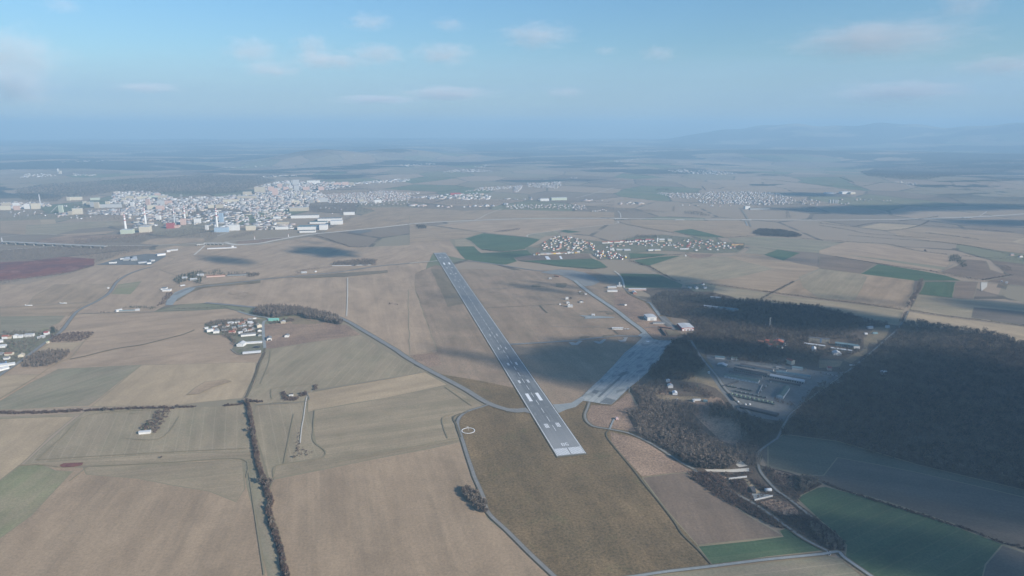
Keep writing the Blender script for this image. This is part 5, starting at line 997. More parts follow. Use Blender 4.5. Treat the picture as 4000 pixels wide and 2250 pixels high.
# town: landmark blocks
def blk(fr, x, y, wpx, hpx, D, wc, rc, label, nm='apartment_block', cat='building', win=None):
    A = G(fr, x, y); dist = math.hypot(*A); h = hpx/FR[fr][2]/2667*dist*1.02; return bld(nm, label, cat, fr, x, y, x+wpx, y-(0 if wpx < 60 else wpx*.02), D, h, wc, rc, 'flat', clear=True, win=win)
T_ = [('a0', 740, 588, 50, 78, 16, 'mint2', 'white', 'tall lime green tower block at the left of the town'), ('a0', 912, 605, 116, 60, 30, 'cream', 'palroof', 'wide pale yellow ribbed building right of the lime tower'), ('a0', 855, 612, 52, 38, 20, 'beige', 'palroof', 'beige annex left of the pale yellow ribbed building'),
      ('a0', 1042, 498, 42, 48, 14, 'cream', 'palroof', 'cream tower block, first of the row of four above the white mill'), ('a0', 1088, 503, 40, 48, 14, 'beige', 'palroof', 'beige tower block, second of the row of four above the white mill'), ('a0', 1132, 510, 48, 50, 14, 'lgrey', 'palroof', 'grey tower block, third of the row of four above the white mill'),
      ('a0', 1185, 525, 58, 62, 16, 'beige', 'palroof', 'broad beige tower block, last of the row of four'), ('a0', 1325, 484, 50, 36, 14, 'cream', 'palroof', 'cream block alone above the long white hall'), ('a0', 1250, 522, 275, 34, 20, 'lgrey', 'palroof', 'very long grey white hall before the town centre'),
      ('a0', 838, 430, 45, 35, 14, 'cream', 'white', 'cream block at the upper left tip of the town'), ('a0', 880, 425, 140, 30, 40, 'cream', 'mint2', 'long cream hall at the upper left of the town'), ('a0', 1135, 425, 110, 22, 30, 'mint2', 'mint2', 'greenish hall right of the long cream hall'),
      ('a0', 1530, 440, 50, 40, 14, 'cream', 'rust', 'cream block left of the upper town row'), ('a0', 1590, 428, 90, 48, 16, 'beige', 'palroof', 'broad beige block in the upper town row'), ('a0', 1720, 415, 140, 30, 16, 'cream', 'palroof', 'long cream block in the upper town row'), ('a0', 1870, 405, 110, 30, 16, 'mint2', 'palroof', 'pale green block in the upper town row'),
      ('a0', 1945, 380, 75, 35, 14, 'pink', 'palroof', 'pink block at the very top of the upper town row'), ('a0', 1985, 415, 115, 42, 16, 'beige', 'palroof', 'broad beige block at the right of the upper town row'), ('a0', 1835, 495, 48, 70, 16, 'pink', 'palroof', 'tall pinkish block in the middle of the left town'), ('a0', 1975, 490, 90, 52, 18, 'lgrey', 'palroof', 'grey broad block in the middle of the left town'),
      ('a0', 2065, 478, 100, 40, 18, 'pink', 'rust', 'pink long block right of the grey broad one'), ('a0', 1855, 548, 100, 50, 18, 'cream', 'palroof', 'cream block above the second chimney'), ('a0', 1960, 552, 105, 50, 18, 'pink', 'palroof', 'pink ribbed block above the second chimney'), ('a0', 1640, 505, 42, 48, 14, 'white', 'palroof', 'white narrow block left of the pinkish tall block'),
      ('a0', 305, 535, 75, 50, 14, 'white', 'rust', 'white block left of the far left mast'), ('a0', 390, 535, 115, 55, 14, 'cream', 'rust', 'cream block right of the far left mast foot'), ('a0', 160, 510, 80, 40, 14, 'white', 'rust', 'white block in the far left suburb'), ('a0', 0, 550, 130, 42, 14, 'cream', 'rust', 'long cream block at the left frame edge'), ('a0', 172, 550, 76, 40, 14, 'pink', 'redroof', 'pink block in the far left suburb'), ('a0', 20, 505, 110, 35, 14, 'beige', 'rust', 'beige block in the far left suburb'),
      ('a0', 1515, 852, 150, 45, 45, 'mint2', 'palroof', 'pale green hall at the foot of the first chimney'), ('a0', 1750, 832, 130, 60, 50, 'cream', 'palroof', 'big cream boiler house between the first two chimneys'), ('a0', 1960, 672, 52, 46, 25, 'white', 'palroof', 'white cube between the second and third chimneys'), ('a0', 2092, 782, 90, 56, 35, 'crimson', 'crimson', 'bright red factory block before the third chimney'),
      ('a0', 2185, 775, 60, 28, 30, 'pink', 'crimson', 'low red annex of the red factory block'), ('a0', 2270, 738, 60, 66, 30, 'pink', 'brick', 'brick red building at the foot of the fourth chimney'), ('a0', 2440, 718, 80, 52, 25, 'white', 'palroof', 'white building right of the fourth chimney'), ('a0', 2320, 630, 34, 34, 14, 'beige', 'palroof', 'small beige block behind the fourth chimney'),
      ('a1', 516, 805, 118, 50, 22, 'cream', 'mint2', 'pale yellow block alone at the lower town edge'), ('a1', 300, 808, 130, 60, 30, 'white', 'palroof', 'white factory right of the striped blue chimney'), ('a1', 5, 800, 35, 52, 14, 'white', 'palroof', 'white tower left of the striped chimney'), ('a1', 120, 830, 170, 50, 40, 'pblue', 'palroof', 'pale blue works at the foot of the striped chimney'),
      ('a1', 180, 700, 50, 100, 16, 'pblue', 'palroof', 'blue tall frame building behind the striped chimney'), ('a1', 625, 340, 135, 72, 18, 'beige', 'palroof', 'broad beige block at the top left of the centre'), ('a1', 480, 375, 110, 50, 18, 'beige', 'palroof', 'beige block left below the broad top left one'), ('a1', 800, 330, 75, 68, 16, 'pink', 'palroof', 'pinkish high block in the centre cluster'),
      ('a1', 850, 372, 70, 85, 16, 'pink', 'palroof', 'tall pink cream block front of the centre cluster'), ('a1', 915, 268, 60, 45, 15, 'pink', 'palroof', 'pinkish block high in the centre cluster'), ('a1', 1020, 262, 38, 42, 14, 'beige', 'palroof', 'small beige block high in the centre cluster'), ('a1', 990, 312, 68, 50, 16, 'pink', 'palroof', 'dull pink block middle of the centre cluster'),
      ('a1', 1105, 238, 85, 62, 18, 'lgrey', 'palroof', 'large grey block at the top of the centre'), ('a1', 1125, 312, 66, 62, 16, 'lgrey', 'palroof', 'tall grey striped block below the large grey one'), ('a1', 1060, 318, 40, 42, 14, 'beige', 'palroof', 'beige block left of the tall grey striped one'), ('a1', 1130, 375, 24, 42, 12, 'cream', 'palroof', 'slim cream tower, left of three slim towers'),
      ('a1', 1212, 370, 22, 48, 12, 'cream', 'palroof', 'slim cream tower, middle of three slim towers'), ('a1', 1292, 365, 28, 42, 12, 'cream', 'palroof', 'slim cream tower, right of three slim towers'), ('a1', 1430, 300, 68, 42, 16, 'pink', 'palroof', 'pink block right of the centre'), ('a1', 1235, 305, 85, 45, 16, 'pink', 'rust', 'dull pink block behind the slim towers'),
      ('a1', 1625, 240, 90, 32, 14, 'pink', 'palroof', 'pinkish block in the right upper town, left one'), ('a1', 1730, 245, 80, 45, 14, 'pink', 'palroof', 'pinkish block in the right upper town, middle one'), ('a1', 1815, 240, 58, 35, 14, 'beige', 'palroof', 'beige block in the right upper town, right one'), ('a1', 410, 418, 240, 38, 22, 'beige', 'palroof', 'very long beige block in the old town'), ('a1', 230, 460, 200, 38, 22, 'cream', 'rust', 'long cream block in the old town'),
      ('a1', 40, 525, 90, 38, 20, 'cream', 'palroof', 'cream block at the left of the old town front'), ('a1', 135, 525, 95, 40, 20, 'beige', 'rust', 'beige red roofed block at the old town front'), ('a1', 1285, 215, 165, 32, 30, 'white', 'mint2', 'white halls strip at the far upper town edge'), ('a1', 1440, 450, 110, 45, 25, 'lgrey', 'palroof', 'grey square block right of the town middle'), ('a1', 1280, 462, 90, 36, 25, 'grey', 'palroof', 'dark grey block right of the town middle'),
      ('a1', 1120, 472, 66, 40, 25, 'cream', 'palroof', 'cream block before the slim towers'), ('a1', 2135, 460, 88, 34, 25, 'white', 'palroof', 'white round fronted block in the right suburb'), ('a1', 1940, 445, 50, 28, 20, 'cream', 'palroof', 'yellow block in the right suburb'), ('a1', 1082, 655, 350, 32, 45, 'white', 'greyroof', 'very long white factory with grey roof'), ('a1', 1065, 565, 240, 42, 45, 'beige', 'palroof', 'long beige factory behind the very long white one'),
      ('a1', 1165, 800, 290, 34, 90, 'white', 'teal', 'huge white factory with teal roof at the field edge, lower'), ('a1', 1320, 722, 220, 18, 60, 'white', 'green', 'huge white factory with dark green roof, middle'), ('a1', 1420, 690, 300, 28, 70, 'white', 'greyroof', 'huge white factory with grey roof, upper'), ('a1', 1440, 800, 100, 55, 60, 'white', 'palroof', 'stepped white hall at the right front of the factories'),
      ('a1', 1580, 735, 150, 45, 60, 'white', 'palroof', 'white hall at the right upper side of the factories'), ('a1', 1190, 835, 200, 20, 40, 'white', 'darkroof', 'striped white sheds in front of the factories'), ('a1', 1745, 612, 140, 32, 25, 'white', 'palroof', 'white hall at the right tip of the factories'), ('a1', 860, 672, 90, 34, 30, 'white', 'palroof', 'white gabled hall left of the factories'),
      ('a1', 845, 730, 210, 26, 25, 'beige', 'greyroof', 'long brownish factory left of the factories'), ('a1', 885, 795, 160, 28, 22, 'white', 'palroof', 'pale block below the brownish factory'), ('a0', 722, 92, 12, 48, 18, 'white', 'white', 'slim white tower of the far silo on the hill'), ('a0', 738, 93, 30, 30, 18, 'cream', 'cream', 'cream body of the far silo on the hill'),
      ('a2', 1785, 428, 195, 30, 50, 'mint2', 'palroof', 'greenish long warehouse beyond the railway'), ('a2', 1645, 438, 110, 28, 40, 'white', 'palroof', 'white warehouse left of the greenish one'), ('a2', 515, 360, 130, 22, 40, 'crimson', 'crimson', 'long bright red roof in the eastern suburb'), ('a3', 1645, 540, 60, 34, 30, 'white', 'palroof', 'white station house below the far right village'), ('a3', 1705, 548, 250, 18, 25, 'grey', 'darkroof', 'long dark shed below the far right village'),
      ('a4', 290, 350, 110, 22, 60, 'white', 'white', 'dazzling white halls group in the right distance, main one'), ('a4', 395, 352, 60, 20, 50, 'cream', 'white', 'dazzling white halls group in the right distance, round one'), ('a4', 90, 350, 90, 14, 50, 'white', 'white', 'dazzling white halls group in the right distance, left one')]
for a in T_: blk(*a, nm='apartment_block' if 'block' in a[8] and 'factory' not in a[8] else 'town_hall_building' if False else 'industrial_building' if any(k in a[8] for k in ('hall', 'factory', 'works', 'warehouse', 'boiler', 'silo')) else 'town_building')
for i in range(4):
    x = [132, 170, 202, 226][i]; A = G('a4', x, 465); r = empty('grain_silo', (A[0], A[1], BZ+float(hgt(*A)))); tag(r, ['leftmost', 'second', 'third', 'rightmost'][i]+' of four pale grain silos in the right distance', 'silo', 'grain silos in the right distance'); V = []; F = []
    for z, q_ in ((0, 8), (30, 8), (34, 2)):
        for k in range(14): V.append((q_*math.cos(k*.4488), q_*math.sin(k*.4488), z))
    for l in range(2): F += [(l*14+k, l*14+(k+1) % 14, l*14+14+(k+1) % 14, l*14+14+k) for k in range(14)]
    mesh_obj('drum', V, F+[tuple(range(28, 42))], cm('lgrey'), r)
# chimneys with red bands, smoke
def chimney(fr, x, y0, y1, wpx, lab, col='white', bands=True, top='crimson'):
    A = G(fr, x, y0); d = math.hypot(*A); h = (y0-y1)/FR[fr][2]/2667*d*1.02; w0 = 1.25*wpx/FR[fr][2]/2667*d/2; r = empty('chimney', (A[0], A[1], 1)); tag(r, lab, 'chimney')
    lv = [0, .5, .55, .60, .66, .84, .88, .92, .96, 1.0]
    def ring(z0, z1, c, nm, ex=1):
        V = []; 
        for z in (z0, z1):
            q_ = w0*(1-.42*z)*ex
            for k in range(14): V.append((q_*math.cos(k*.4488), q_*math.sin(k*.4488), z*h))
        mesh_obj(nm, V, [(k, (k+1) % 14, 14+(k+1) % 14, 14+k) for k in range(14)]+[tuple(range(14, 28))], cm(c), r, True)
    ring(0, 1.0, col, 'shaft')
    if bands:
        for a, b_ in ((.60, .66), (.80, .84), (.90, .94), (.98, 1.004)): ring(a, b_, top, 'red_band', 1.04)
    return A, h
c1 = chimney('a0', 1583, 803, 632, 22, 'white chimney with red top, nearest and leftmost of the town stacks'); chimney('a0', 1834, 735, 548, 20, 'white chimney with red top, second of the town stacks from left'); chimney('a0', 2198, 712, 548, 15, 'thin pale chimney, third of the town stacks from left', 'white')
c4 = chimney('a0', 2333, 728, 528, 17, 'pale chimney giving off steam, fourth of the town stacks'); chimney('a1', 158, 780, 548, 20, 'red and white banded chimney, rightmost of the town stacks', 'white'); chimney('a0', 508, 492, 380, 12, 'slender pale mast chimney at the far left suburb', 'lgrey', False)
chimney('a0', 30, 975, 912, 10, 'pale bridge pylon at the left frame edge', 'lgrey', False)
chimney('a1', 628, 922, 882, 7, 'short red banded pole on the motorway field, left one', 'white'); chimney('a1', 1052, 890, 850, 7, 'short red banded pole on the motorway field, right one', 'white')
def steam(A, h, lab, dx, dz, n, r0, r1):
    r = None; m = bpy.data.materials.get("steam")
    if not m:
        m = bpy.data.materials.new("steam"); m.use_nodes = True; q = m.node_tree; q.nodes.clear(); o_ = q.nodes.new("ShaderNodeOutputMaterial"); p_ = q.nodes.new("ShaderNodeVolumePrincipled"); p_.inputs["Density"].default_value = .035; p_.inputs["Color"].default_value = (.95, .96, 1, 1); q.links.new(p_.outputs[0], o_.inputs[1])
    bm = bmesh.new(); 
    for i in range(n):
        t = i/(n-1); bmesh.ops.create_icosphere(bm, subdivisions=2, radius=r0+(r1-r0)*t, matrix=__import__('mathutils').Matrix.Translation((dx*t+random.uniform(-4, 4)*t, 0, dz*t**.7+random.uniform(-3, 3)*t)))
    me = bpy.data.meshes.new('steam_plume'); bm.to_mesh(me); bm.free(); me.materials.append(m); o = link(bpy.data.objects.new('steam_plume', me)); o.location = (A[0], A[1], 1+h+2); tag(o, lab, 'steam', None, 'stuff')
steam(c1[0], c1[1], 'white steam drifting right from the leftmost town chimney', 70, 35, 8, 4, 16); steam(c4[0], c4[1], 'white steam rising from the fourth town chimney', -14, 75, 7, 4, 11)
# bridges
def bridge(fr, x0, y0, x1, y1, n, wid, hh, lab, thick=2.2):
    A = Vector(G(fr, x0, y0)); B = Vector(G(fr, x1, y1)); L = (B-A).length; e = (B-A)/L; r = empty('viaduct', ((A.x+B.x)/2, (A.y+B.y)/2, 0), math.atan2(e.y, e.x)); tag(r, lab, 'bridge')
    boxm('deck', -L/2, L/2, -wid/2, wid/2, hh-thick, hh, 'concrete', r); boxm('parapet', -L/2, L/2, -wid/2, -wid/2+.6, hh+.003, hh+1.2, 'white', r)
    for i in range(n):
        x = -L/2+L*(i+.5)/n; boxm('pier', x-1.6, x+1.6, -wid/2+1, wid/2-1, 0, hh-thick-.003, 'concrete', r)
bridge('a0', 40, 975, 1340, 1035, 11, 22, 16, 'long pale motorway viaduct at the left', 3); bridge('a1', 0, 985, 250, 985, 5, 20, 11, 'short motorway bridge left of the white silage wall'); bridge('a3', 0, 672, 165, 672, 6, 20, 10, 'dark motorway bridge over the lane, middle distance'); bridge('a0', 2470, 1000, 2576, 990, 4, 14, 8, 'small bridge between the viaduct and the short bridge')
bridge('a4', 1800, 655, 1920, 655, 3, 18, 8, 'motorway underpass bridge at the right'); bridge('a3', 1600, 682, 1720, 684, 4, 18, 7, 'motorway bridge at the embankment road'); bridge('a3', 760, 680, 880, 680, 4, 14, 6, 'low motorway bridge left of the embankment road')

# everything smaller: one mesh of distant buildings
FC = {'V': [], 'F': [], 'C': []}; fcn = [0]
WC = [(.50, .48, .45), (.42, .39, .34), (.47, .40, .32), (.33, .32, .32), (.42, .34, .30), (.58, .57, .55), (.26, .25, .24)]; RC_ = [(.26, .12, .09), (.22, .13, .105), (.17, .17, .18), (.26, .26, .27), (.33, .33, .34), (.10, .10, .10), (.28, .16, .12)]
def far_boxes(poly, spacing, sizes, ang=0.0, redness=.5, jit=.8, fill=1.0, white=.2):
    pts = scatter(PTS(poly), spacing, jit); pts = pts[RNG.random(len(pts)) < fill]; pts = clear_of(pts)
    for x, y in pts:
        L, D, h = sizes[RNG.integers(len(sizes))]; s = .75+.5*RNG.random(); L *= s; D *= .85+.3*RNG.random(); h *= .8+.4*RNG.random(); a = ang+RNG.choice([0, 0, math.pi/2])+RNG.normal()*.08; c, sn = math.cos(a), math.sin(a); z = float(hgt(x, y))
        flat = L > 25 or RNG.random() < .2; ri = 0 if flat else D*.35
        v = [(-L/2, -D/2, -2), (L/2, -D/2, -2), (L/2, D/2, -2), (-L/2, D/2, -2), (-L/2, -D/2, h), (L/2, -D/2, h), (L/2, D/2, h), (-L/2, D/2, h), (-L/2, 0, h+ri), (L/2, 0, h+ri)]
        FC['V'].extend((x+c*p-sn*q, y+sn*p+c*q, z+r) for p, q, r in v); k = fcn[0]; fcn[0] += 10
        f = [(0, 1, 5), (0, 5, 4), (1, 2, 6), (1, 6, 5), (2, 3, 7), (2, 7, 6), (3, 0, 4), (3, 4, 7), (5, 6, 9), (7, 4, 8), (4, 5, 9), (4, 9, 8), (6, 7, 8), (6, 8, 9)]
        FC['F'].extend((k+a_, k+b_, k+c_) for a_, b_, c_ in f); wc = WC[RNG.integers(len(WC))]; rc = RC_[RNG.integers(2) if RNG.random() < redness else 2+RNG.integers(5)]
        if RNG.random() < white: rc = (.52, .52, .51)
        if flat and RNG.random() < .7: rc = RC_[3+RNG.integers(2)]
        FC['C'].extend([(*wc, 1)]*30+[(*rc, 1)]*12)
SM = [(11, 9, 6), (12, 9, 6), (14, 10, 7)]; MD = [(30, 12, 11), (14, 10, 7), (22, 12, 9), (45, 13, 12), (12, 10, 7)]; IN = [(50, 25, 8), (30, 18, 7), (80, 22, 8), (18, 12, 6), (25, 20, 10)]; TOWN = [(35, 12, 14), (50, 14, 16), (22, 14, 18), (16, 12, 9), (28, 12, 10)]
far_boxes('a1:600,360 900,300 1300,330 1480,350 1500,440 1300,470 1000,500 700,500 500,470 250,430 350,370', 44, TOWN, .1, .45)
far_boxes('a1:0,400 350,370 500,440 700,490 1000,500 1300,480 1300,510 1000,560 600,600 450,560 200,520 0,520', 42, MD, .15, .6)
far_boxes('a1:640,270 900,205 1100,185 1250,200 1300,300 1480,320 1300,340 900,330 640,350', 52, TOWN, .1, .3)
far_boxes('a1:1250,215 1500,200 1870,215 1880,255 1500,300 1300,290', 50, MD, .1, .6)
far_boxes('a1:1480,355 2000,330 2250,310 2576,335 2576,425 2100,462 1560,460 1450,430', 30, SM, .3, .65)
far_boxes('a0:1440,335 1850,325 2100,370 2250,420 2576,390 2576,450 2100,460 1800,480 1560,480 1350,460 1400,400', 48, TOWN, .1, .35); far_boxes('a0:1560,480 2100,460 2576,450 2576,560 2300,600 2100,560 1600,560', 46, MD, .1, .4)
far_boxes('a0:1080,560 1400,540 2100,570 2300,600 2200,650 1650,620 1100,600', 42, IN+SM, .1, .4); far_boxes('a0:1600,650 2000,640 2576,600 2576,700 2400,760 2050,760 1700,790', 60, IN, .1, .2, .8, .8)
far_boxes('a1:0,560 450,570 560,600 540,740 300,780 50,790 0,700', 55, IN, .2, .2, .8, .8); far_boxes('a1:600,600 1050,570 1080,640 850,700 650,700', 42, IN+SM, .1, .4); far_boxes('a1:650,700 1100,720 1150,780 870,800 560,800', 50, IN, .1, .15, .8, .8); far_boxes('a1:1300,500 1800,540 1860,600 1500,600 1300,560', 60, SM, .1, .4, .8, .4)
far_boxes('a0:0,470 120,450 640,472 640,500 500,520 0,540', 36, MD, .1, .6); far_boxes('a0:0,590 250,560 700,600 1400,650 1300,690 700,640 100,640', 75, SM, .1, .4, .9, .5); far_boxes('a0:750,590 850,590 850,620 760,620', 30, IN, .1, .1); far_boxes('a0:800,495 1000,500 1000,530 820,520', 60, SM, 0, .2, 1, .7)
far_boxes('a1:1870,205 2200,180 2576,150 2576,185 2200,215 1950,222', 60, IN, .1, .1, .8, .9, .6); far_boxes('a1:1850,480 2576,440 2576,480 1900,500', 50, SM, .1, .3, .8, .3)
far_boxes('a2:0,330 150,335 140,345 0,350', 45, SM, 0, .2, .8, 1, .6); far_boxes('a2:0,385 90,375 330,372 500,345 900,350 1030,380 1100,415 900,422 470,415 0,405', 55, IN, .1, .12, .8, .85, .5)
far_boxes('a2:660,320 950,262 1300,252 1320,275 1000,305', 42, SM, .3, .3, .8, .85, .4); far_boxes('a2:1320,255 1410,230 1420,250 1365,325 1315,325', 26, SM, 1.0, .4); far_boxes('a2:1470,215 1750,200 1900,190 1905,235 1850,278 1500,265', 40, SM, .3, .4, .8, .9, .4); far_boxes('a2:2020,140 2110,145 2100,160 2020,155', 50, SM, 0, .2, 1, .8, .5)
far_boxes('a2:750,500 800,495 1280,478 1300,488 1000,505 900,515', 55, IN, .05, .05, .5, .9, .7); far_boxes('a2:1200,500 1320,490 1760,480 2200,495 2240,545 1900,540 1650,530 1250,540', 42, SM, .2, .5, .8, .8, .3); far_boxes('a2:2290,560 2490,535 2500,560 2300,575', 40, SM, .2, .3); far_boxes('a2:2130,420 2480,428 2480,442 2130,435', 60, IN, 0, .05, .5, .7, .6); far_boxes('a2:0,480 800,500 780,520 0,510', 70, IN, 0, .5, .8, .6, .1)
far_boxes('a2:1180,410 1650,405 1650,430 1180,418', 70, IN, 0, .1, .8, .7, .5)
far_boxes('a3:525,330 560,325 700,335 850,335 1100,340 1250,318 1650,320 1950,325 2050,345 2240,400 2235,430 1550,415 830,402 700,400 560,355', 46, SM, .2, .3, .8, .85, .35); far_boxes('a3:1060,420 1550,420 2235,430 2240,470 1950,490 1560,480 1080,465', 36, SM, .2, .4, .8, .85, .3); far_boxes('a3:2250,415 2576,425 2576,490 2300,490', 60, SM, .2, .3, .8, .7)
far_boxes('a3:840,488 1560,495 1560,507 840,498', 60, SM, .0, .3, .8, .6); far_boxes('a3:0,465 180,455 340,458 340,482 0,485', 60, IN, 1.2, .1, .6, .8, .2); far_boxes('a4:250,412 700,415 1000,430 990,440 600,440 260,425', 60, SM, .1, .3, .9, .5); far_boxes('a4:240,455 460,465 440,485 250,480', 45, SM, .1, .3, .9, .6)
far_boxes('a4:60,335 460,330 460,350 60,352', 90, IN, 0, 0, .8, .5, 1)
for s, sp in (('a3:650,45 750,50 900,30 920,50 950,85 750,75', 50), ('a3:960,60 1200,50 1500,80 1560,95 1200,105 980,95', 60), ('a2:370,72 520,45 800,35 1050,58 1040,66 700,76 530,80', 60), ('a2:800,0 950,0 960,15 820,15', 70), ('a0:230,150 330,100 520,88 720,112 600,135', 70), ('a0:900,95 1220,102 1200,125 920,120', 70), ('a1:720,130 1160,108 1160,122 740,140', 60), ('a4:820,168 940,185 1080,190 1240,255 1150,250 1000,205', 48),
              ('h0:800,272 1270,256 1270,266 800,280', 110), ('h0:1590,375 1960,352 1960,362 1600,380', 90), ('h0:1770,325 1860,318 1860,330', 100), ('h0:2470,300 2570,285 2570,295', 90), ('h0:410,335 740,325 740,335 420,345', 120), ('h1:80,300 160,285 460,266 460,274 170,300', 110), ('h1:410,358 550,355 750,345 750,355 560,370', 90), ('h1:1010,370 1130,352 1135,365 1050,378', 80), ('h1:2150,252 2400,248 2400,262 2160,262', 120), ('h1:2010,330 2200,308 2200,320 2050,345', 100), ('h0:80,395 140,390 140,402', 80), ('h0:2080,430 2150,430 1890,445 1890,438', 80)):
    far_boxes(s, sp, SM+[(30, 14, 8)], .3, .2, .9, .75, .6)
fm, fn, fb = mat("distant_building_paint"); at_ = N(fn, "ShaderNodeAttribute", attribute_name="tint"); fn.links.new(mixc(fn, mrange(fn, noise(fn, wpos(fn), 1/8, 2), .3, .7, 0, .25), at_.outputs["Color"], (.2, .2, .2)), fb.inputs["Base Color"])
fo = np_obj('distant_buildings', np.array(FC['V']), np.array(FC['F']), fm, None, np.array(FC['C'])); tag(fo, 'dense roofs and walls of the far town and villages', 'buildings', None, 'stuff'); print("FAR", fcn[0]//10)
# ------------------------------------------------------------------ woods, hedges, single trees
def wood(label, s, kind, sp, h0, h1, q='mid', m=None, name='woodland', **kw):
    poly = PTS(s); poly = wobble(poly, 9 if q == 'mid' and sp > 6.5 else 3, 30) if q != 'lo' else poly
    p = clear_of(scatter(poly, sp))
    if q == 'mid' and sp > 6.5 and len(p) > 1500: p = p[(np.sin(p[:, 0]/17+np.sin(p[:, 1]/23)*2)*np.sin(p[:, 1]/14+p[:, 0]/31) < .80) & (RNG.random(len(p)) < .93)]
    o = planting(name, label, p, kind, h0, h1, q, m, **kw); return p
NOWOOD = [('b4:700,1290 900,1285 1050,1330 900,1345 700,1320', 0)]
def road_clear(s, r, step=14):
    L = smooth_line(PTS(s), 4)
    for a, b in zip(L[:-1], L[1:]):
        n = max(1, int((b-a).length/step))
        for i in range(n): p = a+(b-a)*i/n; CLEAR.append((p.x, p.y, r))
road_clear('b4:1030,710 850,885 640,1065 450,1225 c3:300,500 180,640 100,800', 8); road_clear('b3:960,900 1000,970 1100,1130 1200,1250 1300,1370 c2:2150,310 2280,440 2400,560', 8)
road_clear('b4:690,1290 850,1330 1050,1340', 9); road_clear('c2:2480,960 2520,900 c3:0,880 100,790', 7)
W1 = wood('great bare winter wood filling the right side', 'b4:1030,720 1120,700 1300,680 1700,760 2050,790 2300,850 2400,900 2576,955 3000,1050 c3:3200,1700 2576,1325 2000,1185 1500,1070 1100,990 700,835 400,790 230,770 110,790 190,640 300,560 330,480 420,380 560,260 650,200 730,150 b4:330,1330 450,1240 650,1075 850,900', 'bare', 9.6, 9, 18, 'mid', 'wood', wide=1.15)
W2 = wood('bare wood north of the yard with roofs showing through', 'b3:450,400 600,300 850,290 1100,330 1250,330 1500,400 1750,400 2000,430 2576,480 b4:300,560 560,640 880,715 800,740 480,740 430,850 200,860 150,890 480,850 540,1000 500,960 400,900 0,900 0,1000 330,1010 520,1060 380,1100 0,1120 b3:2576,1240 2280,1190 2160,1220 1950,1190 1560,1180 1350,1100 1150,1080 1000,960 850,860 1010,790 1000,740 920,640 700,610 590,580 480,430', 'bare', 9.0, 8, 14, 'mid', 'wood')
W3 = wood('dark bare wood wedge between apron and yard road', 'b3:820,900 960,940 1080,1150 1120,1280 1060,1320 940,1420 640,1400 500,1448 c2:1380,160 b3:560,1180 640,1020 720,920', 'bare', 7.2, 9, 14, 'mid', 'wood')
W4 = wood('grey brown bare wood below the firing range', 'c2:1180,320 1270,300 1400,250 1500,240 1530,330 1440,370 1460,430 1560,440 1760,460 1900,520 1860,560 1820,620 1900,700 1960,790 2080,850 2150,900 2300,880 2400,860 2480,950 2480,1080 2400,1100 2300,1050 2200,1110 1900,1120 1700,1040 1500,900 1330,810 1250,760 1260,660 1220,620 1150,548 1280,500 1290,400', 'bare', 7.0, 8, 13, 'mid')
W5 = wood('dark wood strip between the vehicle yard and the brown field', 'c2:1980,500 2100,450 2280,560 2576,680 c3:180,640 110,740 -20,850 c2:2480,960 2400,820 2300,700 2150,600 1960,620', 'bare', 7.5, 8, 13, 'mid', 'wood')
wood('pale poplar clump standing in the grey wood', 'c2:1490,790 1540,775 1620,800 1600,850 1510,850', 'poplar', 6, 12, 15, 'hi'); wood('pale bare trees along the lower wood edge', 'c2:1560,900 1700,920 1900,1000 2150,1020 2150,1070 1900,1080 1700,1020', 'poplar', 9, 8, 12)
wood('tan bare trees by the meadow in the wood', 'c2:1800,500 2100,520 2300,640 2380,760 2300,860 2250,800 2300,700 2150,600 1850,540', 'poplar', 11, 7, 10)
wood('small trees among the yard buildings', 'm:150,560 350,560 900,600 1250,640 1500,700 1800,760 1750,830 1550,760 1200,680 900,650 400,610 100,620', 'bare', 15, 5, 9)
wood('bushes along the yard edges', 'm:950,1180 1100,1230 1350,1260 1500,1100 1650,980 1700,1000 1500,1200 1300,1330 950,1240', 'shrub', 8, 2.5, 5)
wood('scattered small trees in the rough clearing', 'c2:1500,350 1900,380 2100,430 2300,640 2300,790 2250,870 2100,820 1900,640 1760,480 1450,420', 'bare', 19, 4, 9)
SH = []
def shrub(label, s, sp=4.2, h0=3, h1=6, q='mid', m=None, kind='shrub'): SH.append(1); return wood(label, s, kind, sp, h0, h1, q, m, 'thicket')
shrub('dense dark red shrub belt beside the brown field lower right', 'd2:160,285 300,290 500,440 800,640 850,685 800,690 600,590 380,470 170,315'); shrub('shrub belt between two lanes lower right', 'd2:640,490 760,570 850,600 960,590 1060,620 1180,700 1290,795 1270,850 1180,840 1000,720 850,630 650,510')
shrub('thicket left of the pale compound', 'd2:460,345 560,330 600,400 620,460 640,495 560,450 480,400'); shrub('thicket right of the sand strip', 'd2:620,330 680,380 740,420 700,430 650,400'); shrub('low brambles of the lower right wasteland', 'd2:200,320 400,470 600,590 830,690 860,690 1160,850 1240,750 1100,620 950,510 640,340 400,300', 6.5, 2, 4)
shrub('thicket strip between lane and brown shaded field', 'd2:700,240 800,290 960,330 1130,365 1050,420 1000,440 960,490 880,460 800,390 710,300', 5.5)
shrub('loose shrubs at the pale track lower right', 'd2:230,280 380,300 580,290 640,260 620,320 450,330 400,400 300,350', 6); shrub('bushes between the white cabins', 'n:380,380 600,340 680,480 750,640 780,700 600,700 380,690 300,560', 6); shrub('bushes right of the white cabins', 'n:950,400 1300,520 1650,580 1850,720 1850,800 1700,800 1500,700 1200,640 1060,620', 6.5)
wood('pale poplars at the lane lower right', 'd2:970,330 1060,330 1100,350 1060,400 990,440 960,400', 'poplar', 6, 9, 13, 'hi'); wood('pale poplars at the junction lower right', 'd2:1040,660 1130,700 1270,800 1260,850 1190,845 1060,760', 'poplar', 6, 7, 10, 'hi')
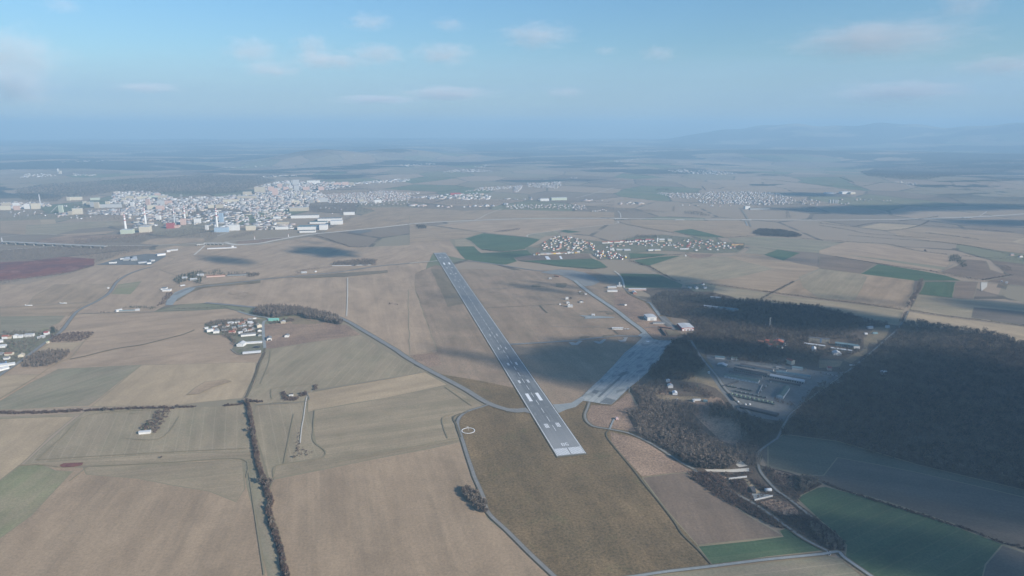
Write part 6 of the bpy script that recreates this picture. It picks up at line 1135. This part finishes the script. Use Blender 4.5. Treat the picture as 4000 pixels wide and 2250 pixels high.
shrub('round dark copse by the field road', 'd1:745,415 800,405 860,440 890,520 930,590 890,585 830,550 790,490 745,460', 5.5, 7, 11, 'hi', 'bare', 'bare')
shrub('overgrown strip with shrubs in the left field', 'c0:1560,530 1720,510 1680,600 1560,755 1520,740 1400,740 1420,700 1480,640 1540,580', 7, 3, 6); shrub('shrubs of the round thicket right part', 'c1:420,360 510,340 510,380 440,385', 4); shrub('shrubs of the round thicket left part', 'c1:250,350 290,340 320,385 430,400 400,430 300,430 260,400', 4.2); shrub('dark scrub triangle at the end of the pale track', 'c1:440,880 570,950 560,970 400,1000 370,1000 400,900', 6, 1.5, 3.5); shrub('scrub along the pale field track', 'c1:430,740 455,740 445,860 400,960 400,860', 5, 1.5, 3)
shrub('small dark shrub on the field by the windbreak', 'c1:575,280 600,268 620,280 612,320 580,320', 4, 3, 6); shrub('lone dark bush in the big tan field', 'b2:-255,430 -240,435 -225,450 -260,452', 6, 2, 4) ; shrub('dark spot bush in the far tan field', 'b1:2350,432 2430,440 2425,458 2370,450', 8, 2, 4)
shrub('low dark row of bushes on the left field', 'b0:1200,548 1385,545 1385,554 1200,556', 6, 2, 4)
B7 = wood('bare tree belt behind the hamlet', 'b1:610,575 640,520 720,500 900,495 1050,505 1180,510 1350,540 1500,580 1640,610 1740,690 1720,712 1600,692 1480,652 1300,635 1220,592 1100,592 900,622 760,608', 'poplar', 6.6, 13, 19, 'mid', 'bare')
wood('young orchard trees below the left road', 'b0:650,840 900,800 1170,795 1180,820 1080,890 950,920 650,930 600,910', 'shrub', 6, 3, 5, 'mid', 'shrub'); B9 = wood('bare copse by the left road', 'b0:450,1080 560,1045 900,1040 850,1110 720,1190 600,1230 280,1240 280,1160', 'poplar', 7, 8, 12, 'mid', 'bare')
wood('bare riverside wood left of the viaduct', 'a0:0,1070 400,1030 900,1015 1400,1015 1830,1022 1780,1070 1500,1130 1250,1200 1130,1170 900,1140 500,1165 0,1205', 'bare', 12, 10, 15, 'lo'); wood('bare tree line below the red clay workings', 'a0:1400,1140 1500,1130 1250,1200 1150,1270 900,1360 600,1400 330,1440 0,1500 0,1450 600,1385 900,1335 1180,1250 1230,1200', 'bare', 10, 9, 14, 'lo')
wood('wood between viaduct and power plant', 'a0:930,935 1500,885 2000,835 2400,785 2576,795 a1:200,860 100,950 0,950 a0:2576,905 2000,900 1750,970 1400,965 930,985', 'bare', 13, 9, 14, 'lo'); wood('far forest behind the town', 'a0:210,300 500,240 1100,200 1700,160 2300,130 2576,110 a1:100,105 700,135 900,180 600,270 400,330 0,372 a0:2300,365 1700,320 1400,330 1100,390 800,400 700,460 300,440 200,350', 'bare', 26, 15, 24, 'lo', 'wood', wide=1.5)
wood('trees along the far left river', 'a0:0,565 700,560 1000,540 1500,620 1500,680 1000,700 700,660 0,690', 'bare', 21, 8, 13, 'lo'); wood('parkland trees between the town halls', 'a0:900,460 1020,470 1100,520 1000,530 900,500', 'bare', 16, 9, 14, 'lo'); wood('right distance forest on the hill', 'h2:1400,412 1500,385 1900,345 2300,325 2576,332 2576,380 2100,440 1880,468 1700,470 1450,440', 'bare', 30, 18, 26, 'lo', 'wood', wide=1.6)
wood('railway side trees, middle distance', 'a2:0,418 900,424 1800,434 2576,444 2576,470 1300,470 1000,490 0,480', 'bare', 17, 8, 13, 'lo'); wood('garden trees of the railway suburb', 'a2:1180,500 2240,500 2576,480 2576,560 2300,570 1650,550 1180,545', 'bare', 15, 7, 11, 'lo'); wood('lineside trees in the right middle distance', 'a3:30,545 350,540 700,575 640,590 30,570', 'bare', 16, 8, 12, 'lo'); wood('dark copse by the motorway', 'a3:880,575 1050,570 1200,620 1190,632 1000,615 880,600', 'bare', 12, 9, 13, 'lo', 'wood')
wood('stream trees crossing the railway', 'a3:740,500 765,510 750,585 725,560', 'bare', 11, 8, 12, 'lo'); wood('tree clump on the stream right', 'a3:2150,580 2190,560 2230,660 2160,660', 'bare', 12, 8, 12, 'lo'); WA = wood('dark copse with smooth outline beyond the big village', 'a3:1745,840 1800,800 1880,800 2100,810 2300,850 2360,885 2200,890 1850,872', 'bare', 8, 10, 15, 'mid', 'wood')
wood('double dark plantation at the right', 'a4:1640,1130 1760,1105 1860,1265 1790,1275 1730,1200 1640,1200', 'conifer', 9, 9, 13, 'mid', 'conifer'); wood('trees around the right edge village', 'a4:2230,1230 2400,1270 2420,1340 2330,1330 2230,1260', 'bare', 10, 8, 12, 'lo'); wood('trees in the right edge village', 'a4:2150,1140 2576,1150 2700,1250 2500,1200 2300,1180', 'bare', 14, 6, 10, 'lo'); wood('copse near the motorway start', 'a2:80,745 200,745 222,785 115,788', 'bare', 9, 8, 12, 'mid', 'wood')
W18 = wood('long bare copse by the far taxiway', 'a1:1600,1240 1700,1208 2050,1180 2170,1188 2150,1248 1700,1258', 'bare', 9, 9, 14); wood('shrub row left of the far copse', 'a1:1120,1330 1180,1310 1330,1290 1600,1262 1600,1275 1300,1310 1170,1355', 'shrub', 8, 3, 6, 'lo'); wood('trees at the motorway slip', 'a1:260,900 450,850 600,820 650,845 400,910', 'bare', 11, 8, 12, 'lo'); wood('shrubs across the far pale field', 'a2:1050,830 1200,800 1390,780 1380,800 1200,825', 'shrub', 8, 4, 7, 'lo')
wood('dark pines around the grey buildings', 'b0:2180,150 2240,100 2360,60 2500,30 2576,50 2540,190 2480,190 2420,130 2340,160 2250,200', 'conifer', 10, 10, 15, 'mid'); wood('trees right of the pink barracks', 'b1:520,60 690,70 690,95 560,112', 'bare', 10, 8, 12, 'mid', 'wood'); wood('pines behind the pink barracks', 'b1:60,50 130,20 220,30 250,60 500,40 510,48 240,90 60,80', 'conifer', 13, 8, 13, 'mid'); wood('dark hedge of the walled garden', 'b0:1500,500 1640,475 1760,470 1960,480 1940,510 1890,525 1880,500 1640,495', 'conifer', 7, 5, 8, 'mid')
wood('scrub slope beside the left concrete pad', 'b0:2100,300 2160,300 2140,370 2060,450 1980,470 2040,390', 'shrub', 7, 3, 5, 'mid')
wood('garden trees and bushes of the hamlet', 'b1:0,700 200,650 560,640 640,660 650,850 460,840 340,860 240,820 60,740', 'bare', 7, 5, 9.5); wood('tree row along the hamlet front', 'b1:240,830 340,870 390,900 400,985 340,950 330,900 235,850', 'bare', 6, 5, 8); wood('bushes by the mint roofed house', 'b1:790,670 900,660 1030,620 1140,660 1030,680 830,700', 'shrub', 7, 3, 6)
wood('garden trees of the left village', 'b0:0,800 300,790 540,790 740,750 730,800 600,900 560,900 300,880 0,860', 'bare', 12, 6, 10); wood('garden trees of the lower left village', 'b0:0,910 550,900 400,1050 250,1180 0,1300', 'bare', 12, 4, 9); wood('dark trees at the left village road', 'b0:640,740 690,740 700,800 650,810', 'conifer', 6, 9, 13, 'hi')
wood('garden trees of the big village', 'v:170,190 350,100 600,145 900,170 1180,110 1450,100 1900,150 2330,190 2320,250 2000,290 1700,250 1450,200 900,240 1100,350 780,365 700,300 580,300 100,320', 'bare', 15, 6, 10, 'lo'); wood('dark trees behind the village church', 'v:1160,140 1180,115 1400,115 1400,140', 'bare', 9, 9, 13, 'lo', 'wood'); wood('dark trees at the east end of the big village', 'v:2230,240 2320,200 2320,260 2260,275', 'bare', 9, 9, 13, 'lo', 'wood')
wood('garden trees behind the northern wood', 'b3:880,190 1150,170 1280,210 1240,300 900,290', 'conifer', 17, 5, 9, 'lo'); wood('street trees and parks of the town', 'a1:0,380 900,210 1480,200 1900,250 2576,330 2576,470 1850,600 1300,600 400,600 0,560', 'bare', 40, 8, 12, 'lo', 'wood', wide=1.3); wood('parks of the left part of the town', 'a0:700,520 1500,480 1500,350 2576,380 2576,780 1900,780 1300,640', 'bare', 34, 8, 12, 'lo', 'wood', wide=1.3)
wood('garden suburb trees right of the town', 'a1:1300,500 1850,480 2576,470 2576,510 1950,510 2150,560 1950,610 1700,600 1350,580', 'bare', 15, 6, 10, 'lo', 'wood'); wood('hedge trees at the factory edge', 'a1:1540,790 1740,680 1850,620 1880,650 1740,720 1600,780', 'bare', 12, 7, 11, 'lo'); wood('gardens trees of the far right village', 'a3:520,310 1250,290 2250,390 2576,430 2576,495 1060,490 800,410', 'bare', 26, 7, 11, 'lo')
wood('far trees above the far right village', 'a3:520,285 680,280 690,310 520,310', 'bare', 14, 9, 13, 'lo', 'wood'); wood('trees of the small far eastern village', 'a2:1240,210 1480,200 1900,190 2100,130 2000,220 1900,260 1300,320', 'bare', 24, 7, 11, 'lo'); wood('wood strip behind the far villages', 'a3:100,95 700,80 950,90 930,130 700,125 300,120', 'bare', 22, 9, 14, 'lo', 'wood')
# hedgerows: each one a thing
def hedge(label, s, sp, wd, h0, h1, q='mid', kind='shrub', m=None, gap=-9, cat='hedgerow', name='hedgerow'):
    p = clear_of(along(s, sp, wd, 1, gap)); o = planting(name, None, p, kind, h0, h1, q, m, kindtag=None)
    if o: tag(o, label, cat)
    return p
hedge('shrubby hedgerow crossing the left fields, left half', 'c0:-200,555 0,552 300,552 600,540 830,528', 1.3, 11, 3, 6, 'hi'); hedge('shrubby hedgerow crossing the left fields, middle part', 'c0:855,528 1000,520 1300,508 1560,500 1700,500 1740,515', 1.4, 9, 2.5, 5.5, 'hi'); hedge('gappy hedgerow crossing the left fields, right end', 'c0:1800,493 1950,490 2100,482 2300,475 2440,465', 1.5, 8, 2.5, 5, 'hi', gap=-.9)
HD = hedge('tall dark hedgerow running from the crossroads down to the bottom edge', 'c0:2480,430 2500,500 2530,650 2560,860 c1:0,950 20,1050 50,1150 80,1240 110,1350 150,1460 d0:1930,560 1970,700 2000,800 2030,920 2060,1040 2080,1120', .9, 6, 2.5, 7, 'hi')
hedge('hedgerow stub east of the crossroads', 'c0:2480,430 2576,440 c1:70,440', 1.6, 7, 3, 6, 'hi'); hedge('thin hedge along the track below the hamlet', 'b1:760,1050 730,1120 680,1200 650,1300 600,1440', 3, 4, 1.5, 3); hedge('bush line beside the right brown field ditch', 'd2:1140,360 1250,410 1500,490 1750,570 1900,615 2100,680 2250,730 2400,790 2576,835 2800,920', 2, 5, 2, 4.5, 'hi')
hedge('low hedge on the lane left of the tree belt', 'b0:1950,510 2200,505 2576,495 b1:60,490 270,485 450,520 600,575', 4, 5, 2, 4, gap=-.7)
hl = [('a4:0,715 430,765 620,790 850,810 1080,790 1280,740 1380,690', 'northern field hedge bending up to the motorway'), ('a4:430,765 770,710 1300,745 2050,800 2450,835', 'long thin hedge on the upper right fields'), ('a4:0,745 360,800 600,850 1000,880 1400,910', 'double hedge on the right fields, lower line'), ('a4:370,870 900,915 1500,955 1900,1010 2250,1080 2576,1130', 'long tree hedge leading to the right edge village'),
      ('a3:60,700 180,740 620,820 1150,890 1480,895 1870,875 2576,925 a4:500,960 850,980 1200,1060 1620,1115', 'winding dark hedge beyond the big village'), ('a4:1800,1130 2050,1150 2300,1170', 'hedge piece right of the double plantation'), ('a4:200,1140 500,1190 1000,1270 1500,1330', 'spotty hedge above the dark green field'), ('a4:1400,1325 1600,1370 1800,1400 2000,1440', 'thick dark hedge right of the dark green field'),
      ('a4:1330,838 1600,870 2010,925', 'straight thick plantation strip on the right fields'), ('b4:-700,290 0,385 500,440 1060,520', 'dark hedge at the foot of the vineyards'), ('b4:1130,525 1500,590 1900,640 2576,725 2900,770', 'dark hedge above the tan strip at the right'), ('b3:1200,200 1600,250 1990,300', 'thin hedge along the lower edge of the brown field'), ('b3:1830,390 2000,300 2260,165', 'bushy field lane left of the vineyards'),
      ('a3:190,1170 500,1140 900,1105', 'hedge between two green fields below the village'), ('a3:180,1190 420,1260 500,1300 740,1430 b3:850,160', 'dark ditch trees curving below the village'), ('a2:900,1050 1200,1075 1450,1050', 'hedge between the two upper green fields'), ('a2:1370,1190 1850,1250 2300,1290 2490,1280', 'hedge along the lower edge of the green field'), ('a1:1380,872 1500,905', 'short dark tree row on the field, upper piece'), ('a1:1520,912 1790,1000', 'dark tree row on the field, middle piece'),
      ('a1:1800,1005 1850,1020 2030,1015', 'tree row on the field, lower end'), ('a4:2040,1435 2430,1370', 'bushes at the far right lane'), ('a4:1000,690 1300,660 1500,630', 'thin trees beside the motorway'), ('a3:1840,160 2576,235', 'far thin hedge above the far right village'), ('a4:0,235 450,270 800,200', 'very far hedge above the white halls'), ('a4:260,140 450,215', 'very far short thick hedge'), ('a3:1100,250 1150,300', 'far short thicket line'), ('a4:1020,318 1380,325', 'very far straight dark hedge')]
for i, (s, lab) in enumerate(hl): hedge(lab, s, 3.0 if i > 8 else 4.0, 12 if i in (8, 7) else 8, 4, 9 if i in (7, 8, 14) else 7.5, 'lo' if i < 23 else 'lo', 'shrub', 'wood', gap=-9)
hedge('row of tall bare trees throwing long shadows beside the vineyards', 'b4:1290,150 1230,300 1120,500', 9, 14, 11, 15, 'mid', 'bare', cat='tree row', name='tree_row'); hedge('bare trees along the road into the wood', 'b4:1090,560 1030,680', 7, 12, 7, 10, 'mid', 'bare', cat='tree row', name='tree_row')
hedge('tree-lined ditch beside the long left road', 'b0:1500,100 1420,210 1300,350 1100,430 920,540 830,650 760,740', 5, 3, 1.5, 3.5, 'lo')

# individual trees (crown, trunk)
TP = {}
for kind in ('bare', 'poplar', 'conifer'):
    TP[kind] = []
    for v in range(3):
        (cv, cf), (tv, tf) = template(kind, RNG, 170); t = np_obj('crown', cv, cf, TM[kind]); u = np_obj('trunk', tv, tf, TM['bark']); COL.objects.unlink(t); COL.objects.unlink(u); TP[kind].append((t, u))
def tree(x, y, h, kind, label, group, name=None, wide=1.0):
    t, u = random.choice(TP[kind]); r = empty(name or {'bare': 'bare_tree', 'poplar': 'poplar_tree', 'conifer': 'pine_tree'}[kind], (x, y, .9+(float(hgt(x, y)))), random.uniform(0, 6.28)); r.scale = (h/10*wide, h/10*wide, h/10); tag(r, label, 'tree', group)
    for s in (t, u): c = s.copy(); COL.objects.link(c); c.parent = r
def trees(pts, h0, h1, kind, label, group, wide=1.0):
    for k, (x, y) in enumerate(sorted(pts, key=lambda q: q[0]/q[1])): tree(x, y, random.uniform(h0, h1), kind, label+', '+ordn(k)+' from left', group, None, wide)
def edge_pick(P_, n, key): 
    P_ = [p for p in P_]; P_.sort(key=key); return P_[:n]
near = lambda p: math.hypot(p[0], p[1])
trees(edge_pick(W4, 70, near), 9, 14, 'bare', 'bare tree at near edge of lower wood', 'trees at the near edge of the lower wood')
trees([(x+random.uniform(-4, 4), y+random.uniform(-4, 4)) for x, y in edge_pick(W1, 70, near)], 12, 18, 'bare', 'bare tree at near edge of great wood', 'trees at the near edge of the great wood')
for (fr, x, y, h, kind, lab) in [('c0', 1060, 535, 11, 'bare', 'tallest round bare tree in the crossing hedgerow'), ('c0', 1155, 530, 9, 'bare', 'bare tree right of the tallest one in the crossing hedgerow'), ('c0', 705, 545, 9, 'bare', 'bare tree left of the gap in the crossing hedgerow'), ('c0', 1315, 520, 8, 'bare', 'bare tree above the olive field in the crossing hedgerow'),
                               ('c0', 1780, 505, 9, 'bare', 'single bare tree right of the overgrown strip'), ('c0', 550, 548, 8, 'bare', 'bare tree in the left half of the crossing hedgerow'), ('c0', 1440, 725, 10, 'conifer', 'dark pine behind the low white strip building, left one'), ('c0', 1485, 680, 13, 'conifer', 'dark pine behind the low white strip building, tall one'), ('c0', 1510, 720, 8, 'conifer', 'small dark pine behind the low white strip building'),
                               ('c0', 2480, 460, 14, 'bare', 'large bare tree at the hedgerow crossroads'), ('c1', 60, 1265, 15, 'bare', 'wide pale bare tree leaning out of the tall hedgerow, left one'), ('c1', 140, 1270, 11, 'bare', 'dark bare tree leaning out of the tall hedgerow, right one'), ('c0', 2510, 740, 10, 'bare', 'bare tree in the upper tall hedgerow'), ('c0', 1625, 1008, 5, 'bare', 'lone tiny tree standing in the striped field'), ('c1', 385, 1003, 5, 'bare', 'dark bush tree at the track end'),
                               ('b2', 2025, 392, 12, 'bare', 'dark tree behind the control tower'), ('n', 1405, 520, 9, 'conifer', 'single dark spruce in the rough meadow'), ('c1', 600, 285, 6, 'bare', 'single dark tree on the field, upper of two'), ('c1', 595, 318, 6, 'bare', 'single dark tree on the field, lower of two'), ('b3', 1650, 425, 14, 'conifer', 'tall dark spruce at the back of the northern wood'), ('m', 2165, 330, 12, 'conifer', 'dark spruce before the green hall, left one'),
                               ('m', 2270, 375, 10, 'conifer', 'dark spruce before the green hall, right one'), ('m', 1845, 290, 10, 'bare', 'dark tree at the yellow end wall'), ('n', 3120, 0, 1, 'bare', None), ('m', 1200, 600, 14, 'poplar', 'pale bare tree left of the tall cream house'), ('b4', 480, 770, 16, 'poplar', 'pale poplar above the cream block, left one'), ('b4', 605, 680, 15, 'poplar', 'pale poplar above the clearing, right one'), ('d2', 1275, 800, 6, 'conifer', 'dark round bush at the junction poplars'),
                               ('b0', 660, 815, 12, 'conifer', 'dark tree by the red roofed corner house'), ('b0', 95, 1000, 11, 'conifer', 'dark spruce at the left edge village'), ('a4', 1330, 1075, 12, 'bare', 'single tree rising from the winding dark hedge'), ('c1', 210, 430, 1, 'bare', None)]:
    if lab: p = G(fr, x, y); tree(p[0], p[1], h, kind, lab, None, None, 1.25 if kind == 'bare' else 1)
HL = list(HD); random.shuffle(HL)
trees(HL[:34], 6.5, 10, 'bare', 'bare tree in tall dark hedgerow', 'trees of the tall dark hedgerow', 1.1)
HL = list(along('d1:750,420 850,490 920,585', 6, 18)); trees(HL[:16], 8, 12, 'bare', 'bare tree of the dark copse by the field road', 'trees of the dark copse', 1.2)
HAZE_COL = (.44, .71, .94, 1); HAZE_D = 7.2e-5
# ------------------------------------------------------------------ clouds (their shade falls on the fields) and the air
def cloud_mat(name, dens, lo=.9, hi=1.75, ns=2.2, col=(.97, .97, 1.0), det=3, g=.2):
    m = bpy.data.materials.new(name); m.use_nodes = True; n = m.node_tree; n.nodes.clear(); out = n.nodes.new("ShaderNodeOutputMaterial"); pv = n.nodes.new("ShaderNodeVolumePrincipled"); n.links.new(pv.outputs[0], out.inputs[1])
    tc = n.nodes.new("ShaderNodeTexCoord"); ln = N(n, "ShaderNodeVectorMath", operation='LENGTH'); n.links.new(tc.outputs["Object"], ln.inputs[0])
    oi = n.nodes.new("ShaderNodeObjectInfo"); ad = N(n, "ShaderNodeVectorMath", operation='ADD'); n.links.new(tc.outputs["Object"], ad.inputs[0]); cb = N(n, "ShaderNodeCombineXYZ"); s_ = math_(n, 'MULTIPLY', oi.outputs["Random"], 50.0); n.links.new(s_, cb.inputs[0]); n.links.new(s_, cb.inputs[2]); n.links.new(cb.outputs[0], ad.inputs[1])
    no = n.nodes.new("ShaderNodeTexNoise"); no.inputs["Scale"].default_value = ns; no.inputs["Detail"].default_value = det; no.inputs["Roughness"].default_value = .62; n.links.new(ad.outputs[0], no.inputs["Vector"])
    a = math_(n, 'MULTIPLY_ADD', no.outputs[0], 1.6, ln.outputs["Value"])
    mr = N(n, "ShaderNodeMapRange", interpolation_type='SMOOTHSTEP'); n.links.new(a, mr.inputs[0])
    for i, v in zip((1, 2, 3, 4), (hi, lo, 0, dens)): mr.inputs[i].default_value = v
    n.links.new(mr.outputs[0], pv.inputs["Density"]); pv.inputs["Color"].default_value = (*col, 1); pv.inputs["Anisotropy"].default_value = g; return m
CT = {'dense': cloud_mat("cumulus_dense", .03, 1.1), 'mid': cloud_mat("cumulus", .014, 1.1), 'thin': cloud_mat("cumulus_thin", .0045), 'wisp': cloud_mat("wispy_cumulus", .0019, .8, 1.6, 2.8, (1, .96, .96), 4, -.15), 'bank': cloud_mat("haze_bank", .00006, .5, 1.9, 1.6, (.55, .76, .95), 3, 0)}
bm = bmesh.new(); bmesh.ops.create_icosphere(bm, subdivisions=3, radius=1); CME = bpy.data.meshes.new("cloud"); bm.to_mesh(CME); bm.free()
def cloud_obj(x, y, z, sx, sy, sz, rot, mt, label=None):
    me = CME.copy(); me.materials.append(CT[mt]); o = link(bpy.data.objects.new("cloud", me)); o.location = (x, y, z); o.scale = (sx, sy, sz); o.rotation_euler = (0, 0, rot)
    if label: tag(o, label, 'cloud')
    else: tag(o, kind='structure')
    return o
def shade(px, py, rx, ry, mt='dense', alt=1750, c=130, rot=0):
    """a cloud high up toward the sun whose shade lies on the ground round survey point px,py"""
    x, y = gp(px, py); k = alt/math.tan(SEL); x2, _ = gp(px+rx, py); ya = gp(px, py-ry)[1]; yb = gp(px, py+ry)[1]
    o = cloud_obj(x+SAZ[0]*k, y+SAZ[1]*k, alt, (x2-x)*1.3, (ya-yb)/2*1.3, c, rot, mt); cx, cy = o.location.x, o.location.y
    el = math.degrees(math.atan2(alt-H, math.hypot(cx, cy))); az = math.degrees(math.atan2(cx, cy)); print('cloud %d,%d el %.1f az %.0f size %d %d %s' % (px, py, el, az, o.scale[0], o.scale[1], 'IN VIEW' if abs(az) < 38 and el < 12 else ''))
F_ = 1.5528
for px, py, rx, ry, mt in [
    (3680, 1620, 520, 170, 'dense'), (3460, 1530, 190, 60, 'dense'), (3800, 1850, 420, 130, 'dense'), (3290, 1740, 240, 75, 'dense'), (3000, 1650, 190, 36, 'dense'), (3700, 1470, 420, 110, 'mid'), (3080, 1740, 190, 60, 'dense'), (3950, 1660, 300, 150, 'dense'),
    (3650, 2170, 360, 90, 'dense'), (3400, 2130, 220, 60, 'mid'), (2960, 2230, 300, 40, 'thin'), (3650, 1990, 500, 50, 'mid'), (3230, 1850, 200, 50, 'mid'),
    (2290, 1425, 190, 62, 'dense'), (2190, 1480, 90, 26, 'mid'), (2420, 1385, 140, 50, 'dense'), (1870, 1398, 70, 16, 'mid'),
    (2690, 1425, 90, 46, 'dense'), (2560, 1380, 120, 50, 'mid'), (2880, 1368, 210, 26, 'dense'), (2720, 1350, 100, 20, 'dense'), (3010, 1240, 230, 34, 'dense'), (3250, 1240, 190, 36, 'dense'), (3420, 1262, 200, 26, 'mid'), (2820, 1190, 90, 14, 'mid'), (2950, 1190, 130, 18, 'mid'),
    (2420, 1095, 90, 16, 'dense'), (2560, 1105, 130, 18, 'dense'), (2640, 1090, 80, 12, 'mid'), (2110, 1128, 50, 9, 'mid'), (2060, 1160, 40, 6, 'thin'), (2180, 1115, 40, 6, 'mid'), (1760, 1160, 40, 20, 'thin'),
    (1262, 984, 80, 15, 'dense'), (1225, 948, 40, 7, 'thin'), (885, 1018, 72, 11, 'mid'), (2010, 1000, 120, 10, 'thin'),
    (3550, 812, 330, 11, 'mid'), (3330, 825, 190, 12, 'mid'), (3820, 806, 250, 12, 'mid'), (3150, 760, 130, 8, 'mid'), (3300, 820, 260, 10, 'mid'), (3900, 870, 200, 14, 'mid'), (3050, 1010, 120, 8, 'thin'), (3920, 1200, 160, 24, 'mid'), (3330, 1170, 160, 14, 'thin')]:
    shade(px, py, rx, ry, mt)
# fair-weather clouds standing in view over the plain
def sky_cloud(px, py, wpx, hpx, dist, mt, label, n=4, tilt=0):
    for i in range(1):
        u, v, w_ = ray(px, py); s = dist/math.hypot(u, v); x, y, z = u*s, v*s, H+w_*s; m_ = dist/2667*.95
        cloud_obj(x, y, z, wpx/2*m_*2.0, wpx/2*m_*1.2, hpx/2*m_*2.1, math.atan2(-x, y)*-1 if False else -math.atan2(x, y)+tilt, mt, label)
S = lambda fr, x, y: pp(fr, x, y)
for fr, x, y, wpx, hpx, d, mt, lab in [('s1', 130, 180, 220, 70, 9000, 'wisp', 'small pale cloud left of the top centre, brightest of the sky'), ('s1', 1850, 200, 420, 90, 8500, 'wisp', 'long slanting pale cloud at the upper right'), ('s1', 1800, 160, 130, 60, 8300, 'wisp', 'puff on top of the long slanting cloud'), ('s1', 2290, 20, 140, 80, 7500, 'wisp', 'pale cloud cut by the top edge at the right'),
                                      ('s0', 1270, 255, 150, 70, 11000, 'wisp', 'small lumpy cloud left of the middle'), ('s0', 1570, 235, 110, 70, 11500, 'wisp', 'small puff right of the lumpy cloud'), ('s0', 1650, 305, 200, 50, 13000, 'wisp', 'flat grey cloud below the small puff'), ('s0', 1370, 350, 150, 45, 13000, 'wisp', 'low flat cloud under the lumpy one'), ('s0', 1900, 270, 160, 60, 12500, 'wisp', 'faint cloud bank in the middle, left piece'),
                                      ('s0', 2230, 270, 180, 60, 12500, 'wisp', 'faint cloud bank in the middle, right piece'), ('s0', 1860, 110, 130, 50, 9000, 'wisp', 'faint high wisp above the middle bank, left one'), ('s0', 2260, 125, 100, 40, 9000, 'wisp', 'faint high wisp above the middle bank, right one'), ('s1', 740, 270, 110, 40, 11000, 'wisp', 'tiny cloud right of the centre'), ('s1', 470, 255, 70, 25, 11000, 'wisp', 'tiny grey wisp right of the centre'),
                                      ('s0', 60, 290, 220, 130, 11000, 'wisp', 'hazy cloud at the left edge, upper part'), ('s0', 80, 440, 180, 90, 12000, 'wisp', 'hazy cloud at the left edge, lower part'), ('s0', 2250, 470, 260, 40, 20000, 'wisp', 'low far cloud bank at the middle'), ('s0', 1900, 500, 240, 25, 22000, 'wisp', 'very low faint streak left of the far bank'), ('s0', 740, 440, 160, 25, 18000, 'wisp', 'very faint streak above the town'),
                                      ('s1', 270, 465, 110, 30, 20000, 'wisp', 'faint far streak right of the low bank'), ('s1', 2470, 330, 200, 50, 13000, 'wisp', 'hazy cloud at the right edge'), ('s1', 1950, 460, 320, 50, 16000, 'wisp', 'faint wide cloud over the right hills'), ('s0', 310, 25, 90, 40, 8000, 'wisp', 'faint wisp near the top left corner')]:
    p = S(fr, x, y); sky_cloud(p[0], p[1], wpx, hpx, d, mt, lab)
cloud_obj(0, 44000, 3500, 90000, 12000, 2100, 0, 'bank'); cloud_obj(-30000, 30000, 2750, 30000, 9000, 1380, .7, 'bank'); cloud_obj(32000, 30000, 2750, 30000, 9000, 1380, -.8, 'bank')  # second haze, added as cloud volumes to blend sky into horizon
hm = bpy.data.materials.new("hazy_air"); hm.use_nodes = True; n = hm.node_tree; n.nodes.clear(); out = n.nodes.new("ShaderNodeOutputMaterial"); pv = n.nodes.new("ShaderNodeVolumePrincipled"); n.links.new(pv.outputs[0], out.inputs[1])
pv.inputs["Color"].default_value = HAZE_COL; pv.inputs["Density"].default_value = HAZE_D; pv.inputs["Anisotropy"].default_value = 0.0
S2 = 52000; V = [(sx*S2, sy*S2, z) for z in (-1.5, 1340) for sx, sy in ((-1, -1), (1, -1), (1, 1), (-1, 1))]
ho = mesh_obj('haze', V, [(3, 2, 1, 0), (4, 5, 6, 7), (0, 1, 5, 4), (1, 2, 6, 5), (2, 3, 7, 6), (3, 0, 4, 7)], hm); tag(ho, 'thin blue winter haze over the whole plain', 'haze', None, 'stuff')
print("OBJECTS", len(COL.objects), "TRIS", sum(len(o.data.polygons) for o in COL.objects if o.type == 'MESH'))
